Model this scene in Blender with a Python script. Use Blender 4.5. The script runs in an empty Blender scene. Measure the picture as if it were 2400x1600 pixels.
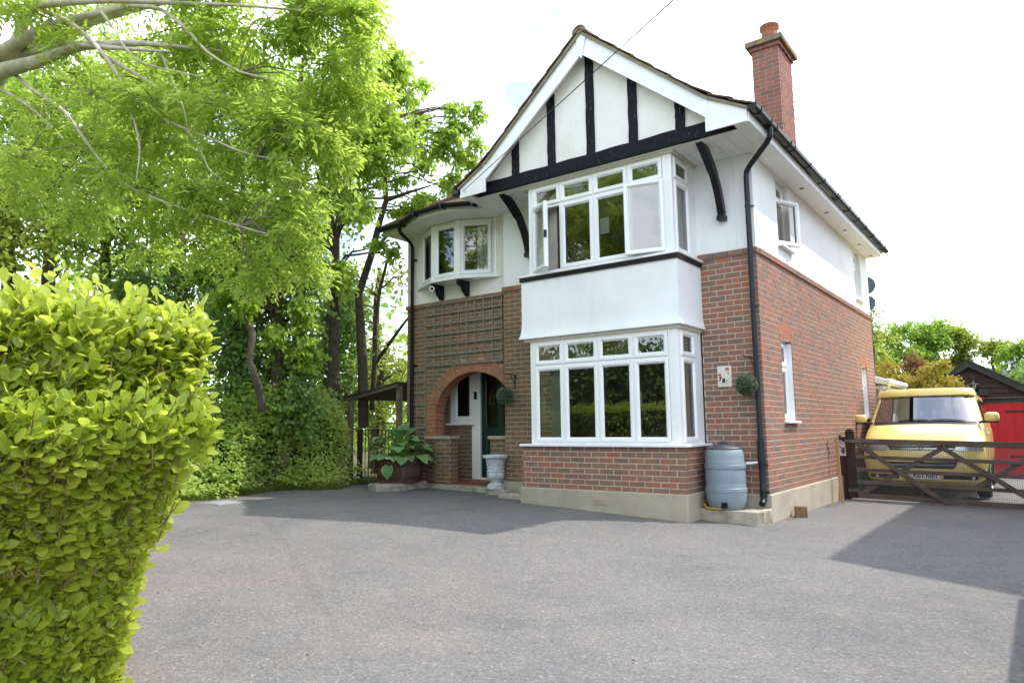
import bpy, math, random
import numpy as np
from mathutils import Vector, Matrix

RAD = math.radians
rnd = random.Random(11)
rng = np.random.default_rng(11)
scene = bpy.context.scene
col = scene.collection

# ------------------------------------------------------------------ camera
cam_data = bpy.data.cameras.new("camera")
cam_data.sensor_width = 36.0
cam_data.lens = 24.686
cam_data.clip_start = 0.05
cam_data.clip_end = 3000.0
cam = bpy.data.objects.new("camera", cam_data)
col.objects.link(cam)
CAM = Vector((2.847, -9.230, 1.236))
def cam_axes(yaw, pitch, roll):
    f = Vector((math.sin(yaw) * math.cos(pitch), math.cos(yaw) * math.cos(pitch), math.sin(pitch)))
    r = Vector((math.cos(yaw), -math.sin(yaw), 0.0))
    u = r.cross(f)
    return (r * math.cos(roll) + u * math.sin(roll), u * math.cos(roll) - r * math.sin(roll), f)
CR, CU, CF = cam_axes(RAD(-36.803), RAD(7.035), RAD(-0.683))
cam.matrix_world = Matrix(((CR.x, CU.x, -CF.x, CAM.x), (CR.y, CU.y, -CF.y, CAM.y), (CR.z, CU.z, -CF.z, CAM.z), (0, 0, 0, 1)))
scene.camera = cam

# ------------------------------------------------------------------ sun, sky, exposure
SUN_DIR = Vector((0.415, 0.361, 0.835)).normalized()      # towards the sun
SUN_EL = math.asin(SUN_DIR.z)
SUN_ROT = math.atan2(SUN_DIR.x, SUN_DIR.y)
sun_data = bpy.data.lights.new("sun", 'SUN')
sun_data.energy = 2.1
sun_data.angle = RAD(0.9)
sun_data.color = (1.0, 0.955, 0.89)
sun = bpy.data.objects.new("sun", sun_data)
sun.rotation_euler = (-SUN_DIR).to_track_quat('-Z', 'Y').to_euler()
sun.location = (8, 6, 20)
col.objects.link(sun)

world = bpy.data.worlds.new("World")
scene.world = world
world.use_nodes = True
wn, wl = world.node_tree.nodes, world.node_tree.links
wn.clear()
def wnode(t, **kw):
    n = wn.new(t)
    for k, v in kw.items():
        setattr(n, k, v)
    return n
w_out = wnode('ShaderNodeOutputWorld')
w_bg = wnode('ShaderNodeBackground')
w_bg.inputs['Strength'].default_value = 0.15
w_sky = wnode('ShaderNodeTexSky', sky_type='NISHITA', sun_disc=False)
w_sky.sun_elevation = SUN_EL
w_sky.sun_rotation = SUN_ROT
w_sky.air_density = 1.0
w_sky.dust_density = 1.2
w_sky.ozone_density = 1.0
w_tc = wnode('ShaderNodeTexCoord')
w_sep = wnode('ShaderNodeSeparateXYZ')
w_add = wnode('ShaderNodeMath', operation='ADD'); w_add.inputs[1].default_value = 0.22
w_max = wnode('ShaderNodeMath', operation='MAXIMUM'); w_max.inputs[1].default_value = 0.12
w_div = wnode('ShaderNodeVectorMath', operation='DIVIDE')
w_cmb = wnode('ShaderNodeCombineXYZ')
w_n1 = wnode('ShaderNodeTexNoise'); w_n1.inputs['Scale'].default_value = 1.7; w_n1.inputs['Detail'].default_value = 9.0; w_n1.inputs['Roughness'].default_value = 0.58
w_n1.inputs['Distortion'].default_value = 0.35
w_ramp = wnode('ShaderNodeValToRGB')
w_ramp.color_ramp.elements[0].position = 0.42; w_ramp.color_ramp.elements[0].color = (0.09, 0.09, 0.09, 1)
w_ramp.color_ramp.elements[1].position = 0.62; w_ramp.color_ramp.elements[1].color = (1, 1, 1, 1)
w_mix = wnode('ShaderNodeMix', data_type='RGBA')
w_mix.inputs['B'].default_value = (10.4, 11.1, 11.7, 1)
wl.new(w_tc.outputs['Generated'], w_sep.inputs[0])
wl.new(w_sep.outputs['Z'], w_max.inputs[0])
wl.new(w_max.outputs[0], w_add.inputs[0])
for i in range(3):
    wl.new(w_add.outputs[0], w_cmb.inputs[i])
wl.new(w_tc.outputs['Generated'], w_div.inputs[0])
wl.new(w_cmb.outputs[0], w_div.inputs[1])
wl.new(w_div.outputs[0], w_n1.inputs['Vector'])
wl.new(w_n1.outputs['Fac'], w_ramp.inputs[0])
wl.new(w_ramp.outputs[0], w_mix.inputs['Factor'])
wl.new(w_sky.outputs[0], w_mix.inputs['A'])
wl.new(w_mix.outputs['Result'], w_bg.inputs['Color'])
wl.new(w_bg.outputs[0], w_out.inputs[0])

scene.view_settings.view_transform = 'Standard'
scene.view_settings.look = 'None'
scene.view_settings.exposure = 1.25
scene.view_settings.gamma = 1.0
scene.view_settings.use_curve_mapping = False
scene.render.engine = 'CYCLES'
scene.cycles.max_bounces = 10
scene.cycles.diffuse_bounces = 6
scene.cycles.glossy_bounces = 3
scene.cycles.transmission_bounces = 8
scene.cycles.transparent_max_bounces = 12
scene.cycles.caustics_reflective = False
scene.cycles.caustics_refractive = False
scene.cycles.use_denoising = True
scene.cycles.sample_clamp_indirect = 6.0

# ------------------------------------------------------------------ materials
def newmat(name):
    m = bpy.data.materials.new(name)
    m.use_nodes = True
    nt = m.node_tree
    nt.nodes.clear()
    out = nt.nodes.new('ShaderNodeOutputMaterial')
    return m, nt, out
def nd(nt, t, **kw):
    n = nt.nodes.new(t)
    for k, v in kw.items():
        if k == 'ins':
            for a, b in v.items():
                n.inputs[a].default_value = b
        else:
            setattr(n, k, v)
    return n
def c4(c):
    return (c[0], c[1], c[2], 1.0)
def mixc(nt, fac, a, b, blend='MIX'):
    m = nd(nt, 'ShaderNodeMix', data_type='RGBA', blend_type=blend)
    for key, v in (('Factor', fac), ('A', a), ('B', b)):
        if hasattr(v, 'is_linked') or hasattr(v, 'links'):
            nt.links.new(v, m.inputs[key])
        elif key == 'Factor':
            m.inputs[key].default_value = v
        else:
            m.inputs[key].default_value = c4(v)
    return m.outputs['Result']
def noise(nt, vec, scale, detail=4, rough=0.55, dist=0.0):
    n = nd(nt, 'ShaderNodeTexNoise', ins={'Scale': scale, 'Detail': detail, 'Roughness': rough, 'Distortion': dist})
    nt.links.new(vec, n.inputs['Vector'])
    return n.outputs['Fac']
def ramp(nt, fac, stops, interp='LINEAR'):
    r = nd(nt, 'ShaderNodeValToRGB')
    r.color_ramp.interpolation = interp
    e = r.color_ramp.elements
    while len(e) < len(stops):
        e.new(0.5)
    for i, (p, c) in enumerate(stops):
        e[i].position = p
        e[i].color = c4(c) if not isinstance(c, (int, float)) else (c, c, c, 1)
    nt.links.new(fac, r.inputs[0])
    return r.outputs[0]
def bumpn(nt, h, strength, dist=0.01, normal=None):
    b = nd(nt, 'ShaderNodeBump', ins={'Strength': strength, 'Distance': dist})
    nt.links.new(h, b.inputs['Height'])
    if normal is not None:
        nt.links.new(normal, b.inputs['Normal'])
    return b.outputs[0]
def worldpos(nt):
    return nd(nt, 'ShaderNodeNewGeometry').outputs['Position']
def principled(nt, out, **ins):
    p = nd(nt, 'ShaderNodeBsdfPrincipled', ins=ins)
    nt.links.new(p.outputs[0], out.inputs[0])
    return p
def pmat(name, c1, c2=None, scale=6.0, detail=5, rough=0.6, spec=0.4, metal=0.0, bump=0.0, bscale=60.0, bdist=0.004, coat=0.0, dirt=None, dscale=1.3, stretch=None, lo=0.35, hi=0.65, streak=None):
    """a procedural surface: two tones by noise, optional broad dirt tone, fine bump"""
    m, nt, out = newmat(name)
    pos = worldpos(nt)
    if stretch:
        mp = nd(nt, 'ShaderNodeMapping')
        mp.inputs['Scale'].default_value = stretch
        nt.links.new(pos, mp.inputs['Vector'])
        pos = mp.outputs[0]
    p = principled(nt, out, Roughness=rough, Metallic=metal)
    p.inputs['Specular IOR Level'].default_value = spec
    p.inputs['Coat Weight'].default_value = coat
    p.inputs['Coat Roughness'].default_value = 0.06
    if c2 is None:
        c2 = tuple(x * 0.86 for x in c1)
    f = ramp(nt, noise(nt, pos, scale, detail), [(lo, 0.0), (hi, 1.0)])
    c = mixc(nt, f, c1, c2)
    if dirt:
        f2 = ramp(nt, noise(nt, pos, dscale, 6, 0.65), [(0.48, 0.0), (0.72, 1.0)])
        c = mixc(nt, f2, c, dirt)
    if streak:
        mp2 = nd(nt, 'ShaderNodeMapping'); mp2.inputs['Scale'].default_value = (4.5, 4.5, 0.7); nt.links.new(worldpos(nt), mp2.inputs['Vector'])
        c = mixc(nt, ramp(nt, noise(nt, mp2.outputs[0], 1.0, 6, 0.7), [(0.52, 0.0), (0.80, 0.42)]), c, streak)
    nt.links.new(c, p.inputs['Base Color'])
    if bump:
        nt.links.new(bumpn(nt, noise(nt, pos, bscale, 4), bump, bdist), p.inputs['Normal'])
    return m
def rand_out(nt, mode):
    return nd(nt, 'ShaderNodeObjectInfo').outputs['Random'] if mode == 'object' else nd(nt, 'ShaderNodeNewGeometry').outputs['Random Per Island']
def brick_mat(name, mode, stops, mossy=0.0):
    m, nt, out = newmat(name)
    pos = worldpos(nt)
    p = principled(nt, out, Roughness=0.85)
    p.inputs['Specular IOR Level'].default_value = 0.25
    c = ramp(nt, rand_out(nt, mode), stops)
    # burnt, mottled faces inside a brick
    f = ramp(nt, noise(nt, pos, 13.0, 5, 0.6), [(0.42, 0.0), (0.70, 0.85)])
    c = mixc(nt, f, c, (0.155, 0.115, 0.098))
    f = ramp(nt, noise(nt, pos, 60.0, 3, 0.6), [(0.66, 0.0), (0.73, 1.0)])
    c = mixc(nt, f, c, (0.03, 0.026, 0.026))
    f = ramp(nt, noise(nt, pos, 2.2, 4, 0.6), [(0.5, 0.0), (0.8, 0.5)])
    c = mixc(nt, f, c, (0.28, 0.17, 0.12))
    if mossy:
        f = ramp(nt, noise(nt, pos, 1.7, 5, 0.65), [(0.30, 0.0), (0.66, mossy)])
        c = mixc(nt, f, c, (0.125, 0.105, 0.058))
    nt.links.new(c, p.inputs['Base Color'])
    nt.links.new(bumpn(nt, noise(nt, pos, 120.0, 4, 0.7), 0.45, 0.003), p.inputs['Normal'])
    return m
BR_MIX = [(0.0, (0.319, 0.133, 0.084)), (0.14, (0.371, 0.143, 0.084)), (0.30, (0.227, 0.138, 0.103)), (0.42, (0.340, 0.152, 0.099)), (0.55, (0.191, 0.129, 0.103)), (0.66, (0.288, 0.152, 0.107)), (0.78, (0.422, 0.147, 0.079)), (0.88, (0.237, 0.152, 0.116)), (1.0, (0.340, 0.161, 0.107))]
BR_RED = [(0.0, (0.44, 0.155, 0.078)), (0.4, (0.50, 0.185, 0.092)), (0.7, (0.37, 0.14, 0.08)), (1.0, (0.54, 0.21, 0.105))]
M = {}
M['brick_o'] = brick_mat('brick front', 'object', BR_MIX)
M['brick_i'] = brick_mat('brick front wall', 'island', BR_MIX)
M['brick_left'] = brick_mat('brick algae wall', 'island', BR_MIX, 0.85)  # same brick mix, with olive algae in noise patches
M['brick_side'] = brick_mat('brick side wall', 'island', BR_MIX)
M['brick_red_o'] = brick_mat('brick arch', 'object', BR_RED, 0.25)
M['brick_red_i'] = brick_mat('brick red', 'island', BR_RED)
M['brick_chim'] = brick_mat('brick chimney', 'island', [(0, (0.27, 0.105, 0.07)), (0.5, (0.34, 0.13, 0.085)), (0.8, (0.2, 0.10, 0.08)), (1, (0.30, 0.12, 0.08))])
M['mortar'] = pmat('mortar', (0.57, 0.50, 0.40), (0.48, 0.42, 0.33), 9, rough=0.95, spec=0.1, bump=0.4, bscale=150, bdist=0.003)
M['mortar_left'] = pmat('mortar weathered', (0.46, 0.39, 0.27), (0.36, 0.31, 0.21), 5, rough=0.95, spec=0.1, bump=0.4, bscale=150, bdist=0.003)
M['render'] = pmat('white render', (0.84, 0.85, 0.86), (0.81, 0.825, 0.835), 3, rough=0.85, spec=0.2, bump=0.25, bscale=70, bdist=0.003, dirt=(0.75, 0.755, 0.745), dscale=0.9, streak=(0.66, 0.665, 0.65))
M['render_old'] = pmat('white render weathered', (0.83, 0.82, 0.79), (0.79, 0.775, 0.735), 2.0, rough=0.9, spec=0.15, bump=0.3, bscale=60, bdist=0.003, dirt=(0.71, 0.69, 0.63), dscale=1.2, streak=(0.60, 0.575, 0.51))
M['upvc'] = pmat('white plastic', (0.84, 0.845, 0.85), (0.81, 0.815, 0.82), 2.5, rough=0.28, spec=0.5)
M['upvc_old'] = pmat('white boards weathered', (0.88, 0.88, 0.87), (0.85, 0.845, 0.83), 3.0, rough=0.45, spec=0.4, dirt=(0.79, 0.775, 0.74), dscale=2.0)
M['cream'] = pmat('cream trim', (0.62, 0.58, 0.49), (0.55, 0.51, 0.42), 7, rough=0.6)
M['black_gloss'] = pmat('black plastic', (0.008, 0.009, 0.011), (0.013, 0.014, 0.017), 5, rough=0.35, spec=0.25)
M['black_grey'] = pmat('faded black plastic', (0.014, 0.017, 0.024), (0.022, 0.026, 0.034), 4, rough=0.38, spec=0.3)
def flaky(name):
    m, nt, out = newmat(name)
    pos = worldpos(nt)
    p = principled(nt, out, Roughness=0.7)
    p.inputs['Specular IOR Level'].default_value = 0.12
    mp = nd(nt, 'ShaderNodeMapping'); mp.inputs['Scale'].default_value = (30, 30, 5)
    nt.links.new(pos, mp.inputs['Vector'])
    f = ramp(nt, noise(nt, mp.outputs[0], 2.0, 6, 0.7), [(0.60, 0.0), (0.66, 1.0)])
    nt.links.new(mixc(nt, f, (0.010, 0.012, 0.016), (0.15, 0.145, 0.14)), p.inputs['Base Color'])
    nt.links.new(bumpn(nt, noise(nt, mp.outputs[0], 3.0, 5, 0.7), 0.5, 0.004), p.inputs['Normal'])
    return m
M['black_timber'] = flaky('black painted timber')
M['plinth'] = pmat('cement plinth', (0.45, 0.395, 0.305), (0.38, 0.335, 0.26), 2.5, rough=0.95, spec=0.1, bump=0.5, bscale=90, bdist=0.004, dirt=(0.33, 0.295, 0.235), dscale=1.6)
M['plinth_side'] = M['plinth']
M['slab'] = pmat('rough concrete', (0.46, 0.41, 0.32), (0.33, 0.29, 0.23), 6, rough=0.97, spec=0.1, bump=0.9, bscale=38, bdist=0.012, dirt=(0.17, 0.165, 0.13), dscale=3.0)
M['tile'] = pmat('roof tile', (0.15, 0.085, 0.062), (0.085, 0.06, 0.05), 9, rough=0.95, spec=0.1, bump=0.9, bscale=40, bdist=0.012, dirt=(0.12, 0.115, 0.065), dscale=5)
M['verge'] = pmat('verge cement', (0.30, 0.27, 0.21), (0.22, 0.20, 0.15), 8, rough=0.95, spec=0.1, bump=0.6, bscale=50, bdist=0.006, dirt=(0.30, 0.22, 0.10), dscale=4)
M['terracotta'] = pmat('terracotta', (0.40, 0.135, 0.075), (0.30, 0.10, 0.065), 9, rough=0.8, spec=0.2, bump=0.3, bscale=60, dirt=(0.11, 0.10, 0.075), dscale=5)
M['cap'] = pmat('chimney cap', (0.24, 0.20, 0.155), (0.15, 0.13, 0.11), 9, rough=0.95, spec=0.1, bump=0.6, bscale=50, dirt=(0.36, 0.28, 0.06), dscale=6)
M['inside'] = pmat('interior wall', (0.45, 0.44, 0.40), rough=0.9)
M['inside_dark'] = pmat('interior dark', (0.10, 0.085, 0.07), rough=0.9)
M['curtain'] = pmat('curtain', (0.74, 0.73, 0.66), (0.66, 0.645, 0.57), 4, rough=0.9, spec=0.1)
M['curtain_brown'] = pmat('brown curtain', (0.14, 0.075, 0.062), (0.10, 0.055, 0.05), 8, rough=0.9, spec=0.1)
M['paper'] = pmat('paper', (0.75, 0.76, 0.74), rough=0.8)
def glass(name, ior=1.55, tint=(0.95, 0.97, 0.96), rough=0.0):
    m, nt, out = newmat(name)
    tr = nd(nt, 'ShaderNodeBsdfTransparent'); tr.inputs[0].default_value = c4(tint)
    gl = nd(nt, 'ShaderNodeBsdfGlossy'); gl.inputs['Roughness'].default_value = rough; gl.inputs['Color'].default_value = (0.97, 0.98, 1, 1)
    fr = nd(nt, 'ShaderNodeFresnel'); fr.inputs['IOR'].default_value = ior
    nt.links.new(bumpn(nt, noise(nt, worldpos(nt), 1.6, 1), 0.02, 0.02), gl.inputs['Normal'])
    mx = nd(nt, 'ShaderNodeMixShader')
    nt.links.new(fr.outputs[0], mx.inputs[0]); nt.links.new(tr.outputs[0], mx.inputs[1]); nt.links.new(gl.outputs[0], mx.inputs[2])
    nt.links.new(mx.outputs[0], out.inputs[0])
    return m
M['glass'] = glass('window glass', 2.3)
M['glass_dark'] = glass('leaded glass', 1.8, (0.30, 0.30, 0.34))
M['glass_car'] = glass('car glass', 3.2, (0.55, 0.60, 0.58))
M['glass_lamp'] = glass('lamp glass', 1.5)
M['lead'] = pmat('lead line', (0.06, 0.06, 0.065), rough=0.5, metal=0.4)
M['door_green'] = pmat('green door paint', (0.008, 0.035, 0.028), (0.007, 0.028, 0.022), 4, rough=0.35, spec=0.5)
M['quarry'] = pmat('quarry tile', (0.26, 0.07, 0.045), (0.20, 0.055, 0.04), 5, rough=0.6)
M['trellis'] = pmat('weathered trellis timber', (0.27, 0.245, 0.20), (0.19, 0.17, 0.14), 12, rough=0.9, spec=0.1, bump=0.5, bscale=90, bdist=0.003)
M['timber_old'] = pmat('old timber', (0.21, 0.17, 0.12), (0.13, 0.105, 0.08), 12, rough=0.9, spec=0.1, bump=0.5, bscale=80, stretch=(1, 1, 0.25))
M['timber_new'] = pmat('sawn timber', (0.42, 0.25, 0.12), (0.34, 0.19, 0.09), 9, rough=0.8, spec=0.2, stretch=(1, 1, 0.2))
M['timber_block'] = pmat('timber block', (0.24, 0.145, 0.08), (0.15, 0.09, 0.055), 14, rough=0.85, spec=0.15, bump=0.5, bscale=70, stretch=(1, 1, 0.3))
M['gate'] = pmat('gate timber', (0.135, 0.098, 0.078), (0.09, 0.066, 0.056), 10, rough=0.8, spec=0.2, bump=0.6, bscale=60, bdist=0.004, dirt=(0.15, 0.125, 0.11), dscale=3, stretch=(0.35, 1, 1))
M['gate_post'] = pmat('dark gate timber', (0.060, 0.036, 0.030), (0.042, 0.025, 0.022), 8, rough=0.8, spec=0.2, bump=0.5, bscale=60, stretch=(1, 1, 0.3))
M['iron'] = pmat('black iron', (0.02, 0.02, 0.021), (0.05, 0.04, 0.035), 12, rough=0.55, metal=0.3)
M['strap'] = pmat('grey strap metal', (0.17, 0.15, 0.15), (0.12, 0.10, 0.10), 12, rough=0.5, metal=0.5)
M['wire'] = pmat('galvanised wire', (0.16, 0.16, 0.15), rough=0.5, metal=0.7)
M['felt'] = pmat('roofing felt', (0.035, 0.04, 0.036), (0.06, 0.062, 0.05), 5, rough=0.95, bump=0.4, bscale=80)
M['barrel_wood'] = pmat('barrel oak', (0.115, 0.075, 0.048), (0.075, 0.052, 0.036), 12, rough=0.85, spec=0.15, bump=0.5, bscale=60, stretch=(1, 1, 0.12), dirt=(0.20, 0.085, 0.035), dscale=2.5)
M['hoop'] = pmat('rusty hoop', (0.055, 0.035, 0.030), (0.10, 0.048, 0.025), 12, rough=0.8, metal=0.3)
M['bank_core'] = pmat('bank undergrowth', (0.07, 0.11, 0.035), (0.04, 0.065, 0.024), 14, rough=1.0, bump=1.0, bscale=25, bdist=0.03)
M['soil'] = pmat('soil', (0.035, 0.026, 0.02), rough=1.0, bump=0.8, bscale=40)
M['urn'] = pmat('painted stone urn', (0.62, 0.66, 0.70), (0.50, 0.53, 0.56), 8, rough=0.8, spec=0.2, bump=0.3, bscale=60, dirt=(0.28, 0.29, 0.29), dscale=7)
M['butt'] = pmat('grey plastic butt', (0.25, 0.305, 0.34), (0.215, 0.265, 0.30), 3, rough=0.42, spec=0.4, dirt=(0.22, 0.26, 0.285), dscale=5)
M['butt_lid'] = pmat('dark lid', (0.10, 0.10, 0.115), (0.08, 0.08, 0.09), 5, rough=0.45)
M['hose'] = pmat('yellow hose', (0.62, 0.36, 0.03), rough=0.4)
M['white_pipe'] = pmat('white pipe', (0.78, 0.80, 0.82), rough=0.35)
M['brass'] = pmat('bright tap', (0.55, 0.55, 0.55), rough=0.3, metal=0.8)
M['plaque'] = pmat('cream ceramic', (0.72, 0.70, 0.62), (0.68, 0.66, 0.59), 20, rough=0.25)
M['orange'] = pmat('orange flower print', (0.70, 0.12, 0.03), rough=0.35)
M['leafprint'] = pmat('green leaf print', (0.15, 0.25, 0.06), rough=0.35)
M['yellowprint'] = pmat('yellow print', (0.6, 0.42, 0.06), rough=0.35)
M['ink'] = pmat('black print', (0.01, 0.01, 0.012), rough=0.4)
M['signwhite'] = pmat('sign white', (0.68, 0.64, 0.62), rough=0.5)
M['dogtan'] = pmat('dog print tan', (0.33, 0.19, 0.10), rough=0.5)
M['dogdark'] = pmat('dog print dark', (0.04, 0.03, 0.025), rough=0.5)
M['van'] = pmat('yellow van paint', (0.78, 0.63, 0.20), (0.75, 0.60, 0.18), 1.2, rough=0.30, spec=0.5, coat=0.7)
M['van_black'] = pmat('black trim', (0.015, 0.015, 0.016), rough=0.5)
M['rubber'] = pmat('tyre rubber', (0.018, 0.018, 0.019), rough=0.85)
M['alloy'] = pmat('wheel alloy', (0.35, 0.36, 0.37), rough=0.3, metal=0.8)
M['chrome'] = pmat('chrome', (0.75, 0.76, 0.78), rough=0.12, metal=1.0)
M['lamp_inner'] = pmat('lamp reflector', (0.70, 0.72, 0.74), (0.42, 0.43, 0.45), 14, rough=0.25, metal=0.4)
M['plate_white'] = pmat('plate white', (0.75, 0.76, 0.74), rough=0.3)
M['plate_blue'] = pmat('plate blue', (0.02, 0.10, 0.42), rough=0.3)
M['sticker'] = pmat('blue sticker', (0.03, 0.32, 0.55), rough=0.4)
M['red_door'] = pmat('red door paint', (0.55, 0.018, 0.03), (0.47, 0.015, 0.025), 3, rough=0.5, spec=0.3, stretch=(1, 1, 0.3))
M['weatherboard'] = pmat('dark weatherboard', (0.070, 0.045, 0.036), (0.05, 0.033, 0.028), 8, rough=0.8, spec=0.2, bump=0.5, bscale=50, stretch=(0.3, 1, 1))
M['dish'] = pmat('satellite dish grey', (0.13, 0.16, 0.20), (0.10, 0.125, 0.16), 9, rough=0.5)
M['cable'] = pmat('cable sheath', (0.03, 0.03, 0.03), rough=0.6)
M['bark_ash'] = pmat('pale ash bark', (0.62, 0.56, 0.45), (0.45, 0.40, 0.31), 9, rough=0.9, spec=0.15, bump=0.6, bscale=50, bdist=0.008, dirt=(0.33, 0.29, 0.22), dscale=3)
M['bark_dark'] = pmat('dark bark', (0.15, 0.12, 0.09), (0.09, 0.072, 0.055), 10, rough=0.95, spec=0.1, bump=0.8, bscale=35, bdist=0.012)
M['twig_ash'] = pmat('ash twig', (0.30, 0.26, 0.19), (0.20, 0.17, 0.125), 12, rough=0.9, spec=0.1)
M['twig'] = pmat('hedge stem', (0.27, 0.20, 0.10), (0.19, 0.14, 0.08), 20, rough=0.85, spec=0.15)
M['manhole'] = pmat('drain cover', (0.30, 0.31, 0.315), (0.24, 0.25, 0.255), 12, rough=0.75, bump=0.4, bscale=60)
M['litter'] = pmat('dry leaves', (0.16, 0.085, 0.045), (0.24, 0.13, 0.07), 30, rough=0.9)
def leaf_mat(name, mode, dark, light, trans=0.35, rough=0.38, spec=0.45, tcol=None, extra=None):
    m, nt, out = newmat(name)
    r = rand_out(nt, mode)
    stops = [(0.0, dark), (1.0, light)]
    if extra:
        stops = [(0.0, dark), (0.80, light), (0.90, extra), (1.0, extra)]
    c = ramp(nt, r, stops)
    big = ramp(nt, noise(nt, worldpos(nt), 0.9, 3), [(0.3, 0.0), (0.7, 1.0)])
    c = mixc(nt, 0.6, c, mixc(nt, big, dark, light))
    p = nd(nt, 'ShaderNodeBsdfPrincipled', ins={'Roughness': rough})
    p.inputs['Specular IOR Level'].default_value = spec
    nt.links.new(c, p.inputs['Base Color'])
    t = nd(nt, 'ShaderNodeBsdfTranslucent')
    tc = tcol or (light[0] * 1.35, light[1] * 1.3, light[2] * 0.6)
    nt.links.new(mixc(nt, 0.5, c, tc), t.inputs[0])
    mx = nd(nt, 'ShaderNodeMixShader'); mx.inputs[0].default_value = trans
    nt.links.new(p.outputs[0], mx.inputs[1]); nt.links.new(t.outputs[0], mx.inputs[2])
    nt.links.new(mx.outputs[0], out.inputs[0])
    return m
M['leaf_hedge_o'] = leaf_mat('griselinia leaf', 'object', (0.33, 0.46, 0.04), (0.56, 0.62, 0.10), 0.62, 0.26, 0.6, (0.68, 0.72, 0.10))
M['leaf_hedge_i'] = leaf_mat('griselinia foliage', 'island', (0.32, 0.45, 0.04), (0.55, 0.61, 0.10), 0.62, 0.26, 0.6, (0.68, 0.72, 0.10))
M['leaf_ash'] = leaf_mat('ash leaf', 'island', (0.26, 0.40, 0.075), (0.46, 0.58, 0.14), 0.64, 0.35, 0.5)
M['leaf_cherry'] = leaf_mat('cherry leaf', 'island', (0.22, 0.37, 0.06), (0.41, 0.55, 0.10), 0.60, 0.32, 0.5)
M['leaf_ivy'] = leaf_mat('ivy leaf', 'island', (0.13, 0.235, 0.06), (0.22, 0.35, 0.085), 0.40, 0.3, 0.5)
M['leaf_bank'] = leaf_mat('bank leaf', 'island', (0.32, 0.48, 0.10), (0.50, 0.60, 0.16), 0.55, 0.4, 0.4, extra=(0.46, 0.50, 0.10))
M['leaf_bg'] = leaf_mat('background leaf', 'island', (0.17, 0.30, 0.05), (0.31, 0.44, 0.075), 0.55, 0.45, 0.35)
M['leaf_bg2'] = leaf_mat('light background leaf', 'island', (0.21, 0.29, 0.05), (0.36, 0.43, 0.08), 0.5, 0.45, 0.35)
M['leaf_maple'] = leaf_mat('maple leaf', 'island', (0.24, 0.22, 0.025), (0.40, 0.32, 0.04), 0.42, 0.45, 0.35, extra=(0.36, 0.15, 0.04))
M['leaf_bright'] = leaf_mat('bright shrub leaf', 'island', (0.15, 0.30, 0.03), (0.26, 0.42, 0.06), 0.4, 0.45, 0.3)
M['lilac'] = leaf_mat('lilac blossom', 'island', (0.33, 0.33, 0.62), (0.48, 0.46, 0.72), 0.3, 0.6, 0.2)
M['leaf_brown'] = leaf_mat('reddish leaf', 'island', (0.22, 0.10, 0.04), (0.30, 0.16, 0.06), 0.35, 0.5, 0.2)
M['grass'] = leaf_mat('grass blade', 'island', (0.09, 0.16, 0.025), (0.22, 0.27, 0.05), 0.35, 0.5, 0.3)
M['leaf_box'] = leaf_mat('topiary leaf', 'island', (0.07, 0.12, 0.055), (0.20, 0.25, 0.16), 0.15, 0.4, 0.5)
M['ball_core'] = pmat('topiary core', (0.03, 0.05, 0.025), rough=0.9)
def hosta_mat():
    m, nt, out = newmat('hosta leaf')
    at = nd(nt, 'ShaderNodeAttribute', attribute_name='margin')
    f = ramp(nt, at.outputs['Fac'], [(0.86, 0.0), (0.97, 1.0)])
    r = rand_out(nt, 'object')
    g = mixc(nt, r, (0.13, 0.27, 0.10), (0.21, 0.37, 0.13))
    c = mixc(nt, f, g, (0.55, 0.52, 0.22))
    p = principled(nt, out, Roughness=0.4)
    nt.links.new(c, p.inputs['Base Color'])
    t = nd(nt, 'ShaderNodeBsdfTranslucent'); nt.links.new(c, t.inputs[0])
    mx = nd(nt, 'ShaderNodeMixShader'); mx.inputs[0].default_value = 0.25
    nt.links.new(p.outputs[0], mx.inputs[1]); nt.links.new(t.outputs[0], mx.inputs[2])
    nt.links.new(mx.outputs[0], out.inputs[0])
    return m
M['hosta'] = hosta_mat()
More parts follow.
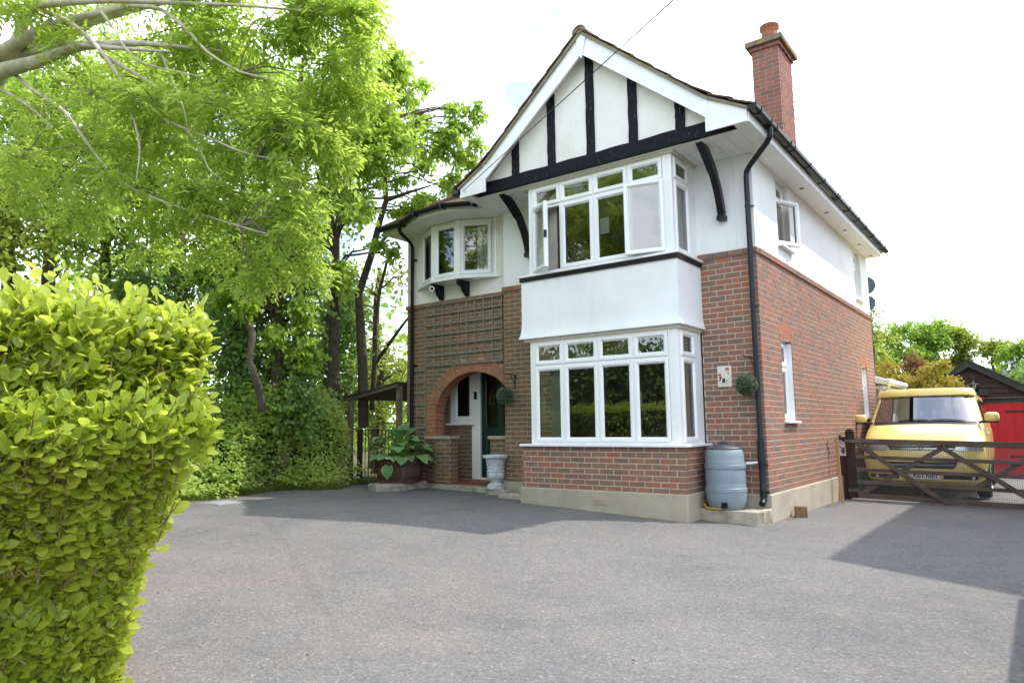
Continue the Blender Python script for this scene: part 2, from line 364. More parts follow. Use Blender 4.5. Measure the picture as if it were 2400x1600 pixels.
def asphalt_mat():
    m, nt, out = newmat('asphalt')
    pos = worldpos(nt)
    p = principled(nt, out, Roughness=0.9)
    p.inputs['Specular IOR Level'].default_value = 0.3
    big = ramp(nt, noise(nt, pos, 0.6, 7, 0.65), [(0.40, 0.0), (0.64, 1.0)])
    c = mixc(nt, big, (0.158, 0.151, 0.146), (0.122, 0.119, 0.120))
    mid = ramp(nt, noise(nt, pos, 2.6, 7, 0.72), [(0.42, 0.0), (0.70, 0.75)])
    c = mixc(nt, mid, c, (0.185, 0.168, 0.155))
    # brown earth washed from the hedge side
    sx = nd(nt, 'ShaderNodeSeparateXYZ'); nt.links.new(pos, sx.inputs[0])
    mr = nd(nt, 'ShaderNodeMapRange', ins={'From Min': 1.4, 'From Max': -1.2, 'To Min': 0.0, 'To Max': 1.0}); nt.links.new(sx.outputs['X'], mr.inputs[0])
    my = nd(nt, 'ShaderNodeMapRange', ins={'From Min': -3.6, 'From Max': -7.2, 'To Min': 0.0, 'To Max': 1.0}); nt.links.new(sx.outputs['Y'], my.inputs[0])
    mm = nd(nt, 'ShaderNodeMath', operation='MULTIPLY'); nt.links.new(mr.outputs[0], mm.inputs[0]); nt.links.new(my.outputs[0], mm.inputs[1])
    m2 = nd(nt, 'ShaderNodeMath', operation='MULTIPLY'); nt.links.new(mm.outputs[0], m2.inputs[0])
    nt.links.new(ramp(nt, noise(nt, pos, 1.1, 5, 0.6), [(0.40, 0.0), (0.75, 0.55)]), m2.inputs[1])
    c = mixc(nt, m2.outputs[0], c, (0.235, 0.18, 0.14))
    # a few long hairline cracks and rubbed tyre tracks
    wob = nd(nt, 'ShaderNodeTexNoise', ins={'Scale': 1.3, 'Detail': 5.0}); nt.links.new(pos, wob.inputs['Vector'])
    wv = nd(nt, 'ShaderNodeMix', data_type='VECTOR'); wv.inputs['Factor'].default_value = 0.35; nt.links.new(pos, wv.inputs['A']); nt.links.new(wob.outputs['Color'], wv.inputs['B'])
    cv = nd(nt, 'ShaderNodeTexVoronoi', feature='DISTANCE_TO_EDGE', ins={'Scale': 0.42}); nt.links.new(wv.outputs['Result'], cv.inputs['Vector'])
    ck = ramp(nt, cv.outputs['Distance'], [(0.0, 0.28), (0.0022, 0.0)])
    ckm = ramp(nt, noise(nt, pos, 0.7, 3), [(0.50, 0.0), (0.60, 1.0)])
    cm = nd(nt, 'ShaderNodeMath', operation='MULTIPLY'); nt.links.new(ck, cm.inputs[0]); nt.links.new(ckm, cm.inputs[1])
    c = mixc(nt, cm.outputs[0], c, (0.07, 0.066, 0.064))
    oil = ramp(nt, noise(nt, pos, 1.9, 3, 0.5), [(0.70, 0.0), (0.80, 0.5)])
    c = mixc(nt, oil, c, (0.085, 0.082, 0.082))
    # aggregate
    v = nd(nt, 'ShaderNodeTexVoronoi', ins={'Scale': 72.0}); nt.links.new(pos, v.inputs['Vector'])
    sv = nd(nt, 'ShaderNodeSeparateColor'); nt.links.new(v.outputs['Color'], sv.inputs[0])
    st = ramp(nt, sv.outputs[0], [(0.0, 0.60), (0.5, 1.0), (0.89, 1.15), (0.955, 1.55), (1.0, 1.9)])
    c = mixc(nt, 0.6, c, st, 'MULTIPLY')
    sp = ramp(nt, noise(nt, pos, 34.0, 2, 0.5), [(0.76, 0.0), (0.785, 0.9)])
    c = mixc(nt, sp, c, (0.42, 0.40, 0.36))
    nt.links.new(c, p.inputs['Base Color'])
    n1 = bumpn(nt, v.outputs['Distance'], 0.55, 0.006)
    nt.links.new(bumpn(nt, noise(nt, pos, 9.0, 4), 0.25, 0.02, n1), p.inputs['Normal'])
    return m
M['asphalt'] = asphalt_mat()
M['earth'] = pmat('earth', (0.12, 0.10, 0.06), (0.085, 0.09, 0.04), 1.5, rough=1.0, spec=0.1, bump=0.8, bscale=12, bdist=0.03)
M['concrete_drive'] = pmat('concrete drive', (0.34, 0.32, 0.29), (0.28, 0.265, 0.24), 2, rough=0.95, spec=0.1, bump=0.4, bscale=50)

# ------------------------------------------------------------------ geometry helpers
WL = {}                                     # world position of every object (no parent is rotated unless built local)
def props(o, label=None, cat=None, group=None, kind=None):
    for k, v in (('label', label), ('category', cat), ('group', group), ('kind', kind)):
        if v:
            o[k] = v
    return o
def thing(name, loc, label, cat, group=None, rotz=0.0):
    o = bpy.data.objects.new(name, None)
    o.empty_display_size = 0.2
    o.location = loc
    o.rotation_euler = (0, 0, rotz)
    col.objects.link(o)
    WL[o.name] = Vector(loc)
    return props(o, label, cat, group)
def link_mesh(name, me, loc, parent, local=False):
    o = bpy.data.objects.new(name, me)
    col.objects.link(o)
    loc = Vector(loc)
    if parent is not None:
        o.parent = parent
        if local:
            o.location = loc - (WL[parent.name] if parent.parent is not None else Vector((0, 0, 0)))
        else:
            o.location = loc - WL[parent.name]
    else:
        o.location = loc
    WL[o.name] = loc
    return o
def np_mesh(name, V, F, mat, smooth=False):
    V = np.ascontiguousarray(V, dtype=np.float32); F = np.ascontiguousarray(F, dtype=np.int32)
    me = bpy.data.meshes.new(name)
    k = F.shape[1]
    me.vertices.add(len(V)); me.vertices.foreach_set('co', V.ravel())
    me.loops.add(F.size); me.loops.foreach_set('vertex_index', F.ravel())
    me.polygons.add(len(F)); me.polygons.foreach_set('loop_start', np.arange(0, F.size, k, dtype=np.int32))
    if smooth:
        me.polygons.foreach_set('use_smooth', np.ones(len(F), dtype=bool))
    me.update(calc_edges=True)
    if mat is not None:
        me.materials.append(mat)
    return me
def np_obj(name, V, F, mat, parent=None, smooth=False, kind=None, label=None, cat=None, group=None):
    V = np.asarray(V, dtype=np.float64)
    c = (V.min(0) + V.max(0)) / 2
    me = np_mesh(name, V - c, F, mat, smooth)
    return props(link_mesh(name, me, c, parent), label, cat, group, kind)
class MB:
    """collects boxes, bars, tubes, lathes ... and links them as ONE mesh object"""
    def __init__(self):
        self.v = []; self.f = []
    def add(self, vs, fs):
        n = len(self.v)
        self.v += [tuple(p) for p in vs]
        self.f += [tuple(i + n for i in q) for q in fs]
        return self
    def box(self, x0, x1, y0, y1, z0, z1):
        if x1 < x0: x0, x1 = x1, x0
        if y1 < y0: y0, y1 = y1, y0
        if z1 < z0: z0, z1 = z1, z0
        return self.add([(x0, y0, z0), (x1, y0, z0), (x1, y1, z0), (x0, y1, z0), (x0, y0, z1), (x1, y0, z1), (x1, y1, z1), (x0, y1, z1)],
                        [(0, 3, 2, 1), (4, 5, 6, 7), (0, 1, 5, 4), (1, 2, 6, 5), (2, 3, 7, 6), (3, 0, 4, 7)])
    def obox(self, c, a, b, d):
        """box by centre and three half-axis vectors"""
        c, a, b, d = Vector(c), Vector(a), Vector(b), Vector(d)
        vs = [c + a * i + b * j + d * k for k in (-1, 1) for i, j in ((-1, -1), (1, -1), (1, 1), (-1, 1))]
        fs = [(0, 3, 2, 1), (4, 5, 6, 7), (0, 1, 5, 4), (1, 2, 6, 5), (2, 3, 7, 6), (3, 0, 4, 7)]
        if a.cross(b).dot(d) < 0:
            fs = [tuple(reversed(q)) for q in fs]
        return self.add(vs, fs)
    def bar(self, p, q, w, t, side=(0, 0, 1)):
        """rectangular bar from p to q; w measured along side, t across it"""
        p, q = Vector(p), Vector(q)
        d = q - p
        s = Vector(side); s = (s - d * (s.dot(d) / d.length_squared)).normalized()
        n = d.normalized().cross(s)
        return self.obox((p + q) / 2, d / 2, s * (w / 2), n * (t / 2))
    def prism(self, poly, ext):
        """closed prism: polygon points (3-D, planar) swept along ext"""
        ext = Vector(ext); P = [Vector(p) for p in poly]; n = len(P)
        nrm = Vector((0, 0, 0))
        for i in range(n):
            nrm += P[i].cross(P[(i + 1) % n])
        if nrm.dot(ext) > 0:
            P = P[::-1]
        vs = P + [p + ext for p in P]
        fs = [tuple(range(n)), tuple(reversed(range(n, 2 * n)))]
        fs += [(i + 0, i + n, (i + 1) % n + n, (i + 1) % n) for i in range(n)]
        return self.add(vs, fs)
    def tube(self, pts, rad, n=8, caps=True):
        P = [Vector(p) for p in pts]
        if not hasattr(rad, '__len__'): rad = [rad] * len(P)
        t0 = (P[1] - P[0]).normalized()
        s = t0.orthogonal().normalized()
        vs = []
        for i, p in enumerate(P):
            t = (P[min(i + 1, len(P) - 1)] - P[max(i - 1, 0)]).normalized()
            s = (s - t * s.dot(t))
            s = s.normalized() if s.length > 1e-6 else t.orthogonal().normalized()
            b = t.cross(s)
            for k in range(n):
                a = 2 * math.pi * k / n
                vs.append(p + (s * math.cos(a) + b * math.sin(a)) * rad[i])
        fs = []
        for i in range(len(P) - 1):
            for k in range(n):
                k2 = (k + 1) % n
                fs.append((i * n + k, i * n + k2, (i + 1) * n + k2, (i + 1) * n + k))
        if caps:
            fs.append(tuple(reversed(range(n)))); m = (len(P) - 1) * n; fs.append(tuple(range(m, m + n)))
        return self.add(vs, fs)
    def lathe(self, c, prof, n=24, sx=1.0, sy=1.0):
        c = Vector(c); vs = []; fs = []
        for r, z in prof:
            for k in range(n):
                a = 2 * math.pi * k / n
                vs.append((c.x + r * sx * math.cos(a), c.y + r * sy * math.sin(a), c.z + z))
        for i in range(len(prof) - 1):
            for k in range(n):
                k2 = (k + 1) % n
                fs.append((i * n + k, i * n + k2, (i + 1) * n + k2, (i + 1) * n + k))
        fs.append(tuple(reversed(range(n)))); m = (len(prof) - 1) * n; fs.append(tuple(range(m, m + n)))
        return self.add(vs, fs)
    def ring(self, fr, loops, close=False):
        """frame of rectangles: loops of (u0,u1,z0,z1,depth) joined in turn; fr maps (u,z,n) to a point"""
        vs = []; fs = []
        for (u0, u1, z0, z1, d) in loops:
            vs += [fr(u0, z0, d), fr(u1, z0, d), fr(u1, z1, d), fr(u0, z1, d)]
        for i in range(len(loops) - 1):
            for k in range(4):
                k2 = (k + 1) % 4
                fs.append((i * 4 + k, i * 4 + k2, (i + 1) * 4 + k2, (i + 1) * 4 + k))
        if close:
            m = (len(loops) - 1) * 4; fs.append((m, m + 1, m + 2, m + 3))
        return self.add(vs, fs)
    def grid(self, rows):
        n = len(rows[0]); vs = [p for r in rows for p in r]; fs = []
        for i in range(len(rows) - 1):
            for j in range(n - 1):
                fs.append((i * n + j, i * n + j + 1, (i + 1) * n + j + 1, (i + 1) * n + j))
        return self.add(vs, fs)
    def build(self, name, mat, parent=None, smooth=None, bevel=0.0, local=False, label=None, cat=None, group=None, kind=None, solid=0.0):
        V = np.array(self.v, dtype=np.float64)
        c = (V.min(0) + V.max(0)) / 2
        if parent is None: c[2] = V[:, 2].min()
        me = bpy.data.meshes.new(name)
        me.from_pydata([tuple(p) for p in (V - c)], [], self.f)
        me.materials.append(mat)
        if smooth is not None:
            me.polygons.foreach_set('use_smooth', [True] * len(me.polygons))
            me.set_sharp_from_angle(angle=RAD(smooth))
        me.update()
        o = link_mesh(name, me, c, parent, local)
        if solid:
            md = o.modifiers.new('thickness', 'SOLIDIFY'); md.thickness = solid; md.offset = -1
        if bevel:
            md = o.modifiers.new('bevel', 'BEVEL'); md.width = bevel; md.segments = 2; md.limit_method = 'ANGLE'; md.angle_limit = RAD(40)
        return props(o, label, cat, group, kind)
def text_mesh(name, body, size, mat, loc, ux, uz, parent=None, depth=0.002, shear=0.0, bold=0.0, align='CENTER', width=None, local=False):
    """lettering as a thin mesh lying in the plane of ux (reading direction) and uz (up)"""
    cu = bpy.data.curves.new(name, 'FONT')
    cu.body = body; cu.size = size; cu.align_x = align; cu.align_y = 'CENTER'; cu.extrude = depth; cu.shear = shear; cu.offset = bold; cu.resolution_u = 3
    tmp = bpy.data.objects.new(name, cu); col.objects.link(tmp)
    dg = bpy.context.evaluated_depsgraph_get()
    me = bpy.data.meshes.new_from_object(tmp.evaluated_get(dg))
    bpy.data.objects.remove(tmp); bpy.data.curves.remove(cu)
    ux, uz = Vector(ux).normalized(), Vector(uz).normalized(); un = ux.cross(uz)
    xs = [v.co.x for v in me.vertices]
    k = 1.0 if width is None else width / (max(xs) - min(xs))
    for v in me.vertices:
        v.co = ux * (v.co.x * k) + uz * v.co.y + un * v.co.z
    me.materials.clear(); me.materials.append(mat); me.name = name
    return link_mesh(name, me, loc, parent, local)
def gz(x, y):
    """height of the drive and garden"""
    if x >= 0: g = 0.02 - 0.015 * min(x, 30)
    elif x > -3.2: g = 0.02 - 0.044 * x
    else: g = 0.161 - 0.012 * (max(x, -30) + 3.2)
    return g - 0.012 * min(max(y, 0.0), 15.0)

# ------------------------------------------------------------------ foliage helpers
def unit(a):
    return a / np.maximum(np.linalg.norm(a, axis=-1, keepdims=True), 1e-9)
LEAF_ROWS = {
    'simple': [(0.0, 0.0), (0.33, 0.46), (0.70, 0.40), (1.0, 0.0)],
    'oval': [(0.0, 0.03), (0.16, 0.33), (0.42, 0.49), (0.72, 0.45), (0.92, 0.25), (1.0, 0.06)],
}
def leaves_np(P, D, N, L, W, shape='simple', fold=0.25, curl=0.12):
    """folded leaf blades: base points P, directions D, face normals N, lengths L, widths W"""
    P = np.asarray(P); n = len(P)
    D = unit(np.asarray(D)); S = unit(np.cross(N, D)); N = np.cross(D, S)
    L = np.broadcast_to(L, (n,))[:, None]; W = np.broadcast_to(W, (n,))[:, None]
    if shape == 'simple':
        r = LEAF_ROWS['simple']
        pts = [P, None, None, P + D * L - N * (curl * L)]
        cols = [P]
        for t, w in r[1:3]:
            m = P + D * L * t - N * (curl * L * t * t)
            cols.append(m + S * W * w + N * (fold * W * w)); cols.append(m - S * W * w + N * (fold * W * w))
        cols.append(pts[3])
        V = np.stack(cols, 1).reshape(-1, 3)             # base, l1, r1, l2, r2, tip
        F = np.array([[0, 2, 4, 5], [0, 5, 3, 1]])
        F = (F[None] + (np.arange(n) * 6)[:, None, None]).reshape(-1, 4)
        return V, F
    rows = LEAF_ROWS[shape]; cols = []
    for t, w in rows:
        m = P + D * L * t - N * (curl * L * t * t)
        e = N * (fold * W * w)
        cols += [m + S * W * w + e, m, m - S * W * w + e]
    V = np.stack(cols, 1).reshape(-1, 3); k = len(rows) * 3
    f = []
    for i in range(len(rows) - 1):
        a = i * 3
        f += [[a, a + 1, a + 4, a + 3], [a + 1, a + 2, a + 5, a + 4]]
    F = (np.array(f)[None] + (np.arange(n) * k)[:, None, None]).reshape(-1, 4)
    return V, F
def join_np(parts):
    Vs, Fs, n = [], [], 0
    for V, F in parts:
        Vs.append(V); Fs.append(F + n); n += len(V)
    return np.concatenate(Vs), np.concatenate(Fs)
def rdir(n, g=rng):
    return unit(g.normal(size=(n, 3)))
def at(u, v, d):
    """a point d metres ahead of where the photographer stood, used to set out the trees"""
    return CAM + (CR * ((u - 1200) / 1645.72) + CU * ((800 - v) / 1645.72) + CF) * d
def curve_pts(a, b, sag=0.0, wob=0.05, n=6, g=rnd):
    a, b = Vector(a), Vector(b); L = (b - a).length
    out = []
    for i in range(n + 1):
        t = i / n
        p = a.lerp(b, t)
        p.z += sag * L * 4 * t * (1 - t)
        if 0 < i < n:
            p += Vector((g.gauss(0, 1), g.gauss(0, 1), g.gauss(0, 1))) * wob * L * 0.35
        out.append(p)
    return out

# ================================================================== ground
def sheet(name, xs, ys, dz, mat, keep=None):
    vs = [(x, y, gz(x, y) + dz) for y in ys for x in xs]; n = len(xs); fs = []
    for j in range(len(ys) - 1):
        for i in range(n - 1):
            if keep is None or keep((xs[i] + xs[i + 1]) / 2, (ys[j] + ys[j + 1]) / 2):
                fs.append((j * n + i, j * n + i + 1, (j + 1) * n + i + 1, (j + 1) * n + i))
    mb = MB(); mb.add(vs, fs)
    o = mb.build(name, mat, smooth=60); o['kind'] = 'structure'
    return o
sheet('ground', [-900, -200, -60, -30, -20, -12, -8, -5, -3.2, -1.6, 0, 3, 8, 30, 60, 200, 900], [-900, -200, -60, -30, -14, -9, -5, -2, 0, 2, 5, 10, 15, 30, 60, 200, 900], -0.006, M['earth'])
def drive_edge(y):                       # left edge of the asphalt, along the ivy bank
    return -7.75 + 0.10 * math.sin(y * 1.9) + (0.35 if y < -4 else 0.0) + 0.25 * max(0, min(1, (y + 1.0)))
xs = [-7.9, -7.5, -7, -6, -5, -4.2, -3.2, -2.4, -1.6, -0.8, 0, 1, 2, 3, 3.6]
ys = [-14, -12, -10.5, -9, -8, -7, -6, -5, -4, -3, -2, -1, 0, 0.6, 1, 2, 3, 4, 5, 6, 8, 10, 12, 14, 15]
o = sheet('asphalt_drive', xs, ys, 0.0, M['asphalt'])
sheet('road', [-40, -10, 0, 10, 40], [-24, -19, -14.004], -0.002, M['asphalt'])

# ================================================================== house
H = thing('detached_house', (-3.4, 3.9, 0.0), 'two-storey brick and white render house with black-timbered front gable', 'house')
FY, LY = 0.0, 0.27                      # planes of the gabled front and of the set-back porch front
XL, YB = -6.77, 7.82                    # left flank and rear
ZB, CH, BL = 0.36, 0.075, 0.225         # foot of the brickwork, course, brick length with joint
ZT = ZB + 42 * CH                       # 3.51 underside of the creasing course
Z1 = ZT + 0.075                         # 3.585 foot of the render
SOF = 4.885
def cells(u0, u1, z0, z1, holes):
    us = sorted({u0, u1, *[min(max(h[k], u0), u1) for h in holes for k in (0, 1)]})
    zs = sorted({z0, z1, *[min(max(h[k], z0), z1) for h in holes for k in (2, 3)]})
    for a, b in zip(us, us[1:]):
        for c, d in zip(zs, zs[1:]):
            m, n = (a + b) / 2, (c + d) / 2
            if not any(h[0] < m < h[1] and h[2] < n < h[3] for h in holes):
                yield a, b, c, d
def brick_cells(u0, u1, z0, courses, anchor, cut=None, start=0, end_cut=None, minw=0.012):
    """stretcher bond: (u0,u1,z0,z1,course) of every brick face; cut(z) gives the u-spans that are open"""
    out = []
    for k in range(start, courses):
        za, zb = z0 + k * CH + 0.006, z0 + (k + 1) * CH - 0.006
        a = anchor + (k % 2) * BL / 2
        j = math.floor((u0 - a) / BL) - 1
        while a + j * BL < u1:
            s, e = max(a + j * BL + 0.006, u0), min(a + (j + 1) * BL - 0.006, u1)
            j += 1
            spans = [(s, e)]
            for (h0, h1) in (cut((za + zb) / 2) if cut else []):
                nx = []
                for (p, q) in spans:
                    if h1 <= p or h0 >= q: nx.append((p, q)); continue
                    if h0 > p: nx.append((p, h0))
                    if h1 < q: nx.append((h1, q))
                spans = nx
            out += [(p, q, za, zb, k) for p, q in spans if q - p > minw]
    return out
def rough(v=0.0012):
    return rnd.uniform(-v, v)
def pile(cs, fn, name, mat, parent):
    """brickwork told apart only by its joints from here: real bricks joined into one part"""
    mb = MB()
    for c in cs: mb.box(*fn(*c))
    return mb.build(name, mat, parent, kind='stuff')
def single(cs, fn, name, mat, parent):
    """bricks as parts of their own; alike bricks share mesh data"""
    cache = {}
    for c in cs:
        x0, x1, y0, y1, z0, z1 = fn(*c)
        key = (round(x1 - x0, 3), round(y1 - y0, 3), round(z1 - z0, 3))
        if key not in cache:
            a, b, d = key
            me = bpy.data.meshes.new(name)
            mb = MB().box(-a / 2, a / 2, -b / 2, b / 2, -d / 2, d / 2)
            me.from_pydata(mb.v, [], mb.f); me.materials.append(mat); cache[key] = me
        link_mesh(name, cache[key], ((x0 + x1) / 2, (y0 + y1) / 2 + rough(), (z0 + z1) / 2), parent)

# ---- plinth
MB().box(-4.235, -3.29, -0.03, 0.2, -0.3, 0.385).build('plinth', M['plinth'], H, bevel=0.012)
pl = MB().prism([(-0.80, -0.028, -0.3), (0.032, -0.028, -0.3), (0.032, YB + 0.03, -0.3), (-0.2, YB + 0.03, -0.3), (-0.2, 0.2, -0.3), (-0.80, 0.2, -0.3)], (0, 0, 0.3 + ZB))
pl.build('plinth', M['plinth'], H, bevel=0.012)
bp = MB()
bp.prism([(-3.32, -0.835, -0.2), (-0.745, -0.835, -0.2), (-0.745, 0.02, -0.2), (-3.32, 0.02, -0.2)], (0, 0, 0.59))
bayplinth = bp.build('plinth', M['plinth'], H, bevel=0.015)
ab = MB()                                # air brick in the bay plinth
for i in range(5): ab.box(-2.10, -1.88, -0.845, -0.83, 0.205 + i * 0.0165, 0.214 + i * 0.0165)
for i in range(12): ab.box(-2.10 + i * 0.0196, -2.094 + i * 0.0196, -0.843, -0.83, 0.205, 0.28)
ab.box(-2.105, -2.098, -0.846, -0.83, 0.2, 0.285); ab.box(-1.882, -1.875, -0.846, -0.83, 0.2, 0.285)
ab.build('air_brick', pmat('clay air brick', (0.50, 0.40, 0.31), rough=0.9), bayplinth)

# ---- gabled front, wall right of the bay
fw = MB()
fw.box(-0.80, -0.0025, 0.0028, 0.25, 0.1, ZT)
front_wall = fw.build('front_wall', M['mortar'], H)
front_wall2 = MB().box(-4.218, -3.27, 0.0028, 0.25, 0.1, ZT).build('front_wall', M['mortar_left'], H)
cs = []
for k in range(42):
    if k % 2 == 0:                       # stretcher reaching the corner
        cs += [c for c in brick_cells(-0.795, 0.0, ZB, k + 1, 0.005 - BL * 8, start=k) if c[1] < -0.02]
        cs.append((-BL + 0.01, 0.0, ZB + k * CH + 0.005, ZB + (k + 1) * CH - 0.005, k))
    else:                                # header shows; the brick belongs to the side wall
        cs += [(a, b, c, d, e) for (a, b, c, d, e) in brick_cells(-0.795, -0.1125, ZB, k + 1, 0.0, start=k)]
cs = [c for i, c in enumerate(cs) if not (c[4] % 2 == 0 and c[1] > -0.24 and c[1] < -0.001 and c[0] > -0.23)]
single(cs, lambda a, b, c, d, k: (a, b, 0.0, 0.1025 if b > -0.001 else 0.03, c, d), 'brick', M['brick_o'], front_wall)
quoin = [(-0.1025, 0.0, ZB + k * CH + 0.005, ZB + (k + 1) * CH - 0.005, k) for k in range(1, 42, 2)]
single(quoin, lambda a, b, c, d, k: (a, b, 0.0, 0.215, c, d), 'brick', M['brick_o'], front_wall)
cs = brick_cells(-4.22, -3.28, ZB + 0.0, 42, -4.22)
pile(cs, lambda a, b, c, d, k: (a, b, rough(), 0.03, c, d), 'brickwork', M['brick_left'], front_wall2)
# ---- creasing course under the render
cr = MB()
def crease(x0, x1, y0, y1, along):
    p = x0 if along == 'x' else y0; e = x1 if along == 'x' else y1
    while p < e - 0.02:
        q = min(p + 0.216, e)
        if along == 'x': cr.box(p, q - 0.008, y0, y1, ZT + 0.002, Z1 + rough(0.002))
        else: cr.box(x0, x1, p, q - 0.008, ZT + 0.002, Z1 + rough(0.002))
        p = q
crease(-0.80, 0.024, -0.026, 0.1, 'x'); crease(-4.245, -3.27, -0.026, 0.1, 'x'); crease(XL - 0.02, -4.25, LY - 0.026, LY + 0.1, 'x'); crease(-0.1, 0.026, 0.1, YB, 'y')
cr.build('creasing_course', M['brick_i'], H, kind='stuff')
mm = MB(); mm.box(-0.80, 0.0, -0.004, 0.1, ZT, Z1 - 0.006); mm.box(-4.22, -3.27, -0.004, 0.1, ZT, Z1 - 0.006); mm.box(XL, -4.22, LY - 0.004, LY + 0.1, ZT, Z1 - 0.006); mm.box(-0.1, 0.004, 0.1, YB - 0.01, ZT, Z1 - 0.006)
mm.build('creasing_bed', M['mortar'], H)

# ---- side wall
SIDE_HOLES = [(0.88, 1.43, 1.29, 2.44), (6.42, 6.93, 1.36, 2.40)]
UP_HOLES = [(1.08, 1.72, 3.84, SOF), (6.40, 7.05, 3.80, 4.86)]
sw = MB()
for a, b, c, d in cells(0.25, YB - 0.004, 0.1, ZT, SIDE_HOLES): sw.box(-0.25, -0.0028, a, b, c, d)
side_wall = sw.build('side_wall', M['mortar'], H)
def side_cut(z):
    s = []
    for h0, h1, z0, z1 in SIDE_HOLES:
        if z0 < z < z1 + 0.02: s.append((h0, h1))
        elif z1 + 0.02 <= z < z1 + 0.20: s.append((h0 - 0.045 - (z - z1) * 0.12, h1 + 0.045 + (z - z1) * 0.12))   # brick arch over the window
    return s
cs = []
for k in range(42):
    y0 = 0.1125 if k % 2 == 0 else 0.225
    cs += brick_cells(y0, YB, ZB, k + 1, 0.0, cut=side_cut, start=k)
pile(cs, lambda a, b, c, d, k: (-0.03, rough(), a, b, c, d), 'brickwork', M['brick_side'], side_wall)
ar = MB()
for h0, h1, z0, z1 in SIDE_HOLES:
    n = 10
    for row in range(2):
        for i in range(n):
            t = (i + 0.5) / n
            yy = h0 - 0.05 + (h1 - h0 + 0.10) * t; lean = (t - 0.5) * 0.42
            zb = z1 - 0.045 + 0.06 * math.sin(math.pi * t) + row * 0.112
            up = Vector((0, math.sin(lean), math.cos(lean)))
            ar.obox(Vector((-0.04, yy + math.sin(lean) * (0.06 + row * 0.11), zb + 0.058)), (0.042, 0, 0), Vector((0, math.cos(lean), -math.sin(lean))) * ((h1 - h0 + 0.10) / n / 2 - 0.003 + row * 0.002), up * 0.051)
ar.build('window_arch', M['brick_red_i'], side_wall, kind='stuff')
su = MB()
for a, b, c, d in cells(0.0, YB, Z1 - 0.01, SOF + 0.01, UP_HOLES): su.box(-0.25, -0.003, max(a, 0.252) if a == 0.0 else a, b, c, d)
su.box(-0.25, -0.003, 0.0045, 0.252, Z1 - 0.01, SOF + 0.01)
su.build('rendered_side_wall', M['render'], H)
# ---- rendered front beside the upper bay, set-back front above the porch
fr_ = MB()
fr_.box(-0.815, -0.252, 0.004, 0.25, Z1 - 0.01, SOF + 0.01)
fr_.build('rendered_front_wall', M['render'], H)
MB().box(-4.22, -3.25, 0.004, 0.25, Z1 - 0.01, SOF + 0.06).build('rendered_front_wall', M['render'], H)
lr = MB()
for a, b, c, d in cells(XL, -4.219, Z1 - 0.01, 5.0, [(-6.33, -4.62, 3.93, 4.93)]): lr.box(a, b, LY + 0.003, LY + 0.25, c, d)
lr.build('rendered_porch_front', M['render_old'], H)
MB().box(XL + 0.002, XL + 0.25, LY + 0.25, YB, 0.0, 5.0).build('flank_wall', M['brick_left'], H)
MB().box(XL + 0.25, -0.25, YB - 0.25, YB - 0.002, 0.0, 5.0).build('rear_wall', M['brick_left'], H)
bw2 = MB(); bw2.box(-4.22, -4.0, 0.25, 1.0, 0.0, SOF); bw2.build('porch_side_wall', M['mortar_left'], H)

# ---- porch front with its brick arch
AX, AZ, AA, AB = -5.12, 1.44, 0.91, 0.79
def arch_half(z, g=0.0):
    if z < AZ: return AA + g
    t = (z - AZ) / (AB + g)
    return (AA + g) * math.sqrt(1 - t * t) if t < 1 else 0.0
pw = MB()
nsl = 48
pw.box(XL, AX - AA - 0.008, LY + 0.0028, LY + 0.23, 0.05, ZT); pw.box(AX + AA, -4.219, LY + 0.0028, LY + 0.23, 0.05, ZT)
for i in range(nsl):
    a = AX - AA + 2 * AA * i / nsl; b = AX - AA + 2 * AA * (i + 1) / nsl
    m = min(abs(a - AX), abs(b - AX)) / AA
    pw.box(a, b, LY + 0.0028, LY + 0.23, AZ + AB * math.sqrt(max(0, 1 - m * m)) + 0.01, ZT)
porch_wall = pw.build('porch_wall', M['mortar_left'], H)
def arch_cut(z):
    h = arch_half(z, 0.225)
    return [(AX - h, AX + h)] if h > 0.02 else []
cs = brick_cells(XL, -4.22, ZB - 2 * CH, 44, XL, cut=arch_cut)
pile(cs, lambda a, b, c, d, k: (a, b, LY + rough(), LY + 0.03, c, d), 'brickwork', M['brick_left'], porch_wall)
def ell(th, g):
    return AX + (AA + g) * math.cos(th), AZ + (AB + g) * math.sin(th)
for ringi, g in ((0, 0.054), (1, 0.167)):
    n = 38 + ringi * 5
    for i in range(n):
        th = math.pi * (i + 0.5) / n
        px, pz = ell(th, g)
        nx, nz = math.cos(th) / (AA + g), math.sin(th) / (AB + g); l = math.hypot(nx, nz); nx /= l; nz /= l
        a = ell(math.pi * i / n, g); b = ell(math.pi * (i + 1) / n, g); wd = math.hypot(a[0] - b[0], a[1] - b[1])
        mb = MB().obox((px, LY + 0.112 - 0.002 + rough(), pz), (-nz * (wd / 2 - 0.0065), 0, nx * (wd / 2 - 0.0065)), (0, 0.114 if ringi == 0 else 0.05, 0), (nx * 0.052, 0, nz * 0.052))
        if ringi: mb = MB().obox((px, LY + 0.046 + rough(), pz), (-nz * (wd / 2 - 0.0065), 0, nx * (wd / 2 - 0.0065)), (0, 0.05, 0), (nx * 0.052, 0, nz * 0.052))
        mb.build('arch_brick', M['brick_red_o'], porch_wall)
for k in range(0, 5):                                    # red jamb bricks under the springing
    z0 = AZ - (k + 1) * CH + 0.004; z1 = z0 + CH - 0.009
    for (a, b) in (((AX - AA - 0.215, AX - AA - 0.11), (AX - AA - 0.10, AX - AA)) if k % 2 == 0 else ((AX - AA - 0.215, AX - AA),)):
        MB().box(a, b, LY - 0.003, LY + 0.228, z0, z1).build('arch_brick', M['brick_red_o'], porch_wall)
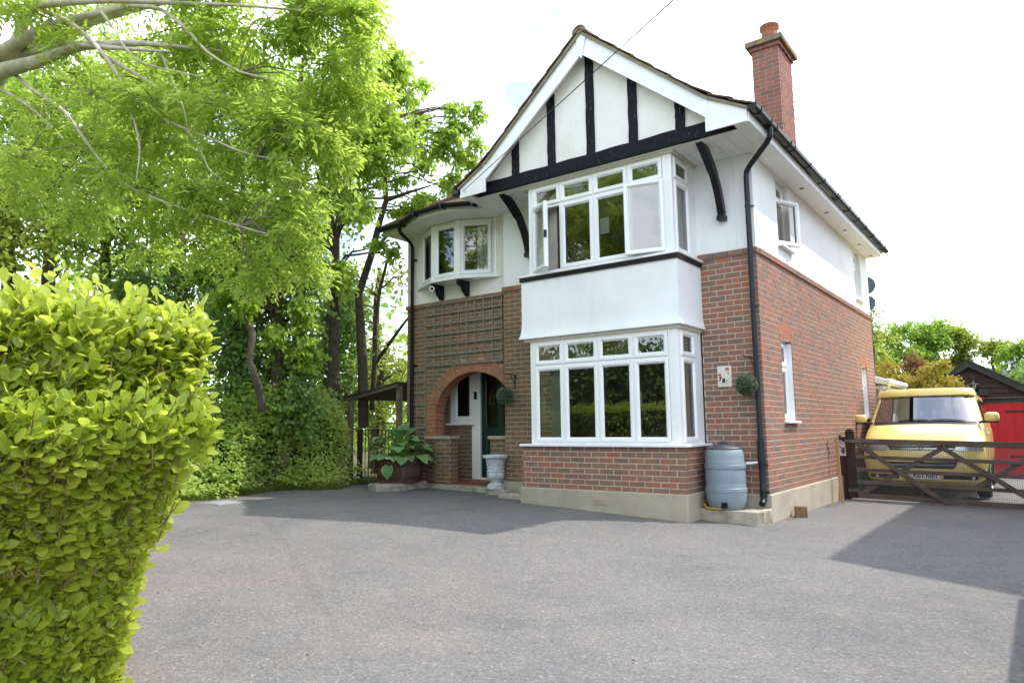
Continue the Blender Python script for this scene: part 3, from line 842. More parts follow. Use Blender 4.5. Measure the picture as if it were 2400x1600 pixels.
# low walls inside the arch with their copings
low_wall = MB().box(AX - AA - 0.235, -5.687, LY + 0.0028, LY + 0.224, 0.1, 1.055).build('low_wall', M['mortar_left'], H)
low_wall2 = MB().box(-4.75, -4.222, LY + 0.0028, LY + 0.224, 0.1, 1.055).build('low_wall', M['mortar_left'], H)
pile(brick_cells(-4.756, -4.225, 0.38, 9, -4.756), lambda a, b, c, d, k: (a, b, LY, LY + 0.03, c, d), 'brickwork', M['brick_left'], low_wall2)
cs = brick_cells(AX - AA - 0.23, -5.684, 0.23, 11, -5.684 - BL * 6)
mbk = MB()
for a, b, c, d, k in cs: mbk.box(a, b, LY, LY + 0.03, c, d)
for k in range(11):
    z0, z1 = 0.23 + k * CH + 0.006, 0.23 + (k + 1) * CH - 0.006
    for (p, q) in (((LY + 0.002, LY + 0.10), (LY + 0.11, LY + 0.228)) if k % 2 else ((LY + 0.032, LY + 0.228),)):
        mbk.box(-5.70, -5.684 + 0.001, p + 0.001, q, z0, z1)
mbk.build('brickwork', M['brick_left'], low_wall, kind='stuff')
for x0, x1 in ((AX - AA - 0.26, -5.66), (-4.79, -4.225)):
    MB().box(x0, x1, LY - 0.03, LY + 0.25, 1.055, 1.108).build('coping', M['plinth'], low_wall, bevel=0.008)
# inside the porch
pi_ = MB(); pi_.box(-6.52, -6.366, LY + 0.23, 1.05, 0.1, 2.6)
pin = pi_.build('porch_inner_wall', M['mortar_left'], H)
cs = brick_cells(LY + 0.235, 1.0, 0.30, 30, 0.3)
pile(cs, lambda a, b, c, d, k: (-6.39, -6.36, a, b, c, d), 'brickwork', M['brick_left'], pin)
pb = MB(); pb.box(-6.36, -5.66, 1.006, 1.2, 0.1, 1.31)
pbw = pb.build('porch_rear_wall', M['mortar_left'], H)
cs = brick_cells(-6.36, -5.66, 0.30, 13, -6.36)
pile(cs, lambda a, b, c, d, k: (a, b, 1.0 + rough(), 1.03, c, d), 'brickwork', M['brick_left'], pbw)
pc = MB(); pc.box(-6.52, -4.0, LY + 0.23, 1.3, 2.52, 2.6); pc.build('porch_ceiling', M['render_old'], H)
pf = MB()
for i in range(11):
    for j in range(7):
        x = -6.36 + i * 0.195; y = LY - 0.02 + j * 0.152
        if x < -4.24: pf.box(x + 0.003, min(x + 0.192, -4.24), y + 0.003, y + 0.149, 0.2, 0.288)
pf.build('porch_floor', M['quarry'], H, kind='stuff')
ps = MB(); ps.prism([(-6.16, LY - 0.03, 0.1), (-6.22, LY - 0.12, 0.1), (-4.55, LY - 0.30, 0.1), (-4.24, LY - 0.30, 0.1), (-4.24, LY - 0.02, 0.1)], (0, 0, 0.165))
ps.build('porch_step', M['slab'], H, bevel=0.012)

# ---- windows --------------------------------------------------------------
def frame_fn(o, ux, nx):
    o, ux, nx = Vector(o), Vector(ux).normalized(), Vector(nx).normalized()
    return lambda u, z, n: o + ux * u + nx * n + Vector((0, 0, z))
def sash(parent, fr, u0, u1, z0, z1, d=0.0, w=0.062, mat=None, glassmat=None, name='sash'):
    """moulded sash of four mitred members and its pane"""
    mb = MB()
    mb.ring(fr, [(u0, u1, z0, z1, d - 0.045), (u0, u1, z0, z1, d + 0.008), (u0 + 0.006, u1 - 0.006, z0 + 0.006, z1 - 0.006, d + 0.015),
                 (u0 + w * 0.62, u1 - w * 0.62, z0 + w * 0.62, z1 - w * 0.62, d + 0.015), (u0 + w * 0.74, u1 - w * 0.74, z0 + w * 0.74, z1 - w * 0.74, d + 0.006),
                 (u0 + w, u1 - w, z0 + w, z1 - w, d - 0.010), (u0 + w, u1 - w, z0 + w, z1 - w, d - 0.045), (u0, u1, z0, z1, d - 0.045)])
    s = mb.build(name, mat or M['upvc'], parent)
    g = MB()
    a, b, c, e = u0 + w - 0.003, u1 - w + 0.003, z0 + w - 0.003, z1 - w + 0.003
    g.add([fr(a, c, d - 0.014), fr(b, c, d - 0.014), fr(b, e, d - 0.014), fr(a, e, d - 0.014)], [(0, 1, 2, 3)])
    g.build('pane', glassmat or M['glass'], parent)
    return s
def member(mb, fr, u0, u1, z0, z1, d0, d1):
    vs = [fr(u, z, d) for d in (d0, d1) for u, z in ((u0, z0), (u1, z0), (u1, z1), (u0, z1))]
    mb.add(vs, [(0, 3, 2, 1), (4, 5, 6, 7), (0, 1, 5, 4), (1, 2, 6, 5), (2, 3, 7, 6), (3, 0, 4, 7)])
def curtain(parent, p0, p1, z0, z1, amp=0.025, n=7, mat=None):
    p0, p1 = Vector((p0[0], p0[1], 0)), Vector((p1[0], p1[1], 0)); d = p1 - p0; s = Vector((-d.y, d.x, 0)).normalized()
    rows = []
    for z in (z0, (z0 + z1) / 2, z1):
        rows.append([p0 + d * (i / (n * 4)) + s * amp * math.sin(i * math.pi / 2 + 0.4) + Vector((0, 0, z)) for i in range(n * 4 + 1)])
    MB().grid(rows).build('curtain', mat or M['curtain'], parent, smooth=80)

def bay_window(zs, zt, zm, fy, sx, open_lights, mull, names):
    """square bay: front with four lights, a light on the return; zs sill, zm transom, zt head"""
    fr = frame_fn((0, fy, 0), (1, 0, 0), (0, -1, 0))
    mb = MB()
    x0, x1 = mull[0] - 0.075, mull[-1] + 0.05
    member(mb, fr, x0, x0 + 0.085, zs, zt, -0.12, 0.0)                              # jamb
    for i, z0, z1 in ((0, zt - 0.035, zt), (1, zs, zs + 0.035)): member(mb, fr, x0 + 0.085, sx, z0, z1, -0.08, -0.003)
    member(mb, fr, x0 + 0.085, sx - 0.08, zm - 0.022, zm + 0.022, -0.07, -0.002)    # transom
    for m in mull[1:-1]: member(mb, fr, m - 0.022, m + 0.022, zs + 0.03, zt - 0.03, -0.075, -0.001)
    # corner post, fluted
    member(mb, fr, mull[-1] - 0.005, sx, zs, zt, -0.10, 0.001)
    for i in range(3): member(mb, fr, mull[-1] + 0.020 + i * 0.026, mull[-1] + 0.034 + i * 0.026, zs, zt, 0.0, 0.006)
    w = mb.build('bay_window', M['upvc'], H)
    sr = frame_fn((sx, 0, 0), (0, 1, 0), (1, 0, 0))                                 # return facing +x
    mb = MB()
    ya, yb = fy + 0.012, 0.006
    member(mb, sr, ya, ya + 0.07, zs, zt, -0.08, 0.001); member(mb, sr, yb - 0.26, yb, zs, zt, -0.08, 0.0)
    for z0, z1 in ((zt - 0.035, zt), (zs, zs + 0.035), (zm - 0.022, zm + 0.022)): member(mb, sr, ya + 0.07, yb - 0.26, z0, z1, -0.07, -0.003)
    mb.build('return_frame', M['upvc'], w)
    sash(w, sr, ya + 0.06, yb - 0.25, zs + 0.03, zm - 0.016, 0.004); sash(w, sr, ya + 0.06, yb - 0.25, zm + 0.016, zt - 0.03, 0.004)
    for i in range(4):
        a, b = mull[i] + 0.012, mull[i + 1] - 0.012
        sash(w, fr, a, b, zm + 0.016, zt - 0.03, 0.006)
        ang = open_lights.get(i)
        if ang is None:
            sash(w, fr, a, b, zs + 0.03, zm - 0.016, 0.006)
        elif ang > 0:                                      # hinged on its far side (smaller x)
            ux = Vector((math.cos(ang), -math.sin(ang), 0)); nx = Vector((-math.sin(ang), -math.cos(ang), 0))
            sash(w, frame_fn((a, fy - 0.02, 0), ux, nx), 0.0, b - a + 0.008, zs + 0.026, zm - 0.012, 0.0, name='open_sash')
            p = Vector((a, fy - 0.02, 0)) + ux * (b - a + 0.004)
            MB().obox(p + Vector((0, 0, (zs + zm) / 2)) + ux * 0.008, ux * 0.012, nx * 0.02, (0, 0, 0.055)).build('window_handle', M['black_gloss'], w)
        else:                                              # hinged on its near side (larger x)
            ang = -ang
            ux = Vector((-math.cos(ang), -math.sin(ang), 0)); nx = Vector((math.sin(ang), -math.cos(ang), 0))
            o = Vector((b + 0.02, fy - 0.035, 0))
            fr2 = frame_fn(o + ux * (b - a + 0.03), -ux, nx)
            sash(w, fr2, 0.0, b - a + 0.03, zs + 0.020, zm - 0.006, 0.0, name='open_sash')
    return w
# lower bay: brick apron, sill, window
BX0, BX1, BY = -3.285, -0.775, -0.80
bwall = MB()
bwall.box(BX0 + 0.006, BX1 - 0.0028, BY + 0.0028, BY + 0.22, 0.3, 0.972); bwall.box(BX1 - 0.22, BX1 - 0.0028, BY + 0.22, 0.0, 0.3, 0.972); bwall.box(BX0 + 0.006, BX0 + 0.22, BY + 0.22, 0.0, 0.3, 0.972)
bay_wall = bwall.build('bay_wall', M['mortar'], H)
cs = []
for k in range(8):
    if k % 2 == 0:
        cs += [c for c in brick_cells(BX0, BX1 - BL, 0.378, k + 1, BX1 - BL * 14, start=k) if c[1] <= BX1 - BL + 0.001]
        cs.append((BX1 - BL + 0.005, BX1, 0.378 + k * CH + 0.005, 0.378 + (k + 1) * CH - 0.005, k))
    else:
        cs += brick_cells(BX0, BX1 - 0.1125, 0.378, k + 1, BX1 - BL * 14 - BL, start=k)
single(cs, lambda a, b, c, d, k: (a, b, BY, BY + (0.1025 if b > BX1 - 0.001 else 0.03), c, d), 'brick', M['brick_o'], bay_wall)
quoin = [(BX1 - 0.1025, BX1, 0.378 + k * CH + 0.005, 0.378 + (k + 1) * CH - 0.005, k) for k in range(1, 8, 2)]
single(quoin, lambda a, b, c, d, k: (a, b, BY, BY + 0.215, c, d), 'brick', M['brick_o'], bay_wall)
cs = []
for k in range(8): cs += brick_cells(BY + (0.1125 if k % 2 == 0 else 0.225), -0.01, 0.378, k + 1, BY, start=k)
single(cs, lambda a, b, c, d, k: (BX1 - 0.03, BX1, a, b, c, d), 'brick', M['brick_o'], bay_wall)
sl = MB(); sl.prism([(BX0 - 0.02, BY - 0.065, 0.972), (BX1 + 0.06, BY - 0.065, 0.972), (BX1 + 0.06, -0.005, 0.972), (BX1 - 0.15, -0.005, 0.972), (BX1 - 0.15, BY + 0.2, 0.972), (BX0 + 0.15, BY + 0.2, 0.972), (BX0 - 0.02, BY + 0.2, 0.972)], (0, 0, 0.036))
sl.build('window_sill', M['upvc'], H, bevel=0.008)
WF = -0.745
lo_mull = [-3.085, -2.578, -2.014, -1.472, -0.958]
lower_bay = bay_window(1.008, 2.500, 2.135, WF, -0.822, {}, lo_mull, 'lower')
hm = MB(); hm.box(BX0 + 0.03, -0.79, WF - 0.03, WF + 0.12, 2.5, 2.56); hm.box(-0.90, -0.79, WF + 0.12, -0.01, 2.5, 2.56); hm.box(BX0 + 0.03, BX0 + 0.15, WF + 0.12, -0.01, 2.5, 2.56)
hm.build('head_trim', M['cream'], lower_bay)
# rendered panel between the bays, with its bell-cast foot
rows = []
for z, g in ((2.545, 0.035), (2.56, 0.034), (2.60, 0.018), (2.68, 0.004), (2.8, 0.0), (3.41, 0.0)):
    rows.append([(BX0 - g + 0.012, -0.0, z), (BX0 - g + 0.012, BY - g, z), (BX1 + g, BY - g, z), (BX1 + g, -0.0, z)])
pn = MB().grid(rows); n0 = len(pn.v)
pn.add([(BX0 - 0.023, 0, 2.545), (BX0 - 0.023, BY - 0.035, 2.545), (BX1 + 0.035, BY - 0.035, 2.545), (BX1 + 0.035, 0, 2.545)], [(0, 3, 2, 1)])
pn.build('rendered_panel', M['render'], H, smooth=20)
bb = MB(); bb.prism([(BX0 - 0.01, BY - 0.025, 3.408), (BX1 + 0.022, BY - 0.025, 3.408), (BX1 + 0.022, -0.004, 3.408), (BX0 - 0.01, -0.004, 3.408)], (0, 0, 0.062))
bb.build('black_band', M['black_gloss'], H, bevel=0.006)
s2 = MB(); s2.prism([(BX0 - 0.03, BY - 0.045, 3.47), (BX1 + 0.05, BY - 0.045, 3.47), (BX1 + 0.05, -0.004, 3.47), (BX0 - 0.03, -0.004, 3.47)], (0, 0, 0.034))
s2.build('window_sill', M['upvc'], H, bevel=0.006)
up_mull = [-3.065, -2.568, -2.01, -1.462, -0.935]
upper_bay = bay_window(3.504, 4.845, 4.515, -0.765, -0.815, {0: RAD(34), 3: RAD(-13)}, up_mull, 'upper')
hm = MB(); hm.box(BX0 + 0.02, -0.77, -0.80, -0.66, 4.845, SOF); hm.box(-0.90, -0.77, -0.66, -0.01, 4.845, SOF - 0.001); hm.box(BX0 + 0.02, BX0 + 0.14, -0.66, -0.01, 4.845, SOF - 0.001)
hm.build('head_trim', M['cream'], upper_bay)
for w, z0, z1 in ((lower_bay, 1.02, 2.5), (upper_bay, 3.52, 4.84)):
    curtain(w, (-2.98, -0.50), (-2.66, -0.60), z0, z1, 0.03, 6); curtain(w, (-0.905, -0.66), (-0.895, -0.20), z0, z1, 0.018, 6)
curtain(upper_bay, (-2.70, -0.66), (-2.52, -0.62), 3.52, 4.84, 0.015, 4, M['curtain_brown'])
MB().box(-1.92, -1.78, -0.745, -0.743, 3.93, 4.16).build('note_paper', M['paper'], upper_bay)
st = MB().lathe((0, 0, 0), [(0.0, -0.001), (0.045, -0.001), (0.045, 0.001), (0.0, 0.001)], 14)
st.v = [(x - 1.115 if False else x - 1.06, -0.728 - z, y + 2.27) for x, y, z in st.v]
st.build('window_sticker', M['sticker'], lower_bay)
MB().box(-1.40, -1.375, -0.73, -0.70, 1.55, 1.70).build('window_handle', M['upvc'], lower_bay)

# ---- side windows
def side_window(h, zr, sill=True, open_ang=0.0, depth=-0.09, plain=False):
    y0, y1, z0, z1 = h
    fr = frame_fn((depth, 0, 0), (0, 1, 0), (1, 0, 0)); mb = MB()
    for a, b in ((y0, y0 + 0.05), (y1 - 0.05, y1)): member(mb, fr, a, b, z0, z1, -0.07, 0.0)
    member(mb, fr, y0 + 0.05, y1 - 0.05, z1 - 0.05, z1, -0.07, -0.001); member(mb, fr, y0 + 0.05, y1 - 0.05, z0, z0 + 0.045, -0.07, -0.001); member(mb, fr, y0 + 0.05, y1 - 0.05, zr - 0.025, zr + 0.025, -0.07, -0.001)
    w = mb.build('side_window', M['upvc'], H)
    sash(w, fr, y0 + 0.04, y1 - 0.04, zr + 0.02, z1 - 0.04, 0.006)
    if open_ang:
        ux = Vector((math.sin(open_ang), math.cos(open_ang), 0)); nx = Vector((math.cos(open_ang), -math.sin(open_ang), 0))
        sash(w, frame_fn((depth + 0.02, y0 + 0.04, 0), ux, nx), 0.0, y1 - y0 - 0.08, z0 + 0.035, zr - 0.02, 0.0, name='open_sash')
    else:
        sash(w, fr, y0 + 0.04, y1 - 0.04, z0 + 0.04, zr - 0.02, 0.006)
    if sill: MB().box(depth - 0.02, 0.065, y0 - 0.04, y1 + 0.03, z0 - 0.03, z0 - 0.001).build('window_sill', M['upvc'], w, bevel=0.005)
    rv = MB(); rv.box(depth - 0.15, -0.012, y0 - 0.001, y0 + 0.004, z0, z1); rv.box(depth - 0.15, -0.012, y1 - 0.004, y1 + 0.001, z0, z1); rv.box(depth - 0.15, -0.012, y0, y1, z1 - 0.003, z1 + 0.02)
    rv.build('reveal', M['render'], w)
    return w
side_window(SIDE_HOLES[0], 2.06); side_window(SIDE_HOLES[1], 2.02); side_window(UP_HOLES[0], 4.58, open_ang=RAD(24)); side_window(UP_HOLES[1], 4.55)

# ---- oriel over the porch
OA, OB, OC, OD = (-6.36, 0.25), (-5.80, -0.03), (-5.20, -0.03), (-4.62, 0.25)
so = MB(); so.prism([(-6.52, LY - 0.004, 3.862), (-5.83, -0.09, 3.862), (-5.17, -0.09, 3.862), (-4.48, LY - 0.004, 3.862)], (0, 0, 0.045))
oriel = MB()
for (px, py) in (OA, OB, OC, OD): oriel.box(px - 0.05, px + 0.05, py - 0.02 + (0.03 if py > 0 else 0), py + 0.07, 3.907, 4.93)
def seg_frame(p, q):
    d = Vector((q[0] - p[0], q[1] - p[1], 0)); return frame_fn((p[0], p[1], 0), d, (d.y, -d.x, 0)), d.length
for p, q in ((OA, OB), (OB, OC), (OC, OD)):
    fr, L = seg_frame(p, q)
    member(oriel, fr, 0.03, L - 0.03, 3.907, 3.95, -0.05, -0.002); member(oriel, fr, 0.03, L - 0.03, 4.88, 4.93, -0.05, -0.002)
oriel = oriel.build('oriel_window', M['upvc'], H)
so.build('window_sill', M['upvc'], oriel, bevel=0.005)
for p, q in ((OA, OB), (OB, OC), (OC, OD)):
    fr, L = seg_frame(p, q)
    sash(oriel, fr, 0.045, L - 0.045, 3.945, 4.885, 0.006, 0.07)
curtain(oriel, (-4.95, 0.19), (-4.72, 0.30), 3.95, 4.9, 0.015, 4)
curtain(oriel, (-6.1, 0.22), (-6.25, 0.32), 3.95, 4.9, 0.015, 3)
for bx in (-5.86, -5.24):
    prof = [(LY, 3.60), (LY - 0.04, 3.60), (LY - 0.06, 3.64), (LY - 0.12, 3.68), (LY - 0.14, 3.74), (LY - 0.22, 3.78), (LY - 0.27, 3.80), (LY - 0.27, 3.861), (LY, 3.861)]
    MB().prism([(bx - 0.045, y, z) for y, z in prof], (0.09, 0, 0)).build('corbel', M['black_gloss'], oriel)

# ---- porch door, side light
pd = MB()
FYD = 1.0
fr = frame_fn((0, FYD, 0), (1, 0, 0), (0, -1, 0))
member(pd, fr, -6.30, -6.22, 1.345, 2.50, -0.08, 0.02); member(pd, fr, -5.76, -5.555, 0.30, 2.50, -0.08, 0.02); member(pd, fr, -4.66, -4.40, 0.30, 2.50, -0.08, 0.02)
member(pd, fr, -6.22, -5.76, 2.42, 2.50, -0.08, 0.018); member(pd, fr, -5.555, -4.66, 2.42, 2.50, -0.08, 0.018); member(pd, fr, -6.22, -5.76, 1.345, 1.40, -0.08, 0.018); member(pd, fr, -5.555, -4.66, 0.295, 0.335, -0.08, 0.03)
door_frame = pd.build('door_frame', M['upvc_old'], H)
sash(door_frame, fr, -6.21, -5.765, 1.40, 2.42, 0.01, 0.075, M['upvc_old'], M['glass_dark'])
MB().box(-6.37, -5.68, FYD - 0.09, FYD + 0.02, 1.305, 1.343).build('window_sill', M['upvc_old'], door_frame, bevel=0.005)
for cz, s in ((2.20, 0.7), (1.90, 1.0), (1.58, 0.7)):
    MB().ring(fr, [(-6.03, -5.95, cz - 0.07 * s, cz + 0.07 * s, 0.0), (-6.02, -5.96, cz - 0.06 * s, cz + 0.06 * s, 0.0)]).build('leading', M['lead'], door_frame)
MB().box(-5.69, -5.63, FYD - 0.045, FYD - 0.02, 1.78, 1.93).build('doorbell', M['black_gloss'], door_frame, bevel=0.01)
dr = MB()
for a, b, c, d in cells(-5.545, -4.67, 0.345, 2.41, [(-5.43, -5.18, 1.28, 2.25), (-5.03, -4.78, 1.28, 2.25)]): member(dr, fr, a, b, c, d, -0.05, -0.01)
for a, b in ((-5.45, -5.16), (-5.05, -4.76)):
    dr.ring(fr, [(a, b, 0.50, 1.12, -0.009), (a + 0.02, b - 0.02, 0.52, 1.10, 0.004), (a + 0.05, b - 0.05, 0.55, 1.07, -0.006)], close=True)
    dr.ring(fr, [(a, b, 1.26, 2.27, -0.009), (a + 0.012, b - 0.012, 1.272, 2.258, 0.006), (a + 0.03, b - 0.03, 1.29, 2.24, -0.012)])
front_door = dr.build('front_door', M['door_green'], H)
for a, b in ((-5.43, -5.18), (-5.03, -4.78)):
    g = MB(); g.add([fr(a, 1.28, -0.02), fr(b, 1.28, -0.02), fr(b, 2.25, -0.02), fr(a, 2.25, -0.02)], [(0, 1, 2, 3)]); g.build('pane', M['glass_dark'], front_door)
    MB().ring(fr, [((a + b) / 2 - 0.05, (a + b) / 2 + 0.05, 1.68, 1.84, -0.012), ((a + b) / 2 - 0.04, (a + b) / 2 + 0.04, 1.69, 1.83, -0.012)]).build('leading', M['brick_red_o'], front_door)
MB().box(-5.5, -4.85, 0.62, 0.95, 0.2885, 0.302).build('door_mat', pmat('coir mat', (0.30, 0.15, 0.06), rough=1.0), None, label='brown coir door mat on the red porch tiles', cat='door mat')

# ---- rooms behind the glass
rm = MB()
rm.box(XL + 0.25, -0.25, 1.25, YB - 0.25, 0.2, 0.3); rm.box(-4.0, -0.25, 0.05, 1.25, 0.2, 0.3); rm.box(-3.2, -0.86, -0.7, 0.05, 0.2, 0.3); rm.box(XL + 0.25, -0.25, 0.55, YB - 0.25, 2.62, 2.80); rm.box(-3.2, -0.86, -0.68, 0.55, 2.62, 2.80)
rm.box(XL + 0.25, -0.25, 0.55, YB - 0.25, SOF + 0.004, SOF + 0.1); rm.box(-3.2, -0.86, -0.68, 0.55, SOF + 0.003, SOF + 0.1)
rm.box(XL + 0.25, -0.25, 4.2, 4.3, 0.3, SOF); rm.box(-4.2, -4.1, 0.26, 4.2, 0.3, SOF); rm.box(XL + 0.25, -4.2, 1.25, 1.35, 0.3, 2.62)
rm.build('room_walls', M['inside'], H)

# ================================================================== gable, roof, gutters, chimney
GY = -0.865                              # face of the timbered gable
RX, RZ = -1.98, 6.86                     # ridge
KR, KL = (-0.20, 5.335), (-3.76, 5.335)  # where the slopes flatten
ER, EL = (0.37, 5.03), (-4.33, 5.03)     # eaves
def rake_z(x, off=0.0):
    dx = abs(x - RX)
    k = (RZ - KR[1]) / (KR[0] - RX)
    if dx <= KR[0] - RX: return RZ - dx * k + off
    return KR[1] - (dx - (KR[0] - RX)) * (KR[1] - ER[1]) / (ER[0] - KR[0]) + off
gp = MB(); gp.prism([(-4.02, GY, 5.0), (0.05, GY, 5.0), (0.05, GY, rake_z(0.05) - 0.12), (KR[0], GY, KR[1] - 0.14), (RX, GY, RZ - 0.16), (KL[0], GY, KL[1] - 0.14), (-4.02, GY, rake_z(-4.02) - 0.12)], (0, 0.10, 0))
gable = gp.build('gable_panel', M['render_old'], H)
bm_ = MB()
n = 26                                   # the beam is hand-cut: slightly wavy edges
for i in range(n):
    x0 = -4.04 + 4.09 * i / n; x1 = -4.04 + 4.09 * (i + 1) / n
    a0, a1 = 0.006 * math.sin(i * 1.3), 0.006 * math.sin((i + 1) * 1.3)
    bm_.add([(x0, GY - 0.035, 4.892 + a0 * .5), (x1, GY - 0.035, 4.892 + a1 * .5), (x1, GY - 0.035, 5.082 + a1), (x0, GY - 0.035, 5.082 + a0), (x0, GY + 0.06, 4.892), (x1, GY + 0.06, 4.892), (x1, GY + 0.06, 5.082 + a1), (x0, GY + 0.06, 5.082 + a0)],
            [(0, 1, 2, 3), (0, 4, 5, 1), (3, 2, 6, 7)] + ([(0, 3, 7, 4)] if i == 0 else []) + ([(1, 5, 6, 2)] if i == n - 1 else []))
bm_.build('timber_beam', M['black_timber'], gable)
for sx in (-3.295, -2.632, -1.962, -1.293, -0.615):
    zt = min(rake_z(sx - 0.066), rake_z(sx + 0.066)) - 0.20
    mb = MB(); m = 8
    rows = []
    for i in range(m + 1):
        z = 5.078 + (zt - 5.078) * i / m; wv = 0.004 * math.sin(i * 2.1 + sx * 7)
        rows.append([(sx - 0.066 + wv, GY + 0.01, z), (sx - 0.066 + wv, GY - 0.022, z), (sx + 0.066 + wv * .6, GY - 0.022, z), (sx + 0.066 + wv * .6, GY + 0.01, z)])
    rows[-1] = [(p[0], p[1], rake_z(p[0]) - 0.19) for p in rows[-1]]
    mb.grid(rows).build('timber_stud', M['black_timber'], gable)
# bargeboards
BG = -1.045
def board(poly, name, mat, y0=BG, t=0.025, **kw):
    return MB().prism([(x, y0, z) for x, z in poly], (0, t, 0)).build(name, mat, H, **kw)
up, dn = 0.0, 0.285
RB = [(RX, RZ - 0.03), (KR[0], KR[1] - 0.02), (KR[0], KR[1] - 0.275), (RX, RZ - 0.345)]
board(RB, 'bargeboard', M['upvc'], bevel=0.004)
board([(2 * RX - x, z) for x, z in RB], 'bargeboard', M['upvc'], bevel=0.004)
bd = MB()
for s in (1, -1):
    fx = lambda x: x if s == 1 else 2 * RX - x
    bd.prism([(fx(RX + 0.0), BG - 0.012, RZ - 0.318), (fx(KR[0]), BG - 0.012, KR[1] - 0.248), (fx(KR[0]), BG - 0.012, KR[1] - 0.278), (fx(RX), BG - 0.012, RZ - 0.348)], (0, 0.03, 0))
bd.build('bargeboard_bead', M['upvc'], H)
board([(RX - 0.085, RZ - 0.095), (RX, RZ - 0.022), (RX + 0.085, RZ - 0.095), (RX + 0.008, RZ - 0.41), (RX - 0.008, RZ - 0.41)], 'finial_board', M['upvc'], y0=BG - 0.016, t=0.02)
for s in (1, -1):
    fx = lambda x: x if s == 1 else 2 * RX - x
    board([(fx(KR[0]), KR[1] - 0.018), (fx(0.31), 5.02), (fx(0.30), SOF - 0.005), (fx(KR[0]), SOF - 0.005)], 'eaves_box', M['upvc'], y0=BG - 0.006, t=0.03, bevel=0.003)
    board([(fx(KR[0] - 0.012), KR[1] - 0.012), (fx(KR[0] + 0.022), KR[1] - 0.03), (fx(KR[0] + 0.022), SOF - 0.012), (fx(KR[0] - 0.012), SOF - 0.012)], 'joint_strip', M['upvc'], y0=BG - 0.014, t=0.02)
    board([(fx(KR[0] + 0.02), SOF + 0.03), (fx(0.31), SOF + 0.03), (fx(0.31), SOF - 0.012), (fx(KR[0] + 0.02), SOF - 0.012)], 'eaves_bead', M['upvc'], y0=BG - 0.013, t=0.02)
# soffit under the gable overhang and along the side, laid in boards
def soffit_board(x0, x1, y0, y1, z=SOF):
    MB().box(x0, x1, y0, y1, z, z + 0.012).build('soffit_board', M['upvc_old'], H)
x = -4.28
while x < 0.29:
    x1 = min(x + 0.20, 0.30)
    soffit_board(x + 0.002, x1 - 0.002, GY + 0.02 if -4.1 < x and x1 < 0.13 else BG + 0.03, -0.002 if x > -4.2 else 0.25)
    x = x1
y = 0.0
while y < YB - 0.1:
    soffit_board(0.0, 0.30, y + 0.002, min(y + 0.298, YB + 0.05)); y += 0.3
sv = MB()                                 # little vents in the side soffit
for yy in (1.95, 3.55, 4.95, 6.3, 7.5):
    sv.lathe((0.15, yy, SOF - 0.006), [(0.0, 0.0), (0.035, 0.0), (0.04, 0.008), (0.0, 0.008)], 14)
sv.build('soffit_vent', pmat('vent brown', (0.16, 0.13, 0.10), rough=0.7), H)
us = MB(); us.prism([(RX, BG + 0.025, RZ - 0.20), (KR[0] + 0.1, BG + 0.025, KR[1] - 0.20), (KR[0] + 0.1, BG + 0.025, KR[1] - 0.185), (RX, BG + 0.025, RZ - 0.185)], (0, GY - BG - 0.03, 0))
us.prism([(RX, BG + 0.025, RZ - 0.20), (KL[0] - 0.1, BG + 0.025, KL[1] - 0.20), (KL[0] - 0.1, BG + 0.025, KL[1] - 0.185), (RX, BG + 0.025, RZ - 0.185)], (0, GY - BG - 0.03, 0))
us.build('verge_soffit', M['upvc_old'], H)
MB().box(0.30, 0.325, BG + 0.02, YB + 0.1, SOF - 0.012, 5.0).build('fascia', M['upvc'], H)

# roof slopes: lapped tile courses over a deck
rf = MB()
VY0, VY1 = BG - 0.055, YB + 0.25
dk = []
for s in (1, -1):
    fx = lambda x: x if s == 1 else 2 * RX - x
    rf.prism([(fx(RX), VY0 + 0.02, RZ - 0.045), (fx(KR[0]), VY0 + 0.02, KR[1] - 0.035), (fx(ER[0] - 0.03), VY0 + 0.02, ER[1] - 0.02), (fx(ER[0] - 0.03), VY0 + 0.02, ER[1] + 0.012), (fx(KR[0]), VY0 + 0.02, KR[1] + 0.01), (fx(RX), VY0 + 0.02, RZ + 0.01)], (0, VY1 - VY0 - 0.04, 0))
roof = rf.build('roof', M['verge'], H)
tl = MB()
nc = 9
for s in (1, -1):
    fx = lambda x: x if s == 1 else 2 * RX - x
    for i in range(nc):
        xa = RX + (ER[0] - RX) * i / nc; xb = RX + (ER[0] - RX) * (i + 1) / nc + 0.05
        za, zb = rake_z(xa, 0.012), rake_z(min(xb, ER[0]), 0.032) - max(0, xb - ER[0]) * 0.5
        j = VY0 + rnd.uniform(-0.012, 0.004); 
        while j < VY1:
            w = 0.265; dz = rnd.uniform(-0.004, 0.006); e = min(j + w - 0.004, VY1)
            tl.add([(fx(xa), j, za + dz), (fx(xb), j, zb + dz), (fx(xb), e, zb + dz), (fx(xa), e, za + dz), (fx(xa), j, za + 0.018 + dz), (fx(xb), j, zb + 0.022 + dz), (fx(xb), e, zb + 0.022 + dz), (fx(xa), e, za + 0.018 + dz)],
                   [(0, 3, 2, 1), (4, 5, 6, 7), (0, 1, 5, 4), (1, 2, 6, 5), (2, 3, 7, 6), (3, 0, 4, 7)])
            j += w
tl.build('roof_tiles', M['tile'], roof, kind='stuff')
rd = MB()
yy = VY0 - 0.01
while yy < VY1:
    pts = []
    for r in (0.115, 0.098):
        pts.append([(RX + r * math.cos(a), RZ - 0.035 + r * 0.95 * math.sin(a)) for a in [math.pi * k / 8 for k in range(9)]])
    y2 = min(yy + 0.44, VY1)
    P = pts[0] + pts[1][::-1]
    rd.prism([(px, yy, pz) for px, pz in P], (0, y2 - yy - 0.008, 0))
    yy = y2
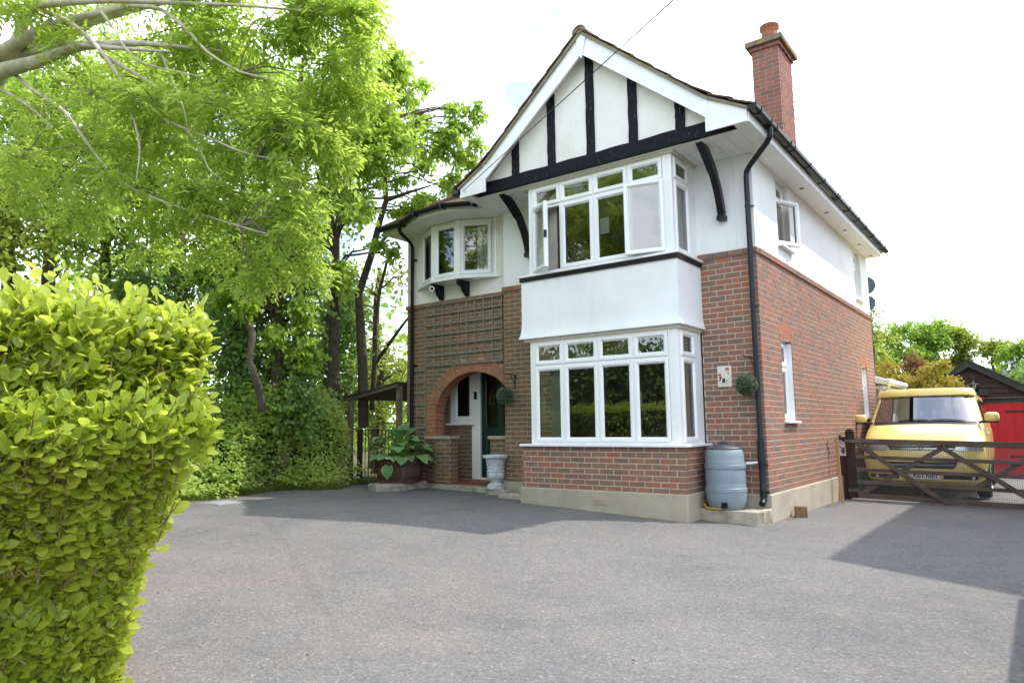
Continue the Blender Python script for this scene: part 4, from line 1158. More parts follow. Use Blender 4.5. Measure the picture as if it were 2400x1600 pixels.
rd.prism([(RX + 0.10 * math.cos(a), VY0 + 0.005, RZ - 0.035 + 0.092 * math.sin(a)) for a in [math.pi * k / 8 for k in range(9)]], (0, 0.05, 0))
rd.build('ridge_tiles', M['verge'], roof, smooth=40)

# hipped roof over the porch side, swept out over the oriel
EP = [(-7.02, -0.20), (-6.35, -0.26), (-5.72, -0.56), (-5.05, -0.58), (-4.55, -0.34), (-4.28, -0.30)]
UPP = [(-5.55, 1.25), (-5.35, 1.25), (-5.1, 1.25), (-4.85, 1.25), (-4.5, 1.25), (-4.2, 1.25)]
lt = MB(); nr = 6
for i in range(nr):
    for j in range(len(EP) - 1):
        q = []
        for (jj, t) in ((j, i / nr), (j + 1, i / nr), (j + 1, (i + 1) / nr + 0.02), (j, (i + 1) / nr + 0.02)):
            a, b = Vector((*EP[jj], 5.055)), Vector((*UPP[jj], 6.06))
            p = a.lerp(b, t); q.append(p)
        dz = Vector((0, 0, 0.028)); z0 = Vector((0, 0, 0.0))
        q = [q[0] + dz, q[1] + dz, q[2], q[3]]
        lt.add([p for p in q] + [p - Vector((0, 0, 0.03)) for p in q], [(0, 1, 2, 3), (0, 4, 5, 1), (1, 5, 6, 2), (2, 6, 7, 3), (3, 7, 4, 0), (4, 7, 6, 5)])
for i in range(nr):                        # slope facing left, behind the hip
    a0, b0 = Vector((-7.02, -0.20, 5.055)), Vector((-5.55, 1.25, 6.06)); c0 = Vector((-7.02, YB + 0.2, 5.055)); d0 = Vector((-5.55, YB - 1.3, 6.06))
    p = [a0.lerp(b0, i / nr), c0.lerp(d0, i / nr), c0.lerp(d0, (i + 1) / nr + 0.02), a0.lerp(b0, (i + 1) / nr + 0.02)]
    p = [p[0] + Vector((0, 0, 0.028)), p[1] + Vector((0, 0, 0.028)), p[2], p[3]]
    lt.add(p + [k - Vector((0, 0, 0.03)) for k in p], [(0, 3, 2, 1), (0, 1, 5, 4), (1, 2, 6, 5), (2, 3, 7, 6), (3, 0, 4, 7), (4, 5, 6, 7)])
lt.add([(-5.55, 1.25, 6.06), (-4.2, 1.25, 6.06), (-3.6, 4, 6.2), (-5.55, YB - 1.3, 6.06)], [(0, 1, 2, 3)])
lt.build('roof_tiles', M['tile'], roof, kind='stuff')
hip = MB(); hip.tube([(-7.02, -0.20, 5.075), (-6.3, 0.51, 5.57), (-5.55, 1.25, 6.07)], [0.04, 0.045, 0.045], 8); hip.build('hip_tiles', M['tile'], roof, smooth=50)
def offset_in(p, k):
    return (p[0], p[1] + k)
sfp = MB(); sfp.prism([(px, py + 0.05, 4.945) for px, py in EP] + [(-4.22, LY + 0.05, 4.945), (-7.0, LY + 0.05, 4.945)], (0, 0, 0.012))
sfp.build('soffit_board', M['upvc_old'], H)
fa = MB()
for a, b in zip(EP, EP[1:]): fa.bar((a[0], a[1] + 0.055, 4.985), (b[0], b[1] + 0.055, 4.985), 0.09, 0.02)
fa.box(-7.0, -6.98, -0.15, YB, 4.94, 5.03)
fa.build('fascia', M['upvc_old'], H)

# gutters
def gutter(path, z, name, r=0.055, parent=None):
    """open half-round channel along a path"""
    prof = [(-r, 0.0), (-r * 0.86, -r * 0.62), (-r * 0.4, -r * 0.98), (r * 0.4, -r * 0.98), (r * 0.86, -r * 0.62), (r, 0.0), (r * 0.86, 0.002), (r * 0.74, -r * 0.5), (r * 0.3, -r * 0.84), (-r * 0.3, -r * 0.84), (-r * 0.74, -r * 0.5), (-r * 0.86, 0.002)]
    rows = []
    for i, p in enumerate(path):
        a = Vector(path[max(i - 1, 0)]); b = Vector(path[min(i + 1, len(path) - 1)])
        t = Vector((b.x - a.x, b.y - a.y)).normalized(); s = Vector((t.y, -t.x))
        rows.append([(p[0] + s.x * u, p[1] + s.y * u, z + w) for u, w in prof + prof[:1]])
    mb = MB().grid(rows)
    m = len(prof)
    for r_ in (rows[0], rows[-1]):
        mb.add(r_[:6], [(0, 1, 2, 3, 4, 5)])
    return mb.build(name, M['black_gloss'], parent or H, smooth=30)
g1 = gutter([(0.385, BG - 0.06), (0.385, YB + 0.15)], 5.045, 'gutter', 0.062)
for yy in [BG + 0.12, -0.52, -0.28, 0.35, 0.55, 1.35, 2.2, 3.1, 3.22, 4.0, 4.8, 5.5, 6.2, 6.9, 7.5]:
    prof = [(0.385 + 0.071 * math.cos(a), 5.05 + 0.078 * math.sin(a)) for a in [math.pi + math.pi * k / 8 for k in range(9)]] 
    prof2 = [(0.385 + 0.060 * math.cos(a), 5.05 + 0.06 * math.sin(a)) for a in [math.pi + math.pi * k / 8 for k in range(9)]][::-1]
    MB().prism([(px, yy, pz) for px, pz in prof + prof2], (0, 0.035, 0)).build('gutter_bracket', M['black_gloss'], g1)
g2 = gutter([(px, py - 0.035) for px, py in EP], 5.045, 'gutter', 0.06)
for (px, py) in EP[1:5]: MB().obox((px, py - 0.035, 5.015), (0.02, 0, 0), (0, 0.066, 0), (0, 0, 0.045)).build('gutter_bracket', M['black_gloss'], g2)
MB().box(-4.52, -4.36, -0.98, -0.80, 4.98, 5.10).build('gutter_end', M['black_grey'], H, bevel=0.02)
# downpipes
def pipe(pts, r, n=12):
    return MB().tube(pts, r, n)
dp = pipe([(0.385, -0.42, 4.99), (0.385, -0.42, 4.90), (0.375, -0.415, 4.86), (0.33, -0.39, 4.81), (0.02, -0.13, 4.66), (-0.04, -0.09, 4.60), (-0.05, -0.085, 4.53), (-0.05, -0.085, 1.02)], 0.036)
d1 = dp.build('downpipe', M['black_grey'], H, smooth=40)
pc_ = MB()
pc_.tube([(-0.05, -0.085, 1.03), (-0.05, -0.085, 0.74)], 0.047, 14); pc_.tube([(-0.05, -0.085, 0.74), (-0.05, -0.085, 0.33), (-0.05, -0.10, 0.29), (-0.05, -0.16, 0.255)], [0.04, 0.04, 0.042, 0.042], 14)
for z, r in ((1.02, 0.052), (0.75, 0.052), (0.40, 0.047), (0.345, 0.047)): pc_.tube([(-0.05, -0.085, z), (-0.05, -0.085, z + 0.02)], r, 14)
pc_.build('downpipe_foot', M['black_grey'], d1, smooth=40)
MB().tube([(-0.05, -0.158, 0.256), (-0.05, -0.162, 0.254)], 0.033, 12).build('pipe_mouth', M['ink'], d1)
cl = MB()
for z in (4.12, 2.78, 0.72, 0.38):
    cl.tube([(-0.05, -0.085, z), (-0.05, -0.085, z + 0.025)], 0.042, 12); cl.box(-0.095, -0.005, -0.05, -0.028, z, z + 0.022); cl.box(-0.0, 0.02, -0.05, -0.028, z + 0.004, z + 0.018)
cl.build('pipe_clip', M['black_grey'], d1)
d2 = pipe([(-6.42, -0.30, 4.99), (-6.42, -0.30, 4.93), (-6.43, -0.26, 4.87), (-6.55, 0.12, 4.78), (-6.565, 0.19, 4.71), (-6.565, 0.195, 0.35)], 0.034).build('downpipe', M['black_gloss'], H, smooth=40)
cl = MB()
for z in (4.45, 2.42, 1.0): cl.tube([(-6.565, 0.195, z), (-6.565, 0.195, z + 0.022)], 0.04, 12); cl.box(-6.62, -6.50, 0.22, 0.27, z, z + 0.02)
cl.build('pipe_clip', M['black_gloss'], d2)
# black curved brackets under the gable
for bx in (-0.42, -3.66):
    n = 12; rows = []
    out, inn = [], []
    for i in range(n + 1):
        t = i / n
        y = -0.70 + 0.655 * t ** 0.86; z = 4.88 - 0.80 * t ** 1.16
        yo = y + 0.10 * math.sin(math.pi * t)
        nx_, nz_ = 0.78, 0.62
        th = 0.052 + (0.012 if t < 0.42 else -0.004)
        notch = 0.02 if 0.40 < t < 0.50 else 0.0
        out.append((bx - 0.045, yo - th * nx_ + notch, z - th * nz_ + notch)); inn.append((bx - 0.045, yo + th * nx_, z + th * nz_))
    out[0] = (bx - 0.045, -0.78, 4.884); inn[0] = (bx - 0.045, -0.62, 4.884)
    mb = MB().prism(out + inn[::-1], (0.09, 0, 0))
    mb.box(bx - 0.055, bx + 0.055, -0.11, 0.003, 4.01, 4.075)
    mb.build('eaves_bracket', M['black_gloss'], H)

# chimney
cx0, cx1, cy0, cy1 = -0.655, -0.205, 2.47, 3.28
ck = MB().box(cx0 + 0.005, cx1 - 0.005, cy0 + 0.005, cy1 - 0.005, 4.95, 7.70)
chim = ck.build('chimney', M['mortar'], H)
mbk = MB(); zc0 = 5.0
for k in range(36):
    za, zb = zc0 + k * CH + 0.005, zc0 + (k + 1) * CH - 0.005
    a = 0 if k % 2 else 0.1125
    g = 0.0 if k < 35 else 0.03
    for (p, q) in ((0.0, a), (a, a + 0.225), (a + 0.225, 0.45)):
        if q - p > 0.03: mbk.box(cx0 - g + p * (0.45 + 2 * g) / 0.45 + 0.004, cx0 - g + q * (0.45 + 2 * g) / 0.45 - 0.004, cy0 - g, cy0 + 0.05, za, zb)
    for s in range(5):
        p = s * 0.225 - a; q = p + 0.225; p, q = max(p, 0.054), min(q, 0.81)
        if q - p > 0.03: mbk.box(cx1 - 0.05, cx1 + g, cy0 + p + 0.004, cy0 + q - 0.004 + g, za, zb)
    mbk.box(cx0 - g, cx0 + 0.05, cy0 + 0.07, cy1 + g, za, zb)
mbk.build('brickwork', M['brick_chim'], chim, kind='stuff')
MB().box(cx0 - 0.085, cx1 + 0.085, cy0 - 0.085, cy1 + 0.085, 7.70, 7.80).build('chimney_cap', M['cap'], chim, bevel=0.012)
pot = MB().lathe(((cx0 + cx1) / 2, cy0 + 0.36, 7.80), [(0.15, 0.0), (0.142, 0.06), (0.126, 0.13), (0.126, 0.16), (0.147, 0.185), (0.148, 0.215), (0.128, 0.235), (0.13, 0.29), (0.158, 0.35), (0.165, 0.40), (0.15, 0.405), (0.13, 0.33)], 24)
pot.build('chimney_pot', M['terracotta'], chim, smooth=50)
ph = MB()
for i in range(14):
    a = 2 * math.pi * i / 14; p = Vector(((cx0 + cx1) / 2 + 0.152 * math.cos(a), cy0 + 0.36 + 0.152 * math.sin(a), 7.80 + 0.345)); d = Vector((math.cos(a), math.sin(a), 0))
    ph.tube([p - d * 0.01, p + d * 0.012], 0.012, 6)
ph.build('pot_vents', M['ink'], chim)

# ================================================================== things by the house
# -- trellis panels
def trellis(name, x0, x1, z0, z1, nv, nh, label, y=LY - 0.02, keep=None):
    t = thing(name, ((x0 + x1) / 2, y, z0), label, 'trellis', 'trellis panels on the porch front')
    for i in range(nv):
        x = x0 + (x1 - x0) * i / (nv - 1)
        MB().bar((x + rough(0.006), y + 0.008, z0 - 0.01), (x + rough(0.006), y + 0.008, z1 + 0.01), 0.032, 0.012, (1, 0, 0)).build('slat', M['trellis'], t)
    for i in range(nh):
        z = z0 + (z1 - z0) * i / (nh - 1)
        MB().bar((x0 - 0.02, y - 0.008, z + rough(0.006)), (x1 + 0.02, y - 0.008, z + rough(0.006)), 0.034, 0.014).build('batten', M['trellis'], t)
    return t
trellis('trellis', -6.25, -4.47, 2.40, 3.53, 10, 7, 'wide square-grid timber trellis fixed above the arched porch')
trellis('trellis', -6.70, -6.28, 0.62, 2.33, 3, 9, 'narrow weathered trellis strip beside the downpipe and porch arch')

# -- water butt on its rough concrete stand
sb = MB().prism([(-0.79, -0.44, -0.1), (-0.42, -0.50, -0.1), (-0.02, -0.47, -0.1), (0.035, -0.40, -0.1), (0.035, -0.03, -0.1), (-0.79, -0.03, -0.1)], (0, 0, 0.29))
o = sb.build('concrete_stand', M['slab'], None, bevel=0.012, label='rough concrete slab under the grey water butt', cat='slab')
BTX, BTY, BTZ = -0.455, -0.285, 0.19
butt = thing('water_butt', (BTX, BTY, BTZ), 'grey ribbed plastic water butt with dark lid', 'water butt')
prof = [(0.0, 0.0), (0.195, 0.0), (0.222, 0.025), (0.245, 0.10), (0.258, 0.19), (0.258, 0.215), (0.263, 0.22), (0.263, 0.262), (0.252, 0.27), (0.252, 0.30), (0.249, 0.31), (0.252, 0.34), (0.254, 0.40), (0.252, 0.46), (0.248, 0.485), (0.251, 0.49), (0.25, 0.505), (0.259, 0.512), (0.259, 0.553), (0.249, 0.56), (0.249, 0.59), (0.245, 0.60), (0.245, 0.66), (0.236, 0.715), (0.222, 0.745), (0.21, 0.752)]
MB().lathe((BTX, BTY, BTZ), prof, 40).build('barrel', M['butt'], butt, smooth=35)
MB().lathe((BTX, BTY, BTZ + 0.747), [(0.0, 0.0), (0.222, 0.0), (0.228, 0.012), (0.222, 0.022), (0.205, 0.03), (0.15, 0.052), (0.06, 0.066), (0.0, 0.068)], 40).build('lid', M['butt_lid'], butt, smooth=40)
MB().tube([(BTX - 0.07, BTY, BTZ + 0.80), (BTX - 0.055, BTY, BTZ + 0.828), (BTX, BTY - 0.005, BTZ + 0.84), (BTX + 0.055, BTY, BTZ + 0.828), (BTX + 0.07, BTY, BTZ + 0.80)], 0.016, 8).build('lid_handle', M['butt_lid'], butt, smooth=50)
tp = MB().obox((BTX + 0.06, BTY - 0.235, BTZ + 0.065), (0.03, 0, 0), (0, 0.03, 0), (0, 0, 0.035)); tp.tube([(BTX + 0.03, BTY - 0.26, BTZ + 0.055), (BTX + 0.0, BTY - 0.27, BTZ + 0.05)], 0.014, 8)
tp.build('tap', M['black_gloss'], butt, bevel=0.006)
MB().lathe((BTX + 0.01, BTY - 0.272, BTZ + 0.045), [(0.0, 0.0), (0.013, 0.0), (0.013, 0.022), (0.0, 0.024)], 10).build('tap_knob', M['brass'], butt)
MB().tube([(BTX + 0.23, BTY + 0.10, 0.755), (-0.12, -0.10, 0.765), (-0.09, -0.087, 0.765)], 0.016, 10).build('filler_pipe', M['white_pipe'], butt, smooth=50)
MB().tube([(-0.70, -0.42, 0.245), (-0.66, -0.46, 0.21), (-0.58, -0.485, 0.203), (-0.48, -0.495, 0.203), (-0.42, -0.47, 0.205)], 0.012, 8).build('hose', M['hose'], None, smooth=50, label='short yellow hose lying at the foot of the water butt', cat='hose')

# -- house number plaque
pq = thing('number_plaque', (-0.505, -0.006, 1.75), 'white ceramic plaque with orange poppies and the number 78', 'plaque')
MB().box(-0.60, -0.41, -0.016, -0.003, 1.75, 2.03).build('tile', M['plaque'], pq, bevel=0.003)
text_mesh('digit', '7', 0.078, M['ink'], (-0.565, -0.0175, 1.852), (1, 0, 0), (0, 0, 1), pq, 0.001, 0.12, 0.004)
text_mesh('digit', '8', 0.078, M['ink'], (-0.519, -0.0175, 1.832), (1, 0, 0), (0, 0, 1), pq, 0.001, 0.12, 0.004)
def blot(x, z, r, mat, name, n=9, y=-0.0175, sx=1.0):
    pts = [(x + sx * r * (0.75 + 0.45 * rnd.random()) * math.cos(2 * math.pi * i / n), y, z + r * (0.6 + 0.45 * rnd.random()) * math.sin(2 * math.pi * i / n)) for i in range(n)]
    MB().prism(pts, (0, 0.0012, 0)).build(name, mat, pq)
blot(-0.462, 1.985, 0.030, M['orange'], 'poppy_print', 11); blot(-0.566, 1.912, 0.027, M['orange'], 'poppy_print', 10); blot(-0.475, 1.828, 0.013, M['orange'], 'poppy_print', 7)
for x, z, r, m in ((-0.452, 1.94, 0.012, 'leafprint'), (-0.45, 1.925, 0.010, 'leafprint'), (-0.54, 1.785, 0.010, 'yellowprint'), (-0.565, 1.80, 0.009, 'yellowprint'), (-0.44, 1.85, 0.008, 'yellowprint'), (-0.47, 1.79, 0.007, 'leafprint'), (-0.50, 1.90, 0.006, 'leafprint'), (-0.505, 1.80, 0.006, 'ink'), (-0.43, 1.81, 0.006, 'yellowprint'), (-0.55, 1.99, 0.006, 'leafprint'), (-0.535, 1.76, 0.009, 'yellowprint')):
    blot(x, z, r, M[m], 'leaf_print', 6)

# -- hanging topiary balls
def topiary(c, r, wall_y, hook_dx, label):
    t = thing('hanging_topiary_ball', c, label, 'topiary ball', 'artificial topiary balls hung on brackets')
    c = Vector(c)
    g = np.random.default_rng(int(abs(c.x) * 1000))
    n = 1700
    N = rdir(n, g); P = np.array(c) + N * (r * g.uniform(0.86, 0.98, n))[:, None]
    D = unit(N * 0.9 + rdir(n, g) * 0.8)
    V, F = leaves_np(P, D, rdir(n, g), g.uniform(0.016, 0.026, n), 0.011, 'simple', 0.2)
    np_obj('foliage', V, F, M['leaf_box'], t, kind='stuff')
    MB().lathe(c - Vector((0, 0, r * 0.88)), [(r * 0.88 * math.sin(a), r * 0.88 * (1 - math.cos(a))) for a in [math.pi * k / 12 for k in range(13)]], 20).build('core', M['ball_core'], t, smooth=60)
    top = c + Vector((0, 0, r + 0.19))
    for k in range(3):
        a = 2 * math.pi * k / 3 + 0.5
        MB().tube([c + Vector((r * 0.62 * math.cos(a), r * 0.62 * math.sin(a), r * 0.75)), top], 0.003, 5).build('chain', M['strap'], t)
    hx = c.x + hook_dx
    b = MB()
    b.tube([(hx, wall_y - 0.012, top.z - 0.22), (hx, wall_y - 0.012, top.z + 0.02)], 0.010, 6)
    b.tube([(hx, wall_y - 0.012, top.z - 0.0), (hx - hook_dx * 0.5, (wall_y + c.y) / 2, top.z + 0.035), (c.x, c.y + 0.01, top.z + 0.03), (c.x - hook_dx * 0.2, c.y - 0.02, top.z + 0.06)], 0.007, 6)
    b.tube([(hx, wall_y - 0.012, top.z - 0.14), (hx - hook_dx * 0.4, (wall_y + c.y) / 2 + 0.03, top.z - 0.03), (hx - hook_dx * 0.6, (wall_y + c.y) / 2, top.z + 0.03)], 0.006, 6)
    b.obox((hx, wall_y - 0.008, top.z - 0.02), (0.022, 0, 0), (0, 0.006, 0), (0, 0, 0.035))
    b.build('wall_bracket', M['iron'], t)
topiary((-0.155, -0.20, 1.755), 0.135, 0.0, 0.07, 'round topiary ball hanging between the number plaque and black downpipe')
topiary((-4.10, -0.16, 1.76), 0.133, 0.0, 0.10, 'round topiary ball hanging beside the porch arch')

# -- urn on the stepped slab by the porch
us = MB().prism([(-4.62, -0.02, -0.05), (-4.50, -0.20, -0.05), (-4.18, -0.26, -0.05), (-4.05, -0.26, -0.05), (-4.05, -0.035, -0.05), (-4.236, -0.035, -0.05), (-4.236, 0.0, -0.05)], (0, 0, 0.318))
us.build('stone_step', M['slab'], None, bevel=0.025, label='low concrete step carrying the white urn', cat='step')
us = MB().prism([(-4.18, -0.265, -0.05), (-3.98, -0.50, -0.05), (-3.33, -0.56, -0.05), (-3.33, -0.035, -0.05), (-4.045, -0.035, -0.05)], (0, 0, 0.30))
us.build('stone_step', M['slab'], None, bevel=0.03, label='wedge of concrete slab between urn and bay plinth', cat='step')
UX, UY, UZ = -4.335, -0.115, 0.268
urn = thing('garden_urn', (UX, UY, UZ), 'tall white painted urn with raised leaf pattern by the porch', 'urn')
MB().lathe((UX, UY, UZ), [(0.0, 0.0), (0.148, 0.0), (0.15, 0.03), (0.135, 0.042), (0.142, 0.055), (0.125, 0.07), (0.085, 0.095), (0.078, 0.115), (0.098, 0.125), (0.10, 0.14), (0.125, 0.155), (0.146, 0.19), (0.148, 0.23), (0.14, 0.265), (0.148, 0.272), (0.148, 0.285), (0.132, 0.295), (0.138, 0.36), (0.15, 0.43), (0.172, 0.475), (0.205, 0.495), (0.212, 0.50), (0.212, 0.535), (0.203, 0.542), (0.18, 0.54), (0.165, 0.50)], 40).build('body', M['urn'], urn, smooth=30)
for i in range(70):                       # raised acanthus swirls
    a = rnd.uniform(0, 2 * math.pi); z = rnd.uniform(0.305, 0.455); r = 0.134 + max(0, z - 0.33) * 0.17
    d = Vector((math.cos(a), math.sin(a), 0)); s = Vector((-d.y, d.x, 0)); q = rnd.uniform(0, 6.28)
    if i == 0: rel = MB()
    p = Vector((UX, UY, UZ + z)) + d * r
    rel.tube([p + (s * math.cos(q + k) + Vector((0, 0, 1)) * math.sin(q + k)) * (0.005 + 0.006 * k) + d * 0.003 for k in range(4)], [0.008, 0.007, 0.006, 0.003], 5)
rel.build('raised_pattern', M['urn'], urn, smooth=60, kind='stuff')

# -- half-barrel planter with hosta on its slab
ls = MB().prism([(-6.64, -0.80, 0.0), (-6.30, -0.92, 0.0), (-6.02, -0.66, 0.0), (-6.12, 0.18, 0.0), (-6.75, 0.22, 0.0)], (0, 0, 0.318))
ls.build('stone_slab', M['slab'], None, bevel=0.04, label='long worn stone slab under the half-barrel planter', cat='slab')
BX_, BY_, BZ_ = -6.34, -0.33, 0.318
bar = thing('barrel_planter', (BX_, BY_, BZ_), 'half-barrel oak planter with rusty hoops', 'planter')
nst = 26
for i in range(nst):
    a0, a1 = 2 * math.pi * i / nst + 0.006, 2 * math.pi * (i + 1) / nst - 0.006
    rows = []
    for r, z in ((0.355, 0.0), (0.385, 0.10), (0.405, 0.22), (0.412, 0.385)):
        rows.append([(BX_ + (r - t) * math.cos(a), BY_ + (r - t) * math.sin(a), BZ_ + z) for a, t in ((a0, 0.0), ((a0 + a1) / 2, -0.002), (a1, 0.0), (a1, 0.028), (a0, 0.028), (a0, 0.0))])
    mb = MB().grid(rows); mb.add(rows[-1][:5], [(0, 1, 2, 3, 4)])
    mb.build('stave', M['barrel_wood'], bar)
for z0, z1, r0, r1 in ((0.045, 0.125, 0.372, 0.395), (0.275, 0.335, 0.412, 0.414)):
    MB().lathe((BX_, BY_, BZ_), [(r0 - 0.01, z0), (r0 + 0.003, z0), (r1 + 0.003, z1), (r1 - 0.01, z1)], 40).build('hoop', M['hoop'], bar, smooth=40)
MB().lathe((BX_, BY_, BZ_ + 0.33), [(0.0, -0.02), (0.385, -0.02), (0.385, 0.0), (0.2, 0.02), (0.0, 0.03)], 24).build('soil', M['soil'], bar)
hosta = thing('hosta_plant', (BX_, BY_, BZ_ + 0.34), 'leafy hosta with cream-edged green leaves growing in the barrel', 'plant')
def hosta_leaf_mesh():
    rows_t = [(0.0, 0.10), (0.06, 0.42), (0.18, 0.70), (0.36, 0.82), (0.55, 0.74), (0.74, 0.52), (0.90, 0.22), (1.0, 0.02)]
    V, Fq, mg = [], [], []
    cols = [-1, -0.78, 0, 0.78, 1]
    for t, w in rows_t:
        for c in cols:
            V.append((c * w * 0.5, t, 0.10 * (abs(c) * w) + 0.10 * math.sin(t * 2.2) - 0.22 * t * t + 0.012 * math.sin(c * 9 + t * 11)))
            mg.append(1.0 if abs(c) == 1 else (0.82 if abs(c) > 0.5 else 0.0) if t > 0 else 0.9)
    for i in range(len(rows_t) - 1):
        for j in range(4):
            Fq.append((i * 5 + j, i * 5 + j + 1, (i + 1) * 5 + j + 1, (i + 1) * 5 + j))
    me = bpy.data.meshes.new('leaf'); me.from_pydata(V, [], Fq); me.materials.append(M['hosta'])
    me.polygons.foreach_set('use_smooth', [True] * len(Fq))
    at_ = me.attributes.new('margin', 'FLOAT', 'POINT'); at_.data.foreach_set('value', mg)
    return me
hm_ = hosta_leaf_mesh()
stm = MB()
hl = []
for ring_, (cnt, rad, zz, el, ln) in enumerate(((19, 0.40, 0.09, -0.32, 0.23), (17, 0.36, 0.23, -0.12, 0.24), (14, 0.26, 0.35, 0.10, 0.24), (9, 0.14, 0.43, 0.40, 0.24), (3, 0.05, 0.46, 0.85, 0.25))):
    for i in range(cnt):
        a = 2 * math.pi * (i + rnd.uniform(-0.25, 0.25)) / cnt + ring_ * 0.4
        hl.append((a, rad * rnd.uniform(0.85, 1.15), zz + rnd.uniform(-0.04, 0.05), el + rnd.uniform(-0.2, 0.2), ln * rnd.uniform(0.82, 1.15)))
hl.append((-1.25, 0.40, -0.03, -1.35, 0.26))
for (a, rad, zz, el, ln) in hl:
    base = Vector((BX_ + rad * math.cos(a), BY_ + rad * math.sin(a), BZ_ + 0.36 + zz))
    o = link_mesh('leaf', hm_, base, hosta)
    d = Vector((math.cos(a) * math.cos(el), math.sin(a) * math.cos(el), math.sin(el))); s = Vector((math.sin(a), -math.cos(a), 0)); n = s.cross(d)
    o.rotation_euler = Matrix((s, d, n)).transposed().to_euler(); o.rotation_euler.rotate_axis('Y', rnd.uniform(-0.3, 0.3)); o.scale = (ln, ln, ln)
    stm.tube([(BX_ + 0.08 * math.cos(a), BY_ + 0.08 * math.sin(a), BZ_ + 0.34), ((BX_ + base.x) / 2, (BY_ + base.y) / 2, base.z + 0.03), base + d * 0.01], 0.007, 5)
stm.build('stalks', M['leaf_bright'], hosta, smooth=60)

# -- security camera with ring light on the oriel corbel
sc = thing('security_camera', (-5.83, -0.02, 3.74), 'small round security camera with white ring under the oriel window', 'camera')
d = (CAM - Vector((-5.83, 0.0, 3.78))); d.z *= 0.5; d.normalize()
c = Vector((-5.84, -0.035, 3.765))
MB().tube([c, c + d * 0.05], 0.048, 20).build('housing', M['upvc'], sc, smooth=40)
MB().tube([c + d * 0.05, c + d * 0.053], 0.032, 18).build('lens', M['ink'], sc)

# -- satellite dishes on the rear corner
for z, dz, lab in ((4.32, 0.20, 'round grey satellite dish on the rear corner of the house'), (3.92, 0.17, 'lower grey dish half hidden by leaves behind the house')):
    t = thing('satellite_dish', (-0.1, 8.0, z), lab, 'satellite dish', 'dishes on the rear wall')
    mb = MB().lathe((0, 0, 0), [(0.0, 0.0), (dz * 0.5, 0.012), (dz * 0.85, 0.035), (dz, 0.05), (dz, 0.056), (dz * 0.85, 0.042), (0.0, 0.008)], 28)
    mb.v = [(-0.06 + x * 0.9 + 0.0, 8.05 - zz, z + y) for x, y, zz in mb.v]
    mb.build('dish', M['dish'], t, smooth=40)
    MB().tube([(-0.06, 8.05, z), (-0.10, 7.82, z - 0.02)], 0.015, 8).build('arm', M['dish'], t)

# -- timber block by the side wall
tb = MB().obox((0.155, 0.80, gz(0.15, 0.8) + 0.07), Vector((0.9, 0.35, 0)).normalized() * 0.075, Vector((-0.35, 0.9, 0)).normalized() * 0.06, (0, 0, 0.072))
tb.build('timber_block', M['timber_block'], None, bevel=0.006, label='square offcut of brown timber on the drive by the side wall', cat='timber block')

# -- drain cover
zc = gz(-6.8, -3.4)
mc = thing('drain_cover', (-6.83, -3.40, zc), 'pale square drain cover set in the drive near the ivy bank', 'drain cover')
MB().box(-7.10, -6.58, -3.62, -3.18, zc - 0.02, zc + 0.008).build('frame', M['manhole'], mc, bevel=0.004)
MB().box(-7.05, -6.63, -3.57, -3.23, zc + 0.004, zc + 0.013).build('lid', M['manhole'], mc, bevel=0.004)

# -- overhead cable and its pole
A, B = Vector((-4.20, BG - 0.02, 4.97)), Vector((12.5, -8.95, 6.25))
pts = []
for i in range(25):
    t = i / 24; p = A.lerp(B, t); p.z -= 0.0 * 4 * t * (1 - t); pts.append(p)
MB().tube(pts, 0.0062, 6).build('overhead_cable', M['cable'], None, smooth=60, label='thin black overhead cable crossing the front of the gable', cat='cable')
pt = thing('utility_pole', (12.6, -9.0, -0.2), 'wooden utility pole beyond the neighbouring house', 'pole')
MB().tube([(12.6, -9.0, -0.3), (12.6, -9.0, 7.0)], [0.14, 0.10], 12).build('shaft', M['timber_old'], pt, smooth=50)
MB().box(12.2, 13.0, -9.06, -8.94, 6.5, 6.6).build('cross_arm', M['timber_old'], pt)

# -- lean-to shelter and iron gate at the left flank
LT = thing('lean_to_shelter', (-7.6, 0.9, 0.2), 'small felt-roofed lean-to on timber posts beside the house', 'shelter')
lean = MB(); lean.prism([(-8.34, 0.02, 1.86), (-6.78, 0.02, 2.10), (-6.78, 0.02, 2.13), (-8.34, 0.02, 1.90)], (0, 2.6, 0)); lean.build('roof_sheet', M['felt'], LT)
MB().prism([(-8.30, 0.04, 1.80), (-6.80, 0.04, 2.03), (-6.80, 0.04, 2.10), (-8.30, 0.04, 1.862)], (0, 0.04, 0)).build('rafter', M['timber_old'], LT)
und = MB(); und.prism([(-8.28, 0.08, 1.845), (-6.80, 0.08, 2.075), (-6.80, 0.08, 2.085), (-8.28, 0.08, 1.855)], (0, 2.5, 0)); und.build('roof_boards', M['timber_old'], LT)
for px, py, zt in ((-8.17, 0.10, 1.83), (-6.86, 0.16, 2.05), (-8.17, 2.4, 1.83)):
    MB().box(px - 0.045, px + 0.045, py - 0.045, py + 0.045, 0.1, zt).build('post', M['timber_old'], LT, bevel=0.006)
IG = thing('iron_gate', (-7.5, 0.3, 0.25), 'dark iron railing gate behind the barrel planter', 'gate')
MB().bar((-8.05, 0.30, 1.235), (-6.82, 0.30, 1.235), 0.022, 0.022).build('top_rail', M['iron'], IG)
MB().bar((-8.05, 0.30, 0.30), (-6.82, 0.30, 0.30), 0.022, 0.022).build('bottom_rail', M['iron'], IG)
for i in range(14):
    x = -8.05 + 1.23 * i / 13
    MB().tube([(x, 0.30, 0.30), (x, 0.30, 1.235)], 0.008 if i not in (0, 13) else 0.014, 6).build('bar', M['iron'], IG)
MB().box(-8.155, -8.075, 0.26, 0.34, 0.1, 1.25).build('gate_post', M['gate_post'], IG)
